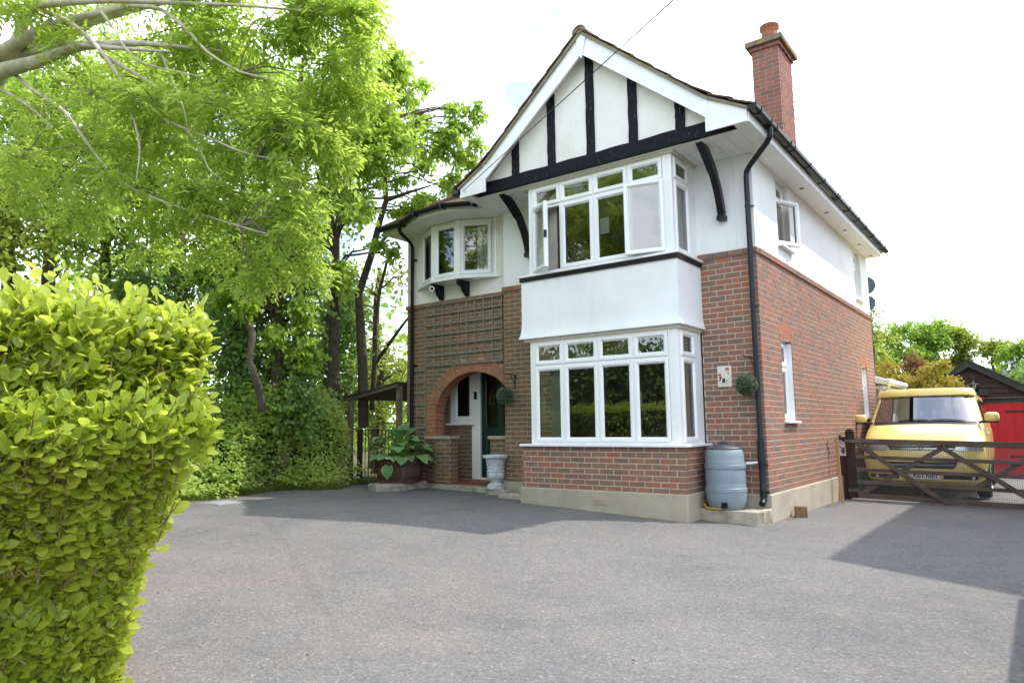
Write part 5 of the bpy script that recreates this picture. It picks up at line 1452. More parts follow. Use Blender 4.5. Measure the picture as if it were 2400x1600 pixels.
MB().tube([(-7.75, 0.42, 1.36), (-6.83, 0.42, 1.36)], 0.010, 6).build('upper_rail', M['iron'], IG)

# ================================================================== five-bar gate
GYP = 4.0
G = thing('field_gate', (1.6, GYP, -0.02), 'brown five-bar timber gate with wire mesh across the drive', 'gate')
def gzr(x, z):                                   # the gate hangs a little low at its far end
    return z - 0.026 * (x - 0.2)
GX1 = 3.12
def rail(z0, z1, name='rail'):
    zc, h = (z0 + z1) / 2, z1 - z0
    MB().bar((0.24, GYP, gzr(0.24, zc)), (GX1, GYP, gzr(GX1, zc)), h, 0.045).build(name, M['gate'], G, bevel=0.005)
rail(0.905, 0.994, 'top_rail'); rail(0.655, 0.714); rail(0.443, 0.502); rail(0.231, 0.290); rail(0.000, 0.076, 'bottom_rail')
hs = MB(); hs.box(0.11, 0.25, GYP - 0.04, GYP + 0.04, -0.005, 1.09)
hs.prism([(0.11 + 0.07 + 0.07 * math.cos(a), GYP - 0.04, 1.09 + 0.065 * math.sin(a)) for a in [math.pi * k / 10 for k in range(11)]], (0, 0.08, 0))
hs.build('hanging_stile', M['gate_post'], G)
for (x0, z0, x1, z1, y, nm) in ((0.30, 0.905, 1.585, -0.03, -0.055, 'brace'), (0.26, 0.05, 1.55, 0.885, 0.045, 'brace'), (1.53, 0.885, 2.90, -0.05, -0.055, 'brace'), (1.60, 0.04, 2.85, 0.90, 0.045, 'brace')):
    MB().bar((x0, GYP + y, gzr(x0, z0)), (x1, GYP + y, gzr(x1, z1)), 0.075, 0.03, (0, 0, 1)).build(nm, M['gate'], G, bevel=0.004)
MB().box(0.10, 0.62, GYP - 0.052, GYP - 0.041, 0.925, 0.975).build('hinge_strap', M['strap'], G)
MB().box(0.105, 0.27, GYP - 0.052, GYP - 0.041, 0.10, 0.15).build('hinge_strap', M['strap'], G)
bo = MB()
for x, z in ((0.16, 0.95), (0.36, 0.95), (0.57, 0.95), (0.17, 0.125), (0.24, 0.125)):
    bo.tube([(x, GYP - 0.05, z), (x, GYP - 0.062, z)], 0.011, 8)
for x, z, in ((0.55, 0.70), (0.85, 0.48), (1.16, 0.26), (1.0, 0.57), (1.3, 0.29), (1.82, 0.66), (2.12, 0.45), (2.42, 0.24)):
    bo.tube([(x, GYP - 0.07, gzr(x, z)), (x, GYP - 0.078, gzr(x, z))], 0.009, 6)
bo.build('bolts', M['iron'], G)
wm = MB()
zz = 0.03
while zz < 0.93:
    wm.bar((0.24, GYP + 0.026, gzr(0.24, zz)), (GX1, GYP + 0.026, gzr(GX1, zz)), 0.0036, 0.0036); zz += 0.03
xx = 0.25
while xx < GX1:
    wm.bar((xx, GYP + 0.029, gzr(xx, 0.03)), (xx, GYP + 0.029, gzr(xx, 0.93)), 0.0036, 0.0036, (1, 0, 0)); xx += 0.03
wm.build('wire_mesh', M['wire'], G, kind='stuff')
gp_ = thing('gate_post', (0.05, 4.03, -0.05), 'dark square timber post the gate hangs from', 'post')
mb = MB().box(-0.015, 0.125, 4.0, 4.14, -0.2, 1.02); mb.box(-0.015, 0.02, 4.0, 4.14, 1.02, 1.05)
mb.build('shaft', M['gate_post'], gp_, bevel=0.008)
MB().tube([(0.09, GYP - 0.03, 0.95), (0.09, GYP - 0.03, 0.99)], 0.02, 8).build('hinge_pin', M['iron'], gp_)
stk = thing('timber_stake', (0.10, 3.35, 0.0), 'thin pale timber frame leaning at the side wall by the gate post', 'timber frame')
MB().bar((0.16, 3.20, -0.01), (0.11, 3.30, 0.985), 0.045, 0.03, (1, 0, 0)).build('upright', M['timber_new'], stk)
MB().bar((0.02, 3.13, 0.965), (0.115, 3.42, 0.965), 0.02, 0.03).build('cross_bar', M['timber_new'], stk)
# -- beware sign
sg = thing('warning_sign', (0.055, 3.985, 0.70), 'small white dog warning sign on the dark gate post', 'sign')
MB().box(-0.035, 0.155, 3.978, 3.986, 0.70, 0.965).build('sign_board', M['signwhite'], sg)
text_mesh('lettering', 'BEWARE', 0.045, M['ink'], (0.06, 3.9765, 0.943), (1, 0, 0), (0, 0, 1), sg, 0.0006, 0, 0.0015, width=0.165)
text_mesh('lettering', 'OF DOG', 0.030, M['ink'], (0.075, 3.9765, 0.905), (1, 0, 0), (0, 0, 1), sg, 0.0006, 0, 0.001, width=0.12)
def flat(poly, mat, name, y=3.9765):
    MB().prism([(x, y, z) for x, z in poly], (0, 0.001, 0)).build(name, mat, sg)
flat([(0.005, 0.87), (0.03, 0.815), (0.02, 0.78), (0.045, 0.735), (0.06, 0.728), (0.078, 0.735), (0.10, 0.78), (0.09, 0.815), (0.118, 0.87), (0.085, 0.85), (0.06, 0.845), (0.037, 0.85)], M['dogtan'], 'dog_print')
flat([(0.045, 0.80), (0.06, 0.83), (0.075, 0.80), (0.078, 0.755), (0.06, 0.735), (0.043, 0.755)], M['dogdark'], 'dog_print', 3.9755)
flat([(0.0, 0.885), (0.008, 0.85), (0.03, 0.83), (0.03, 0.85)], M['dogdark'], 'dog_print', 3.9755); flat([(0.122, 0.885), (0.092, 0.85), (0.092, 0.83), (0.114, 0.85)], M['dogdark'], 'dog_print', 3.9755)

# ================================================================== camper van (local: x across, y back from the nose, z up)
VX, VYY = 1.135, 4.74
van = thing('camper_van', (VX, VYY, gz(1.1, 5.6)), 'yellow camper van with raised roof parked behind the gate', 'van', rotz=RAD(1.6))
PROF = [(0.13, 0.26, 0.80), (0.03, 0.32, 0.86), (0.0, 0.44, 0.895), (0.0, 0.60, 0.915), (0.015, 0.74, 0.925), (0.04, 0.83, 0.925), (0.075, 0.94, 0.92), (0.12, 1.00, 0.92), (0.28, 1.105, 0.915), (0.55, 1.22, 0.905), (0.80, 1.315, 0.895), (1.10, 1.56, 0.848), (1.36, 1.78, 0.80), (1.42, 1.83, 0.79)]
def prof(z):
    for (a, b) in zip(PROF, PROF[1:]):
        if a[1] <= z <= b[1]:
            t = (z - a[1]) / (b[1] - a[1]); return a[0] + (b[0] - a[0]) * t, a[2] + (b[2] - a[2]) * t
    return (PROF[0][0], PROF[0][2]) if z < PROF[0][1] else (PROF[-1][0], PROF[-1][2])
def bow(s, z):
    k = 0.24 if z < 1.3 else 0.20
    return k * (0.25 * s * s + 0.75 * abs(s) ** 8)
def skin(s, z, off=0.0):
    """point on the nose, bonnet and windscreen: s from -1 to 1 across"""
    y, w = prof(z)
    p = Vector((s * w, y + bow(s, z), z - 0.03 * s * s * (1 if z > 0.95 else 0)))
    if off:
        y2, w2 = prof(z + 0.01); q = Vector((s * w2, y2 + bow(s, z + 0.01), z + 0.01 - 0.03 * s * s * (1 if z > 0.95 else 0)))
        s3 = s + 0.01; r = Vector((s3 * w, y + bow(s3, z), p.z - 0.0006 * s * (1 if z > 0.95 else 0)))
        n = (r - p).cross(q - p).normalized()
        if n.y > 0 and n.z < 0.2: n = -n
        if n.z < -0.5: n = -n
        p = p + n * off
    return p
ss = [-1, -0.97, -0.9, -0.78, -0.6, -0.4, -0.2, 0, 0.2, 0.4, 0.6, 0.78, 0.9, 0.97, 1]
zs_ = sorted({p[1] for p in PROF} | {1.05, 1.16, 1.27, 1.44, 1.68, 0.52, 0.67, 0.38})
body = MB(); rows = []
for z in zs_:
    rows.append([skin(s, z) for s in ss])
body.grid(rows)
def side_w(z, back):
    return prof(z)[1] + (0.035 if 0.5 < z < 1.2 else 0.02)
for sd in (-1, 1):
    rr = []
    for z in zs_:
        a = skin(sd, z); w = side_w(z, 1)
        rr.append([a, Vector((sd * (w - 0.005), max(a.y + 0.25, 0.6 + (z > 1.3) * 0.6), a.z)), Vector((sd * w, 2.2, z)), Vector((sd * w, 4.7, z)), Vector((sd * w * 0.97, 4.85, z))])
    if sd == 1: rr = [r for r in rr]
    else: rr = [r[::-1] for r in rr]
    body.grid(rr)
rows = []
for y, k in ((1.42, 1.0), (1.7, 1.01), (4.8, 1.0), (4.86, 0.97)):
    rows.append([Vector((s * 0.81 * k, y + (0.2 * s * s if y < 1.5 else 0), 1.83 + 0.04 * (1 - s * s) * (0 if y < 1.5 else 1))) for s in (-1, -0.5, 0, 0.5, 1)])
body.grid(rows)
body.add([(-0.92, 4.85, 0.3), (0.92, 4.85, 0.3), (0.92, 4.85, 1.2), (0.76, 4.85, 1.83), (-0.76, 4.85, 1.83), (-0.92, 4.85, 1.2)], [(0, 1, 2, 3, 4, 5)])
body.build('body', M['van'], van, smooth=38, local=True)
def patch(name, s0, s1, z0, z1, mat, off=0.005, n=10, m=6, edge=None, parent=van, smooth=60):
    rows = []
    for j in range(m + 1):
        z = z0 + (z1 - z0) * j / m
        a, b = (s0, s1) if edge is None else edge(j / m)
        rows.append([skin(a + (b - a) * i / n, z, off) for i in range(n + 1)])
    return MB().grid(rows).build(name, mat, parent, smooth=smooth, local=True)
# raised roof
rows = []
for y, z, w in ((1.36, 1.818, 0.815), (1.365, 1.835, 0.82), (1.425, 1.94, 0.785), (1.45, 1.955, 0.775), (3.0, 1.995, 0.73), (4.6, 1.98, 0.73), (4.72, 1.90, 0.74)):
    rows.append([Vector((s * w, y + 0.20 * (0.25 * s * s + 0.75 * abs(s) ** 8) * (1 if y < 1.6 else 0.0), z - 0.02 * abs(s) ** 6)) for s in (-1, -0.97, -0.85, -0.6, -0.3, 0, 0.3, 0.6, 0.85, 0.97, 1)])
tp = MB().grid(rows)
for sd in (0, -1):
    e = [r[sd] for r in rows]; f = [Vector((p.x, p.y, 1.80)) for p in e]
    tp.grid([f, e] if sd == 0 else [e, f])
tp.build('raised_roof', M['van'], van, smooth=40, local=True)
# windscreen
def ws_edge(t):
    return (-0.905 + 0.0 * t, 0.905)
patch('windscreen_surround', 0, 0, 1.318, 1.80, M['van_black'], 0.003, 14, 8, lambda t: (-0.925, 0.925))
patch('windscreen', 0, 0, 1.335, 1.785, M['glass_car'], 0.008, 14, 8, lambda t: (-0.90, 0.90))
patch('scuttle', 0, 0, 1.288, 1.325, M['van_black'], 0.005, 14, 2, lambda t: (-0.91, 0.91))
# bonnet shut line and nose details
patch('bonnet_gap', 0, 0, 0.945, 0.951, M['van_black'], 0.003, 16, 1, lambda t: (-0.97, 0.97))
gr = patch('grille', 0, 0, 0.842, 0.938, M['van_black'], 0.004, 12, 3, lambda t: (-0.52 - 0.05 * t, 0.52 + 0.05 * t))
for z in (0.865, 0.915): patch('grille_bar', 0, 0, z - 0.0035, z + 0.0035, M['chrome'], 0.012, 10, 1, lambda t: (-0.52, 0.52), gr if False else van)
for sd in (-1, 1):
    lo, hi = (0.56, 0.965) if sd == 1 else (-0.965, -0.56)
    patch('headlight', lo, hi, 0.832, 0.945, M['lamp_inner'], 0.005, 8, 4)
    patch('headlight_glass', lo, hi, 0.832, 0.945, M['glass_lamp'], 0.011, 8, 4)
patch('lower_intake', 0, 0, 0.535, 0.645, M['van_black'], 0.004, 10, 4, lambda t: (-0.50 - 0.06 * math.sin(math.pi * min(1, t * 1.3) / 2), 0.50 + 0.06 * math.sin(math.pi * min(1, t * 1.3) / 2)))
patch('intake_bar', -0.52, 0.52, 0.588, 0.598, M['lamp_inner'], 0.009, 10, 1)
for lo, hi in ((-0.93, -0.42), (0.34, 0.90)): patch('fog_recess', lo, hi, 0.36, 0.43, M['van_black'], 0.004, 8, 3)
for s in (-0.80, 0.82):
    c = skin(s, 0.395, 0.006); MB().tube([c, c + Vector((0, -0.008, 0))], 0.028, 12).build('fog_lamp', M['lamp_inner'], van, local=True)
patch('bumper_lip', -0.94, 0.94, 0.262, 0.30, M['van_black'], 0.004, 12, 2)
# emblem: ring with a V over a W
ec = skin(0, 0.893, 0.016)
em = MB()
ringp = [ec + Vector((0.062 * math.cos(2 * math.pi * k / 24), 0, 0.062 * math.sin(2 * math.pi * k / 24))) for k in range(25)]
em.tube(ringp, 0.006, 6)
def stroke(a, b): em.bar(ec + Vector((a[0], -0.004, a[1])), ec + Vector((b[0], -0.004, b[1])), 0.010, 0.006, (1, 0, 0))
for a, b in (((-0.026, 0.054), (0.0, 0.004)), ((0.026, 0.054), (0.0, 0.004)), ((-0.050, 0.036), (-0.024, -0.044)), ((-0.024, -0.044), (0.0, -0.004)), ((0.0, -0.004), (0.024, -0.044)), ((0.024, -0.044), (0.050, 0.036))): stroke(a, b)
em.build('emblem', M['chrome'], van, local=True)
# number plate
pz = 0.412
MB().box(-0.262, 0.262, -0.030, -0.018, pz - 0.056, pz + 0.056).build('number_plate', M['plate_white'], van, bevel=0.003, local=True)
MB().box(-0.260, -0.212, -0.0315, -0.029, pz - 0.054, pz + 0.054).build('plate_band', M['plate_blue'], van, local=True)
text_mesh('plate_lettering', 'X61', 0.104, M['ink'], (-0.062, -0.0315, pz), (1, 0, 0), (0, 0, 1), van, 0.0008, 0, 0.002, width=0.165, local=True)
text_mesh('plate_lettering', 'NEY', 0.104, M['ink'], (0.143, -0.0315, pz), (1, 0, 0), (0, 0, 1), van, 0.0008, 0, 0.002, width=0.185, local=True)
# wipers
for s0, s1, z1 in ((-0.45, 0.10, 1.345), (0.12, 0.72, 1.345)):
    MB().tube([skin(s0 + (s1 - s0) * i / 6, 1.335 + 0.02 * math.sin(i / 6 * math.pi) , 0.022) for i in range(7)], 0.008, 5).build('wiper', M['van_black'], van, local=True)
# mirrors
for sd in (-1, 1):
    c = Vector((sd * 1.04, 0.86, 1.395))
    rows = []
    for y, k in ((-0.075, 0.35), (-0.06, 0.75), (-0.02, 0.97), (0.03, 1.0), (0.05, 0.96)):
        rows.append([c + Vector((sd * 0.11 * k * math.copysign(abs(math.cos(a)) ** 0.6, math.cos(a)), y, 0.088 * k * math.copysign(abs(math.sin(a)) ** 0.6, math.sin(a)))) for a in [2 * math.pi * i / 20 for i in range(21)]])
    if sd == 1: rows = [r[::-1] for r in rows]
    mb = MB().grid(rows[::-1]); 
    mb.add(rows[0][:-1], [tuple(range(20))])
    mir = mb.build('door_mirror', M['van'], van, smooth=50, local=True)
    lb = MB().obox(c + Vector((0, 0.0, -0.078)), (0.10, 0, 0), (0, 0.055, 0), (0, 0, 0.018)); lb.bar(c + Vector((-sd * 0.07, 0.02, -0.07)), c + Vector((-sd * 0.20, 0.05, -0.09)), 0.045, 0.05)
    lb.build('mirror_foot', M['van_black'], van, bevel=0.01, local=True)
# side glass, door lines, handle, wheels
for sd in (-1, 1):
    xw = lambda z: sd * (side_w(z, 1) + 0.004)
    for y0, y1, sh in ((1.25, 2.15, 0.42), (2.3, 3.4, 0.0), (3.5, 4.55, 0.0)):
        q = [Vector((xw(1.30), y0, 1.30)), Vector((xw(1.30), y1, 1.30)), Vector((xw(1.74), y1, 1.74)), Vector((xw(1.74), y0 + sh, 1.74))]
        MB().add(q, [(0, 1, 2, 3) if sd == 1 else (3, 2, 1, 0)]).build('side_window', M['glass_car'], van, local=True)
    MB().bar((xw(1.1), 1.95, 1.12), (xw(1.1), 2.12, 1.12), 0.035, 0.03).build('door_handle', M['chrome'] if sd == 1 else M['van'], van, local=True)
    for y in (1.0, 2.22):
        MB().bar((xw(0.5), y, 0.45), (xw(1.2), y, 1.2), 0.008, 0.006, (0, 1, 0)).build('door_gap', M['van_black'], van, local=True)
    for y in (0.92, 3.92):
        arch = MB(); cz = 0.34
        arch.prism([(sd * 0.86, y + 0.40 * math.cos(a), cz + 0.40 * math.sin(a)) for a in [math.pi * k / 12 for k in range(13)]], (sd * 0.09, 0, 0)); arch.build('wheel_arch', M['van_black'], van, local=True)
        w = MB().lathe((0, 0, 0), [(0.20, -0.10), (0.30, -0.108), (0.335, -0.085), (0.34, 0.0), (0.335, 0.085), (0.30, 0.108), (0.20, 0.10)], 28)
        w.v = [(sd * 0.84 + zz, y + a, cz + b) for a, b, zz in w.v]
        wh = w.build('wheel', M['rubber'], van, smooth=40, local=True)
        r = MB().lathe((0, 0, 0), [(0.0, 0.07), (0.05, 0.075), (0.19, 0.085), (0.20, 0.10), (0.205, 0.112), (0.215, 0.10)], 24)
        r.v = [(sd * (0.84 + zz), y + a, cz + b) for a, b, zz in r.v]
        r.build('rim', M['alloy'], wh, smooth=40, local=True)
# inside: dashboard, seats, wheel
inn = MB(); inn.box(-0.80, 0.80, 0.95, 1.35, 1.0, 1.27); inn.box(-0.66, -0.20, 1.75, 1.90, 0.9, 1.55); inn.box(0.20, 0.66, 1.75, 1.90, 0.9, 1.55); inn.box(-0.8, 0.8, 2.6, 2.65, 0.4, 1.8)
inn.build('cab_interior', M['inside_dark'], van, bevel=0.03, local=True)
MB().tube([(0.42 + 0.19 * math.cos(2 * math.pi * k / 20), 1.38 + 0.07 * math.sin(2 * math.pi * k / 20), 1.30 + 0.16 * math.sin(2 * math.pi * k / 20)) for k in range(21)], 0.014, 6).build('steering_wheel', M['van_black'], van, local=True)

# ================================================================== garage, conservatory, neighbour
GAY = 13.6
ga = thing('timber_garage', (1.35, GAY + 2.5, -0.15), 'dark weatherboarded garage with red plank doors', 'garage')
gax, gaz = 1.36, 2.90
def gar_z(x): return gaz - 0.10 - abs(x - gax) * 0.62
MB().box(-0.55, 3.27, GAY + 0.05, GAY + 5.0, -0.2, 1.75).build('wall', M['weatherboard'], ga)
z = 1.86
while z < gaz - 0.14:
    h = 0.165; xh = (gaz - 0.12 - (z + 0.02)) / 0.62; xt = max(0.02, (gaz - 0.12 - (z + h)) / 0.62)
    MB().prism([(gax - xh, GAY - 0.02, z), (gax + xh, GAY - 0.02, z + rough(0.01)), (gax + xt, GAY + 0.005, z + h), (gax - xt, GAY + 0.005, z + h)], (0, 0.02, 0)).build('weatherboard', M['weatherboard'], ga)
    z += 0.15
for s in (-1, 1):
    MB().prism([(gax, GAY - 0.14, gaz - 0.16), (gax + s * 2.25, GAY - 0.14, gaz - 0.16 - 2.25 * 0.62), (gax + s * 2.25, GAY - 0.14, gaz - 2.25 * 0.62), (gax, GAY - 0.14, gaz)], (0, 0.04, 0)).build('bargeboard', M['felt'], ga)
    MB().prism([(gax, GAY - 0.16, gaz + 0.0), (gax + s * 2.3, GAY - 0.16, gaz - 2.3 * 0.62), (gax + s * 2.3, GAY - 0.16, gaz + 0.05 - 2.3 * 0.62), (gax, GAY - 0.16, gaz + 0.05)], (0, 5.3, 0)).build('roof_slope', M['felt'], ga)
MB().box(-0.5, 3.2, GAY - 0.05, GAY + 0.02, 1.755, 1.87).build('lintel', M['felt'], ga)
MB().box(-0.5, 3.2, GAY - 0.09, GAY - 0.02, 1.872, 1.90).build('drip_board', M['timber_old'], ga)
for x in (-0.2, 3.0): MB().box(x - 0.06, x + 0.06, GAY - 0.05, GAY + 0.02, -0.2, 1.75).build('door_post', M['felt'], ga)
x = -0.13
while x < 2.93:
    MB().box(x + 0.002, min(x + 0.198, 2.935), GAY - 0.03 + rough(0.002), GAY + 0.01, -0.12, 1.745).build('door_plank', M['red_door'], ga); x += 0.20
for x0, x1, z in ((2.10, 2.60, 1.52), (2.10, 2.60, 0.35)): MB().box(x0, x1, GAY - 0.045, GAY - 0.032, z - 0.025, z + 0.025).build('hinge_strap', M['iron'], ga)
ln = thing('wall_lantern', (1.45, GAY - 0.2, 2.2), 'black coach lamp with wide shade on the garage gable', 'lantern')
MB().tube([(1.45, GAY - 0.02, 2.42), (1.45, GAY - 0.05, 2.42)], 0.075, 16).build('back_plate', M['iron'], ln, smooth=40)
MB().tube([(1.45, GAY - 0.04, 2.40), (1.45, GAY - 0.22, 2.40), (1.45, GAY - 0.24, 2.34)], 0.018, 8).build('arm', M['iron'], ln, smooth=40)
MB().lathe((1.45, GAY - 0.24, 2.20), [(0.02, 0.14), (0.035, 0.10), (0.18, 0.055), (0.18, 0.045), (0.05, 0.07), (0.02, 0.10)], 20).build('shade', M['wire'], ln, smooth=40)
MB().lathe((1.45, GAY - 0.24, 2.05), [(0.0, 0.0), (0.05, 0.02), (0.07, 0.09), (0.065, 0.19), (0.0, 0.2)], 14).build('lamp_glass', M['glass_car'], ln, smooth=50)
fl = thing('floodlight', (1.60, GAY - 0.15, 1.9), 'small black floodlight with sensor over the red garage doors', 'floodlight')
MB().obox((1.62, GAY - 0.18, 2.04), (0.11, 0.04, 0), (-0.03, 0.08, 0), (0, 0.02, 0.09)).build('lamp_head', M['ink'], fl, bevel=0.015)
MB().obox((1.60, GAY - 0.12, 1.89), (0.05, 0, 0), (0, 0.06, 0), (0, 0, 0.05)).build('sensor', M['red_door'], fl, bevel=0.01)

cn = thing('conservatory', (-1.4, 9.0, 0.0), 'white-framed conservatory at the rear of the house', 'conservatory')
CX1, CY0, CY1 = 0.02, 8.55, 10.9
MB().box(-3.0, CX1, CY0, CY1, -0.1, 0.75).build('dwarf_wall', M['brick_side'], cn)
cf = MB()
for z in (0.75, 1.55, 2.02): cf.box(-3.0, CX1 + 0.01, CY0 - 0.01, CY0 + 0.06, z, z + 0.07); cf.box(CX1 - 0.06, CX1 + 0.011, CY0 + 0.06, CY1, z, z + 0.07)
for x in (-0.05, -0.32, -0.6, -0.9, -1.2, -1.6): cf.box(x, x + 0.065, CY0 - 0.012, CY0 + 0.05, 0.82, 2.02)
for y in (8.9, 9.4, 9.9, 10.4): cf.box(CX1 - 0.05, CX1 + 0.012, y, y + 0.065, 0.82, 2.02)
cf.build('frame', M['upvc'], cn)
MB().add([(-1.6, CY0 + 0.02, 0.8), (CX1 - 0.02, CY0 + 0.02, 0.8), (CX1 - 0.02, CY0 + 0.02, 2.03), (-1.6, CY0 + 0.02, 2.03)], [(0, 1, 2, 3)]).build('pane', M['glass'], cn)
MB().add([(CX1 - 0.02, CY0 + 0.02, 0.8), (CX1 - 0.02, CY1, 0.8), (CX1 - 0.02, CY1, 2.03), (CX1 - 0.02, CY0 + 0.02, 2.03)], [(0, 1, 2, 3)]).build('pane', M['glass'], cn)
MB().prism([(CX1 + 0.14, CY0 - 0.16, 2.10), (CX1 + 0.14, CY0 - 0.16, 2.20), (-0.5, CY0 - 0.16, 2.46), (-3.0, CY0 - 0.16, 2.9), (-3.0, CY0 - 0.16, 2.8)], (0, 2.6, 0)).build('roof', M['upvc'], cn)
MB().box(CX1 + 0.10, CX1 + 0.20, CY0 - 0.2, CY1, 2.13, 2.24).build('gutter', M['upvc'], cn, bevel=0.03)
MB().tube([(CX1 + 0.15, CY0 - 0.12, 2.14), (CX1 + 0.13, CY0 - 0.10, 2.05), (CX1 + 0.05, CY0 - 0.03, 1.95), (CX1 + 0.04, CY0 - 0.03, 0.1)], 0.03, 8).build('downpipe', M['upvc'], cn, smooth=40)

nb = thing('neighbouring_house', (7.5, 3.2, -0.1), 'brick neighbouring house just beyond the gate side of the drive', 'house')
NX0, NX1, NY0, NY1, NZ = 4.0, 11.5, 0.35, 6.2, 5.0
MB().box(NX0, NX1, NY0, NY1, -0.3, NZ).build('wall', M['brick_side'], nb)
nr_ = MB(); nrz = NZ + (7.75 - 3.63) * 0.667
nr_.prism([(3.63, 0.03, NZ), (7.75, 0.03, nrz), (11.87, 0.03, NZ), (11.87, 0.03, NZ - 0.12), (3.63, 0.03, NZ - 0.12)], (0, 6.45, 0)); nr_.build('roof', M['tile'], nb)
for z0 in (0.9, 3.4):
    for y0 in (1.4, 4.2): MB().box(NX0 - 0.02, NX0 + 0.05, y0, y0 + 1.1, z0, z0 + 1.2).build('window', M['upvc'], nb)
fe = thing('boundary_fence', (3.28, -4.8, -0.05), 'close-boarded timber fence along the open side of the drive', 'fence')
y = -7.4
while y < -2.34:
    MB().box(3.26, 3.28, y, y + 0.142, gz(3.2, y) - 0.02, 1.30).build('fence_board', M['timber_old'], fe); y += 0.15
for z in (0.3, 1.05): MB().box(3.282, 3.33, -7.4, -2.25, z, z + 0.08).build('rail', M['timber_old'], fe)
sheet('garden_path', [-0.2, 1.5, 3.6], [15.0, 20.0, 24.0], 0.004, M['concrete_drive'])

# ================================================================== trees and shrubs
def grow(name, label, base, trunk, clumps, leafmat, barkmat, leaf=(0.06, 0.03), per_twig=9, density=1.0, seed=1, droop=0.35, trunk_r=0.16, group='trees along the boundary', cat='tree', limb_n=5, leaflet=False, upbias=0.3, twig_len=0.35, bare=0.0, limb_k=0.5, forks=()):
    """a tree or shrub: tapered trunk, a limb to every clump of foliage, twigs inside the clump and leaves on the twigs.
    trunk: list of points from the foot; clumps: (centre, radii, twigs)"""
    g = np.random.default_rng(seed); pr_ = random.Random(seed)
    t = thing(name, base, label, cat, group)
    trunk = [Vector(p) for p in trunk]
    n = len(trunk)
    if n > 1:
        dense = []
        for i in range(n - 1):
            for k in range(4): dense.append(trunk[i].lerp(trunk[i + 1], k / 4) + Vector((pr_.gauss(0, 1), pr_.gauss(0, 1), 0)) * trunk_r * 0.12 * (1 if 0 < i + k else 0))
        dense.append(trunk[-1])
        m = len(dense)
        MB().tube(dense, [trunk_r * (1.25 if i == 0 else 1.0) * (1 - 0.72 * i / (m - 1)) for i in range(m)], 10).build('trunk', barkmat, t, smooth=60)
    else:
        dense = trunk
    br = MB(); LP, LD, LN = [], [], []
    for (c, rad, tw) in clumps:
        c = Vector(c); rad = np.array(rad if hasattr(rad, '__len__') else (rad,) * 3, float)
        src = min((dense[max(1, len(dense) // 3):] if len(dense) > 2 else dense) + [Vector(p) for p in forks], key=lambda p: (p - c).length + 0.8 * max(0, p.z - c.z + 0.2))
        L = (c - src).length
        if L > 0.15:
            pts = curve_pts(src, c, 0.10 if droop > 0 else 0.02, 0.10, limb_n, pr_)
            r0 = min(trunk_r * limb_k, 0.012 + 0.022 * L)
            br.tube(pts, [r0 * (1 - 0.8 * i / limb_n) for i in range(limb_n + 1)], 6, caps=False)
        m = max(4, int(tw * density))
        d = rdir(m, g); rr = g.uniform(0.25, 1.0, m) ** 0.6
        E = np.array(c) + d * rad * rr[:, None]
        E[:, 2] -= droop * rad[2] * (rr ** 2) * 0.4
        k = 0
        for i in range(m):
            a = Vector(np.array(c) + d[i] * rad * rr[i] * 0.15); b = Vector(E[i])
            if i % 2 == 0:
                mid = a.lerp(b, 0.55) + Vector((pr_.gauss(0, 1), pr_.gauss(0, 1), pr_.gauss(0, 1))) * 0.07 * (b - a).length + Vector((0, 0, 0.08 * (b - a).length))
                br.tube([a, mid, b], [0.006 + 0.004 * (b - a).length, 0.005, 0.002], 4, caps=False)
        axis = unit(d * 0.8 + np.array([0, 0, upbias - droop]) + rdir(m, g) * 0.4)
        if leaflet:                       # pinnate leaves: leaflets in pairs along a stalk
            nst = 3
            for s in range(nst):
                st_dir = unit(axis * 0.5 + rdir(m, g) * 0.9 + np.array([0, 0, -0.15]))
                st_base = E - axis * (twig_len * 0.5 * s)[..., None] if False else E - axis * (0.10 * s)
                upv = unit(np.array([0, 0, 1.0]) + rdir(m, g) * 0.45)
                sd = unit(np.cross(upv, st_dir))
                pairs = per_twig // nst // 2
                for q in range(pairs):
                    f = (q + 1) / pairs
                    p = st_base + st_dir * (0.24 * f)[..., None] if False else st_base + st_dir * (0.24 * f) + np.array([0, 0, -0.05 * f * f])
                    for sg_ in (-1, 1):
                        LP.append(p); LD.append(unit(sd * sg_ + st_dir * 0.7 + np.array([0, 0, -0.25]))); LN.append(upv)
                LP.append(st_base + st_dir * 0.25); LD.append(st_dir); LN.append(upv)
        else:
            for q in range(per_twig):
                f = g.uniform(0, 1, m)[:, None]
                p = E - axis * (twig_len * (f - 0.3)) + g.normal(size=(m, 3)) * 0.035
                LP.append(p); LD.append(unit(axis * 0.35 + rdir(m, g) + np.array([0, 0, -droop]))); LN.append(unit(np.array([0, 0, 0.9]) + rdir(m, g) * 0.8))
    if br.v:
        br.build('branches', M['twig_ash'] if leaflet else barkmat, t, smooth=70)
    P, D, N = np.concatenate(LP), np.concatenate(LD), np.concatenate(LN)
    if bare: 
        kp = g.uniform(size=len(P)) > bare; P, D, N = P[kp], D[kp], N[kp]
    L = leaf[0] * g.uniform(0.65, 1.25, len(P))
    V, F = leaves_np(P, D, N, L, L * leaf[1] / leaf[0], 'simple', 0.22, 0.15)
    np_obj('crown', V, F, leafmat, t)
    return t
GZL = 0.22
def split(c, r, n, k, seed, flat=0.7):
    """a clump as several smaller ones, so that the outline breaks up"""
    q = random.Random(seed); out = []
    for i in range(k):
        a, b = q.uniform(0, 6.28), q.uniform(-1, 1); s = math.sqrt(1 - b * b) * r * q.uniform(0.35, 0.95)
        p = (c[0] + s * math.cos(a), c[1] + s * math.sin(a), c[2] + b * r * flat * 0.8)
        rr = r * q.uniform(0.30, 0.55)
        out.append((p, (rr, rr, rr * flat), n / k * 1.15))
    return out
def A(u, v, d): return tuple(at(u, v, d))

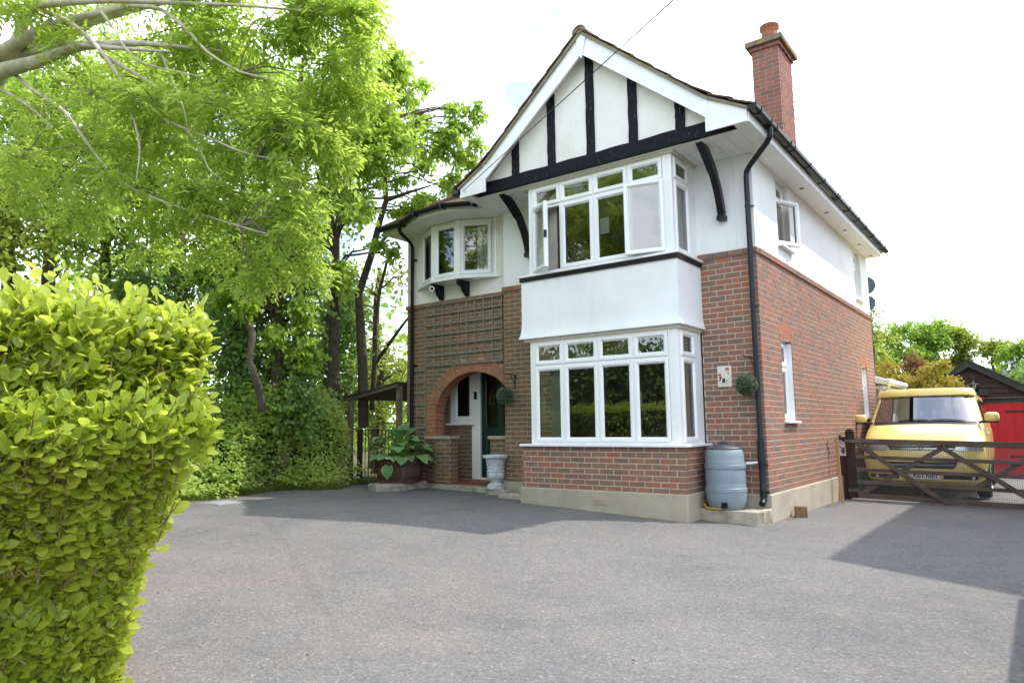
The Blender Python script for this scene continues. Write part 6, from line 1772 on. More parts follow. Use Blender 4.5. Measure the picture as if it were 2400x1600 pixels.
# -- big ash leaning in over the drive; its limbs come from beyond the picture's edge
ash_trunk = [(-9.3, -7.6, 0.1), (-9.1, -7.4, 2.4), (-8.6, -7.0, 4.4), A(-40, 210, 9.2), A(60, 120, 9.0), A(210, 45, 8.9), A(420, -20, 8.8)]
cl = []
for (u, v, d, r, n) in ((90, 60, 8.5, .7, 34), (230, 110, 8.6, .8, 44), (380, 60, 8.4, .8, 44), (520, 100, 8.3, .85, 50), (660, 70, 8.2, .8, 50), (790, 60, 8.1, .7, 46), (860, 20, 8.0, .45, 26), (120, 230, 8.8, .7, 34), (280, 260, 8.5, .8, 44), (440, 220, 8.3, .85, 50), (590, 230, 8.1, .85, 54), (720, 210, 8.0, .75, 50), (810, 170, 7.9, .5, 30), (60, 400, 8.9, .7, 30), (200, 400, 8.6, .75, 34), (350, 400, 8.4, .75, 40), (500, 380, 8.2, .8, 46), (640, 370, 8.0, .8, 48), (740, 330, 8.0, .6, 36), (300, 520, 8.6, .7, 28), (450, 530, 8.4, .7, 34), (580, 510, 8.1, .7, 40), (690, 490, 8.0, .6, 36), (610, 600, 8.0, .45, 22), (740, 600, 8.0, .35, 14), (400, -60, 8.4, .8, 40), (600, -70, 8.2, .8, 44), (780, -50, 8.0, .6, 30), (150, -60, 8.8, .9, 40), (-100, 100, 9.0, .9, 30), (-120, 330, 9.0, .8, 20)):
    cl += split(A(u, v, d), r * 1.05, n, 4, int(u * 7 + v), 0.6)
grow('ash_tree', 'tall ash tree with pale branches arching over the drive', (-9.3, -7.6, 0.15), ash_trunk, cl, M['leaf_ash'], M['bark_ash'], (0.085, 0.036), 24, 1.3, 3, 0.55, 0.24, leaflet=True, limb_k=0.045, forks=[A(*p) for p in ((180, 108, 8.5), (330, 100, 8.3), (140, 55, 8.7), (280, 20, 8.5), (260, 0, 8.2), (420, 8, 8.0), (560, 12, 7.9), (700, 25, 7.8), (280, 180, 8.1), (330, 350, 8.0), (430, 245, 8.0), (150, 255, 8.4), (210, 345, 8.3), (280, 430, 8.2), (400, 480, 8.1), (560, 530, 7.9), (480, 120, 8.0), (560, 170, 7.9), (480, 320, 7.9), (600, 370, 7.8), (110, 285, 8.6))])
# its bare pale limbs and hanging branches, in full view
asht = bpy.data.objects['ash_tree']
def limb(pts, r0, r1, name='limb'):
    P = [Vector(A(p[0], p[1], p[2] - 0.3 * min(1.0, i / 2))) for i, p in enumerate(pts)]; out = []
    for i in range(len(P) - 1):
        for k in range(3): out.append(P[i].lerp(P[i + 1], k / 3))
    out.append(P[-1]); m = len(out)
    sm = [out[0]] + [(out[i - 1] + out[i] * 2 + out[i + 1]) / 4 for i in range(1, m - 1)] + [out[-1]]
    MB().tube(sm, [r0 + (r1 - r0) * i / (m - 1) for i in range(m)], 9).build(name, M['bark_ash'], asht, smooth=60)
limb([(-60, 190, 9.1), (10, 165, 8.9), (90, 145, 8.7), (180, 108, 8.6), (330, 100, 8.4), (520, 120, 8.2)], 0.115, 0.012)
limb([(-60, 160, 9.2), (0, 130, 9.0), (60, 90, 8.9), (140, 55, 8.8), (280, 20, 8.6), (420, -30, 8.5)], 0.12, 0.02)
limb([(20, 140, 8.9), (50, 70, 8.9), (70, 10, 8.9), (80, -60, 9.0)], 0.07, 0.05)
limb([(-40, 30, 8.9), (40, 22, 8.7), (120, 8, 8.5), (260, 0, 8.3), (420, 8, 8.1), (560, 12, 8.0), (760, 30, 7.9)], 0.06, 0.008)
limb([(60, 125, 8.8), (160, 104, 8.5), (260, 112, 8.3), (400, 122, 8.1)], 0.055, 0.012)
limb([(90, 20, 8.7), (170, 55, 8.5), (230, 110, 8.3), (280, 180, 8.2), (310, 260, 8.1), (330, 350, 8.0), (318, 430, 8.0)], 0.035, 0.005)
limb([(240, 130, 8.3), (330, 180, 8.1), (430, 245, 8.0)], 0.03, 0.006)
limb([(30, 170, 8.8), (80, 215, 8.6), (150, 255, 8.5), (210, 345, 8.4), (280, 430, 8.3), (400, 480, 8.2), (560, 530, 8.0), (690, 565, 7.9)], 0.026, 0.004)
limb([(-20, 200, 8.9), (50, 235, 8.8), (110, 285, 8.7), (170, 350, 8.6), (230, 400, 8.5)], 0.03, 0.006)
limb([(300, 12, 8.3), (380, 20, 8.1), (440, 70, 8.0), (480, 120, 8.0), (560, 170, 7.9), (640, 185, 7.8)], 0.028, 0.006)
limb([(380, 130, 8.1), (405, 190, 8.0), (430, 250, 7.9), (440, 300, 7.9)], 0.018, 0.005)
limb([(230, 20, 8.4), (270, 70, 8.2), (290, 110, 8.2), (330, 150, 8.1), (470, 180, 8.0)], 0.022, 0.006)
limb([(300, 220, 8.1), (380, 280, 8.0), (480, 320, 7.9), (600, 370, 7.8), (690, 370, 7.8)], 0.018, 0.004)
limb([(430, 300, 7.9), (470, 350, 7.9), (490, 400, 7.9), (520, 420, 7.9)], 0.012, 0.003)

# -- cherry whose crown reaches towards the gable
ct = [A(775, 1010, 14.2), A(780, 860, 14.2), A(786, 700, 14.1), A(788, 560, 14.0), A(800, 450, 13.9), A(830, 350, 13.8)]
cl = []
for (u, v, d, r, n) in ((860, 140, 12.6, .8, 34), (880, 210, 12.6, .9, 44), (820, 260, 12.8, 1.0, 54), (930, 190, 14.6, .5, 20), (960, 250, 14.6, .7, 34), (900, 320, 12.6, 1.0, 56), (1010, 300, 14.6, .7, 34), (1075, 265, 14.6, .45, 18), (1110, 255, 14.6, .2, 8), (1060, 340, 14.6, .6, 30), (980, 380, 14.6, .9, 50), (1070, 390, 14.6, .5, 24), (880, 430, 12.8, .9, 50), (960, 450, 14.6, .7, 34), (760, 360, 13.0, 1.0, 54), (800, 470, 13.0, .9, 46), (700, 450, 13.2, .9, 46), (930, 520, 14.6, .45, 18), (690, 560, 12.6, .8, 40), (900, 590, 13.4, .35, 12), (830, 90, 12.8, .6, 24), (905, 160, 12.6, .35, 14), (985, 190, 14.6, .2, 7), (1030, 470, 14.6, .4, 14)):
    cl += split(A(u, v, d), r * 1.12, n * 1.15, 4 if r > 0.4 else 2, int(u * 3 + v), 0.75)
grow('cherry_tree', 'bright green cherry tree spreading towards the house gable', tuple(at(775, 1010, 14.2)), ct, cl, M['leaf_cherry'], M['bark_dark'], (0.115, 0.06), 11, 1.7, 5, 0.5, 0.13, twig_len=0.4, limb_k=0.25)
cht = bpy.data.objects['cherry_tree']
for pts, r0, r1 in (([(852, 1000, 14.6), (850, 860, 14.5), (845, 760, 14.4), (840, 690, 14.4), (870, 600, 14.3), (890, 520, 14.1), (905, 470, 13.9), (900, 380, 13.6), (895, 300, 13.4)], 0.11, 0.03), ([(870, 600, 14.3), (900, 560, 14.2), (930, 530, 14.0)], 0.05, 0.02), ([(905, 470, 13.9), (960, 450, 13.6), (1010, 435, 13.4)], 0.045, 0.015), ([(788, 560, 14.0), (770, 480, 13.8), (740, 400, 13.4)], 0.05, 0.02),
                    ([(872, 960, 15.2), (878, 850, 15.1), (880, 760, 15.0), (890, 680, 15.0), (910, 600, 14.9), (930, 590, 14.8)], 0.06, 0.02), ([(700, 620, 13.4), (740, 560, 13.4), (790, 520, 13.4)], 0.06, 0.03), ([(880, 850, 15.4), (930, 780, 15.2), (960, 740, 15.0)], 0.05, 0.02)):
    P = [Vector(A(*p)) for p in pts]
    MB().tube(P, [r0 + (r1 - r0) * i / (len(P) - 1) for i in range(len(P))], 8).build('limb', M['bark_dark'], cht, smooth=60)

# -- ivy-clad trees in the dark middle
def ivy_tree(label, u, v0, v1, d, spread, seed, n=900):
    base = at(u, 1060, d); 
    tr = [Vector((base.x, base.y, 0.2)), Vector(A(u - 8, (v0 + v1) / 2, d)), Vector(A(u + 5, v1, d))]
    cl = []
    g = random.Random(seed)
    for i in range(13):
        v = v0 + (v1 - v0) * i / 12
        cl.append((A(u + g.uniform(-1, 1) * spread, v, d + g.uniform(-0.4, 0.4)), (0.62 + g.uniform(-.1, .2), 0.62, 0.55), 46))
    return grow('ivy_clad_tree', label, tuple(tr[0]), tr, cl, M['leaf_ivy'], M['bark_dark'], (0.075, 0.068), 11, 1.0, seed, 0.7, 0.17, 'ivy-clad trees behind the bank', twig_len=0.3)
ivy_tree('ivy-clad tree behind the bank, deepest in shade near the pale hedge', 560, 980, 520, 12.9, 30, 21)
ivy_tree('ivy-clad tree behind the bank with a bare crooked stem', 660, 980, 560, 12.6, 40, 22)
ivy_tree('ivy-clad tree nearest the house, above the lean-to', 790, 960, 690, 15.4, 40, 23)
bst = MB().tube([Vector(A(*p)) for p in ((615, 960, 11.9), (605, 900, 11.6), (585, 850, 11.55), (592, 780, 11.55), (575, 735, 11.6), (562, 680, 11.8), (570, 600, 12.2), (590, 520, 12.6))], [0.07, 0.065, 0.06, 0.058, 0.055, 0.05, 0.04, 0.03], 8)
bst.build('bare_stem', M['bark_dark'], bpy.data.objects['ivy_clad_tree.001'], smooth=60)

# -- taller trees behind, closing the view
def back_tree(name, label, cu, cv, d, w, h, n, seed, mat=None, leaf=(0.12, 0.08), bare=0.0, foot=1050, density=1.0, group='trees beyond the garden', per=9, bark=None):
    g = random.Random(seed); cl = []
    for i in range(n):
        a = g.uniform(0, 6.28); r = math.sqrt(g.random())
        u, v = cu + w * r * math.cos(a), cv + h * r * math.sin(a)
        cl.append((A(u, v, d + g.uniform(-1.2, 1.2)), (0.055 * d * g.uniform(.7, 1.2), 0.055 * d * g.uniform(.7, 1.2), 0.042 * d), 34))
    f = at(cu, foot, d)
    return grow(name, label, (f.x, f.y, 0.1), [(f.x, f.y, 0.1), tuple((Vector((f.x, f.y, 0.1)) + Vector(A(cu, cv, d))) / 2), A(cu, cv, d), A(cu + 10, cv - h * 0.7, d)], cl, mat or M['leaf_bg'], bark or M['bark_dark'], leaf, per, density, seed, 0.3, 0.18, group, bare=bare, twig_len=0.5)
back_tree('broadleaf_tree', 'dense green tree standing behind the ash branches', 250, 420, 16, 240, 260, 30, 31)
back_tree('broadleaf_tree', 'green tree filling the gap behind the ivy-clad trunks', 560, 560, 17, 190, 200, 24, 32)
back_tree('broadleaf_tree', 'thin pale-leaved tree glimpsed past the house corner', 880, 760, 19, 90, 190, 14, 33, M['leaf_bg2'], (0.11, 0.06), 0.25)
back_tree('broadleaf_tree', 'olive-tinted tree at the picture edge above the pale hedge', 20, 480, 12.5, 110, 150, 16, 34, M['leaf_bg2'], (0.10, 0.07))
back_tree('broadleaf_tree', 'dark tree low behind the bank and pale hedge', 420, 740, 14.5, 150, 150, 22, 35, M['leaf_ivy'], (0.10, 0.08))
back_tree('broadleaf_tree', 'light green tree behind the lean-to roof', 890, 900, 17, 80, 90, 10, 36, M['leaf_bg2'], (0.09, 0.06))

back_tree('broadleaf_tree', 'bright leafy tree closing the gap under the pale ash limbs', 120, 360, 13.8, 180, 240, 30, 37, M['leaf_cherry'], (0.11, 0.06))
back_tree('broadleaf_tree', 'tall bright tree behind the cherry crown', 700, 330, 17.5, 160, 260, 30, 38, M['leaf_cherry'], (0.12, 0.07))
back_tree('broadleaf_tree', 'leafy tree high behind the middle of the ash', 420, 250, 15.5, 220, 220, 28, 39, M['leaf_cherry'], (0.12, 0.07))
cl = []
for (u, v, d, r, n) in ((540, 640, 11.9, .5, 22), (610, 610, 11.8, .5, 24), (680, 640, 12.2, .5, 24), (590, 720, 11.8, .4, 18), (530, 720, 12.0, .4, 16), (700, 720, 12.4, .5, 22), (720, 800, 12.5, .45, 18), (640, 780, 12.0, .35, 14), (760, 640, 12.9, .5, 22), (470, 640, 12.2, .5, 22), (500, 560, 12.2, .6, 26), (800, 700, 13.4, .45, 18), (680, 850, 12.4, .35, 12)):
    cl += split(A(u, v, d), r * 1.1, n * 1.2, 3, int(u + v), 0.7)
f = at(650, 1010, 13.0)
grow('cherry_tree', 'lower cherry with leafy sprays hanging over the ivy bank', (f.x, f.y, 0.2), [(f.x, f.y, 0.1), A(650, 850, 13.0), A(640, 700, 12.7), A(620, 600, 12.4)], cl, M['leaf_cherry'], M['bark_dark'], (0.11, 0.06), 10, 1.2, 45, 0.6, 0.09, twig_len=0.4, limb_k=0.3)

# -- ivy and bramble bank along the drive
bk = thing('ivy_bank', (-8.1, -2.5, 0.2), 'ivy and bramble covered bank beside the drive', 'bank')
g = np.random.default_rng(41)
def bank_x(y, z):
    return -7.68 - 0.22 * z - 0.16 * math.sin(y * 2.3 + z) + 0.12 * math.sin(y * 3.7 - z * 2.2) + (0.42 if y < -3.6 else 0.0) * min(1, (-3.6 - y) / 0.5 if y < -3.6 else 0) + 0.10 * math.sin(y * 5.1 + z * 3)
n = 10000
yy = g.uniform(-8.2, -0.02, n); zz = 0.2 + 1.75 * g.uniform(0, 1, n) ** 0.9
zz = np.where(g.uniform(size=n) < 0.25, 1.55 + g.normal(size=n) * 0.32, zz)
xx = np.array([bank_x(a, b) for a, b in zip(yy, zz)]) - np.abs(g.normal(size=n)) * 0.16 - np.maximum(0, zz - 1.5) * g.uniform(0, 1.2, n)
P = np.stack([xx, yy, zz], 1)
D = unit(np.stack([g.uniform(0.1, 1.0, n), g.normal(size=n) * 0.7, g.uniform(-1.0, 0.25, n)], 1)); N = unit(np.stack([np.full(n, 0.8), np.zeros(n), np.full(n, 0.7)], 1) + rdir(n, g) * 0.6)
L = g.uniform(0.045, 0.085, n)
V, F = leaves_np(P, D, N, L, L * 0.8, 'simple', 0.15, 0.15)
np_obj('ivy_leaves', V, F, M['leaf_ivy'], bk)
n = 22000
cy = g.uniform(-8, -0.12, 110); cz = g.uniform(0.25, 1.8, 110); idx = g.integers(0, 110, n)
yy = cy[idx] + g.normal(size=n) * 0.22; zz = np.clip(cz[idx] + g.normal(size=n) * 0.2, 0.2, 2.1)
xx = np.array([bank_x(a, b) for a, b in zip(yy, zz)]) + g.uniform(-0.08, 0.10, n)
P = np.stack([xx, yy, zz], 1); D = unit(np.stack([g.uniform(0.0, 1.0, n), g.normal(size=n), g.uniform(-0.8, 0.5, n)], 1)); N = unit(np.stack([np.full(n, 0.7), np.zeros(n), np.full(n, 0.8)], 1) + rdir(n, g) * 0.6)
L = g.uniform(0.04, 0.085, n); V, F = leaves_np(P, D, N, L, L * 0.68, 'simple', 0.15, 0.15)
np_obj('bramble_leaves', V, F, M['leaf_bank'], bk)
core = MB(); rows = []
for z in (0.05, 0.6, 1.2, 1.6):
    rows.append([(bank_x(y, z) - 0.28, y, z) for y in np.linspace(-9, -0.3, 24)])
rows.append([(bank_x(y, 1.6) - 0.7, y, 1.75) for y in np.linspace(-9, -0.3, 24)]); rows.append([(-10.5, y, 1.6) for y in np.linspace(-9, -0.3, 24)])
core.grid([r[::-1] for r in rows]).build('earth_core', M['bank_core'], bk)
lp = []
for i in range(26):                       # larger sycamore-like leaves along the top
    y = g.uniform(-3.8, -0.6); z = g.uniform(1.35, 1.95); m = 10
    P = np.stack([np.full(m, bank_x(y, z) + 0.05) + g.uniform(-.1, .15, m), y + g.normal(size=m) * .12, z + g.normal(size=m) * .12], 1)
    L = g.uniform(0.09, 0.14, m); lp.append(leaves_np(P, unit(np.stack([g.uniform(.2, 1, m), g.normal(size=m), g.uniform(-.9, .1, m)], 1)), unit(np.array([0.6, 0, 0.8]) + rdir(m, g) * .4), L, L * .9, 'simple', .12, .2))
V, F = join_np(lp); np_obj('bramble_leaves', V, F, M['leaf_cherry'], bk)
# looser mounds spilling towards the drive
lp = []
for i in range(42):
    y = g.uniform(-7.5, -0.3); z = g.uniform(0.18, 1.9); r = g.uniform(0.14, 0.30); m = 190
    o_ = rdir(m, g) * r * g.uniform(0.5, 1.0, m)[:, None]; o_[:, 2] *= 0.8
    P = np.array([bank_x(y, z) + g.uniform(-0.05, 0.12), y, z]) + o_
    P[:, 2] = np.maximum(P[:, 2], 0.2)
    L = g.uniform(0.045, 0.085, m) * g.uniform(0.8, 1.3); lp.append(leaves_np(P, unit(o_ + np.array([0.05, 0, -0.06]) + rdir(m, g) * .12), unit(np.array([0.5, 0, 0.9]) + rdir(m, g) * .5), L, L * g.uniform(.55, .9), 'simple', .15, .18))
V, F = join_np(lp); np_obj('bramble_leaves', V, F, M['leaf_bank'], bk)
# grass and weeds at the edge of the asphalt
n = 3800
yy = g.uniform(-6.5, 0.2, n); xx = np.array([bank_x(y, 0.2) for y in yy]) + 0.08 + np.abs(g.normal(size=n)) * 0.08
P = np.stack([xx, yy, np.array([gz(a, b) for a, b in zip(xx, yy)]) - 0.004], 1)
D = unit(np.stack([g.normal(size=n) * .4 + .25, g.normal(size=n) * .5, np.full(n, 1.0)], 1)); L = g.uniform(0.04, 0.15, n)
V, F = leaves_np(P, D, rdir(n, g), L, 0.007, 'simple', 0.1, 0.3)
np_obj('grass_fringe', V, F, M['grass'], None, kind='stuff', label='strip of grass and weeds at the foot of the ivy bank', cat='grass')
def litter(name, x0, x1, y0, y1, n, label, s=0.035):
    xx, yy = g.uniform(x0, x1, n), g.uniform(y0, y1, n)
    P = np.stack([xx, yy, np.array([gz(a, b) for a, b in zip(xx, yy)]) + 0.004], 1); D = rdir(n, g); D[:, 2] = abs(D[:, 2]) * .15
    V, F = leaves_np(P, D, unit(np.array([0, 0, 1.0]) + rdir(n, g) * .4), g.uniform(s * .5, s, n), s * .4, 'simple', .2, .3)
    np_obj(name, V, F, M['litter'], None, kind='stuff', label=label, cat='leaf litter')
litter('leaf_litter', -3.3, -0.8, -0.95, -0.83, 120, 'dust of dry leaf scraps along the foot of the bay', 0.022)
litter('leaf_litter', 0.05, 0.22, 2.2, 3.6, 90, 'dry brown leaves against the side wall near the gate')
litter('leaf_litter', 0.04, 0.16, 0.35, 0.85, 50, 'dry brown leaves beside the timber block')
litter('leaf_litter', -7.5, 2.6, -8.0, -0.8, 130, 'few scattered dry leaf scraps across the asphalt', 0.028)
litter('leaf_litter', -7.45, -7.1, -4.2, -0.6, 260, 'line of dry leaves where asphalt meets the bank')

# -- foreground griselinia hedge
hd = thing('griselinia_hedge', (-0.6, -8.15, 0.0), 'bright yellow-green glossy-leaved hedge in the foreground', 'hedge')
g = np.random.default_rng(51)
def hedge_end(z): return -0.40 + 0.62 * np.clip((z - 0.28) / 1.0, 0, 1) + 0.05 * np.sin(z * 7.0) + 0.03 * np.sin(z * 17.0)
SH_P, SH_N = [], []
n = 5200                                   # shoots on the street face, top and end
for k in range(n):
    f = g.uniform()
    if f < 0.50:
        z = g.uniform(0.02, 1.66); x = hedge_end(z) - abs(g.normal()) * 0.55 - 0.02; y = -8.42 - 0.06 * math.sin(x * 5) - 0.05 * math.sin(z * 6.3 + x * 9) + abs(g.normal()) * 0.08; nn = (0.15, -1.0, 0.25)
        if g.uniform() < 0.12 and z < 0.75: continue
    elif f < 0.72:
        x_ = g.uniform()
        z = 1.60 + 0.07 * math.sin(x_ * 8 + k) + abs(g.normal()) * 0.05 * (g.uniform() < 0.15) * 2 - abs(g.normal()) * 0.05; y = g.uniform(-8.45, -7.70); x = hedge_end(1.5) - g.uniform(0, 1.0) ** 1.4 * 1.6; nn = (0.1, -0.15, 1.0)
    else:
        z = g.uniform(0.05, 1.62); y = g.uniform(-8.40, -7.72); x = hedge_end(z) - abs(g.normal()) * 0.06; nn = (1.0, -0.15, 0.3)
    SH_P.append((x, y, z)); SH_N.append(nn)
SH_P, SH_N = np.array(SH_P), unit(np.array(SH_N, float)); n = len(SH_P)
SD = unit(SH_N * 0.75 + np.array([0, 0, 0.75]) + rdir(n, g) * 0.35)
stems = MB(); LP, LD, LN, LL = [], [], [], []
for i in range(n):
    ln_ = g.uniform(0.10, 0.20); p0 = SH_P[i] - SD[i] * ln_ * 0.5; nl = 7
    a0 = g.uniform(0, 6.28); t1 = unit(np.cross(SD[i], [0.3, 0.2, 0.9])); t2 = np.cross(SD[i], t1)
    if i % 2 == 0: stems.tube([Vector(p0 - SD[i] * 0.02), Vector(p0 + SD[i] * ln_ * 0.4), Vector(p0 + SD[i] * ln_)], [0.0035, 0.003, 0.002], 4, caps=False)
    for q in range(nl):
        f = (q + 0.4) / nl; a = a0 + q * 2.4
        rad = t1 * math.cos(a) + t2 * math.sin(a)
        LP.append(p0 + SD[i] * ln_ * f); LD.append(unit(rad * (1.05 - 0.55 * f) + SD[i] * (0.35 + 0.7 * f) + g.normal(size=3) * 0.18)); LN.append(unit(SH_N[i] * 0.75 + SD[i] * 0.35 + np.array([0, 0, 0.35]) + g.normal(size=3) * 0.33)); LL.append(g.choice([0.036, 0.045, 0.054, 0.066]) * g.uniform(0.85, 1.2) * (1 - 0.25 * abs(f - 0.4)))
LP, LD, LN, LL = np.array(LP), np.array(LD), np.array(LN), np.array(LL)
# the leaves nearest the street corner, each one a part
view = (LP - np.array(CAM)); dep = view @ np.array(CF); uu = 1200 + 1645.72 * (view @ np.array(CR)) / dep; vv = 800 - 1645.72 * (view @ np.array(CU)) / dep
front = (uu > -20) & (vv < 1620) & (vv > 560)
order = np.argsort(np.where(front, dep - 0.15 * (LL / 0.07), 99.0))[:300]
one = np.zeros(len(LP), bool); one[order] = True
def unit_leaf(curl, fold):
    V, F = leaves_np(np.zeros((1, 3)), np.array([[0, 1.0, 0]]), np.array([[0, 0, 1.0]]), 1.0, 0.60, 'oval', fold, curl)
    return np_mesh('leaf', V, F, M['leaf_hedge_o'], True)
um = [unit_leaf(0.10, 0.22), unit_leaf(0.22, 0.30), unit_leaf(-0.06, 0.25)]
for k in order:
    o = link_mesh('leaf', um[k % 3], LP[k], hd)
    d = Vector(LD[k]); s = Vector(np.cross(LN[k], LD[k])).normalized(); s = d.cross(s).cross(d).normalized() if False else s
    nrm = s.cross(d) * 1.0
    nrm = d.cross(-s) if False else (s.cross(d))
    o.rotation_euler = Matrix((s * -1.0, d, (s * -1.0).cross(d))).transposed().to_euler(); sc_ = float(LL[k]); o.scale = (sc_, sc_, sc_)
V, F = leaves_np(LP[~one], LD[~one], LN[~one], LL[~one], LL[~one] * 0.60, 'oval', 0.24, 0.13)
np_obj('foliage', V, F, M['leaf_hedge_i'], hd, True, 'stuff')
stems.build('stems', M['twig'], hd, smooth=60)
inner = MB()
for i in range(34):                        # woody framework inside
    x = g.uniform(-1.8, -0.45); y = g.uniform(-8.22, -7.9); top = Vector((x + g.normal() * .15 + 0.22, y + g.normal() * .15, g.uniform(0.9, 1.55)))
    mid = Vector((x, y, 0)).lerp(top, 0.5) + Vector((g.normal() * .06, g.normal() * .06, 0))
    inner.tube([(x, y, gz(x, y) - 0.05), mid, top], [0.014, 0.011, 0.005], 5, caps=False)
    for k in range(3):
        b = mid.lerp(top, g.uniform(0, .8)); e = b + Vector((g.normal() * .2 + .05, -abs(g.normal()) * .15, abs(g.normal()) * .14)); inner.tube([b, b.lerp(e, .5) + Vector((0, 0, .02)), e], [0.007, 0.005, 0.003], 4, caps=False)
inner.build('woody_stems', M['twig'], hd, smooth=60)
# the rest of the hedge, running on along the street
n = 9000
f = g.uniform(size=n); x = g.uniform(-7.2, -0.9, n)
y = np.where(f < .4, -8.42, np.where(f < .75, -7.68, g.uniform(-8.4, -7.7, n))) + g.normal(size=n) * .06; z = np.where(f < .75, g.uniform(0.1, 1.7, n), 1.70 + g.normal(size=n) * .05)
P = np.stack([x, y, z], 1); D = unit(rdir(n, g) + np.array([0, 0, .5])); L = g.uniform(.06, .095, n)
V, F = leaves_np(P, D, rdir(n, g), L, L * .6, 'simple', .2, .12)
np_obj('foliage', V, F, M['leaf_hedge_i'], hd, False, 'stuff')
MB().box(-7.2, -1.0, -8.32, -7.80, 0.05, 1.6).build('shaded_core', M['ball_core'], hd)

# -- garden behind: maple, shrubs, trees beyond the garage
cl = []
pr2 = random.Random(61)
for i in range(26):
    a, r = pr2.uniform(0, 6.28), math.sqrt(pr2.random())
    cl.append(((0.15 + 1.15 * r * math.cos(a), 12.2 + 0.7 * r * math.sin(a), 2.15 + 0.75 * pr2.uniform(-1, 1) * math.sqrt(1 - 0.7 * r * r)), (0.36, 0.36, 0.26), 30))
grow('maple_tree', 'round golden maple in front of the garage', (0.15, 12.2, -0.15), [(0.15, 12.2, -0.2), (0.1, 12.2, 0.9), (0.15, 12.2, 1.9)], cl, M['leaf_maple'], M['bark_dark'], (0.06, 0.045), 12, 1.0, 62, 0.3, 0.07, 'shrubs and trees behind the house', twig_len=0.2)
def yard_tree(name, label, x, y, ztop, w, n, seed, mat, leaf=(0.13, 0.09), cat='tree', zlow=None, bare=0.0, cs=0.6, tw=34, density=1.5):
    g_ = random.Random(seed); cl = []; zl = zlow if zlow is not None else ztop * 0.35
    for i in range(n):
        a, r = g_.uniform(0, 6.28), math.sqrt(g_.random()); h = g_.random()
        taper = 1.0 - 0.55 * max(0, h - 0.5) * 2
        cl.append(((x + w * taper * r * math.cos(a), y + w * 0.6 * r * math.sin(a), zl + (ztop - zl - cs * 0.4) * h), (cs, cs, cs * .75), tw))
    return grow(name, label, (x, y, -0.2), [(x, y, -0.3), (x, y, zl), (x, y, (zl + ztop) / 2), (x + 0.1, y, ztop - 0.4)], cl, mat, M['bark_dark'], leaf, 9, density, seed, 0.25, 0.12, 'shrubs and trees behind the house', cat, bare=bare, twig_len=0.4)
yard_tree('garden_tree', 'bushy dark green tree just past the rear corner of the house', -2.2, 25, 5.5, 1.3, 26, 71, M['leaf_bg'], cs=0.65)
yard_tree('garden_tree', 'dense green tree behind the golden maple', -0.8, 26, 5.7, 1.2, 26, 72, M['leaf_bg'], cs=0.6)
yard_tree('garden_tree', 'loose grey-green tree with twiggy top behind the garage roof', 0.35, 27, 5.7, 1.0, 22, 73, M['leaf_bg2'], bare=0.35, cs=0.55)
yard_tree('garden_tree', 'slender thin-leaved tree above the garage ridge', 1.35, 27, 5.1, 0.55, 13, 74, M['leaf_bg2'], bare=0.3, cs=0.5)
yard_tree('garden_tree', 'dark tree at the picture edge beyond the garage', 2.6, 24, 4.4, 1.1, 20, 75, M['leaf_bg'], cs=0.6)
yard_tree('garden_tree', 'tall thin branches seen over the garage at the frame edge', 3.4, 23, 5.2, 0.7, 9, 76, M['leaf_bg2'], bare=0.5, cs=0.5)
yard_tree('garden_tree', 'small tree whose leaves show beside the satellite dishes', -0.45, 10.2, 4.3, 0.45, 8, 77, M['leaf_bg2'], leaf=(0.07, 0.05), zlow=3.2, cs=0.35, tw=16, bare=0.35)
yard_tree('garden_shrub', 'reddish shrub above the golden maple', -0.55, 18, 3.7, 0.5, 9, 78, M['leaf_brown'], leaf=(0.07, 0.045), cat='shrub', bare=0.35, cs=0.35)
yard_tree('garden_shrub', 'grey-green shrub behind the conservatory', -1.6, 19, 4.0, 0.7, 12, 79, M['leaf_bg2'], leaf=(0.09, 0.06), cat='shrub', cs=0.45)
sh = yard_tree('garden_shrub', 'bright green shrub dotted with lilac flowers behind the garage', 3.1, 19.5, 3.45, 1.2, 22, 80, M['leaf_bright'], leaf=(0.10, 0.05), cat='shrub', cs=0.5)
n = 700
P = np.array([3.1, 19.5, 2.75]) + rdir(n, g) * np.array([1.3, 0.9, 0.75]) * g.uniform(.85, 1.0, n)[:, None]
V, F = leaves_np(P, rdir(n, g), rdir(n, g), g.uniform(.05, .09, n), .05, 'simple', .1, .1)
np_obj('blossom', V, F, M['lilac'], sh, kind='stuff')
yard_tree('garden_tree', 'low green tree closing the gap beside the garage', 3.6, 17.5, 3.0, 0.8, 12, 81, M['leaf_bright'], leaf=(0.10, 0.06), cs=0.45)
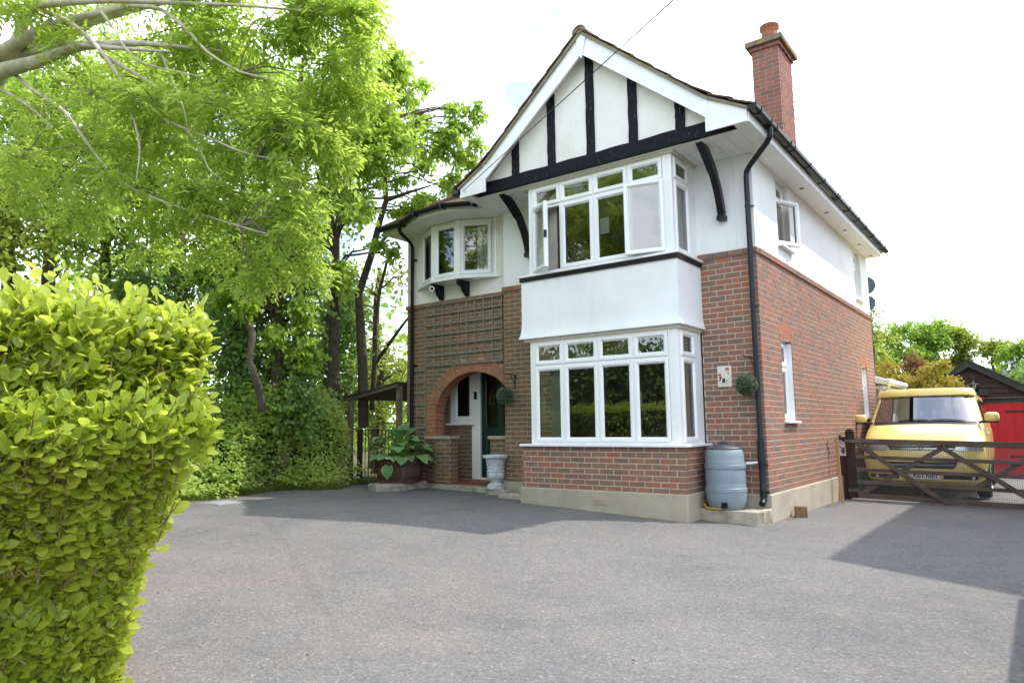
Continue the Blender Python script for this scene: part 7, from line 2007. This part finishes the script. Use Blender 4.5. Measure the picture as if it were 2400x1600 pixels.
# hedge bank far behind so that no bare horizon shows
n = 9000
x = g.uniform(-22, 16, n); y = 33 + g.normal(size=n) * 1.2; z = g.uniform(-0.3, 3.6, n) + 0.5 * np.sin(x * 0.9)
V, F = leaves_np(np.stack([x, y, z], 1), rdir(n, g), rdir(n, g), g.uniform(.3, .5, n), .28, 'simple', .2, .1)
np_obj('distant_hedgerow', V, F, M['leaf_bg'], None, kind='stuff', label='distant dark hedgerow closing the gardens behind the house', cat='hedgerow')
n = 14000
y = g.uniform(-22, 32, n); x = -24 + g.normal(size=n) * 1.6; z = g.uniform(-0.3, 7.5, n) * (0.8 + 0.25 * np.sin(y * 0.6))
V, F = leaves_np(np.stack([x, y, z], 1), rdir(n, g), rdir(n, g), g.uniform(.3, .5, n), .28, 'simple', .2, .1)
np_obj('distant_hedgerow', V, F, M['leaf_bg'], None, kind='stuff', label='distant belt of trees beyond the ivy bank', cat='hedgerow')
# trees across the street, seen only as reflections in the bay windows
def street_tree(label, x, y, ztop, w, n, seed):
    g_ = random.Random(seed); cl = []
    for i in range(n):
        a, r, h = g_.uniform(0, 6.28), math.sqrt(g_.random()), g_.random()
        cl.append(((x + w * r * math.cos(a), y + w * r * math.sin(a), ztop * 0.3 + ztop * 0.65 * h), (0.9, 0.9, 0.7), 34))
    grow('street_tree', label, (x, y, 0), [(x, y, -0.1), (x, y, ztop * .35), (x, y, ztop * .8)], cl, M['leaf_cherry'], M['bark_dark'], (0.15, 0.09), 8, 1.0, seed, 0.3, 0.2, 'trees across the street', twig_len=0.5)
n = 16000
x = g.uniform(-18, 1, n); y = -12.2 + g.normal(size=n) * 0.35; z = g.uniform(-0.1, 3.6, n) + 0.3 * np.sin(x * 1.7)
V, F = leaves_np(np.stack([x, y, z], 1), rdir(n, g), rdir(n, g), g.uniform(.12, .2, n), .11, 'simple', .2, .1)
sh_ = thing('street_hedge', (-8, -12.2, 0), 'tall dark hedge across the street from the bay windows', 'hedge')
np_obj('foliage', V, F, M['leaf_ivy'], sh_, kind='stuff')
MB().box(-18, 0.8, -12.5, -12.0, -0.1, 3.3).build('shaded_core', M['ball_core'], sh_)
street_tree('full green street tree opposite the bay windows', -7.5, -15.5, 9.5, 2.6, 30, 91)
street_tree('street tree opposite the house nearer the gateway', -3.0, -18.5, 8.0, 2.4, 24, 92)
street_tree('street tree farther along opposite the porch', -13, -13.5, 10, 2.6, 26, 93)
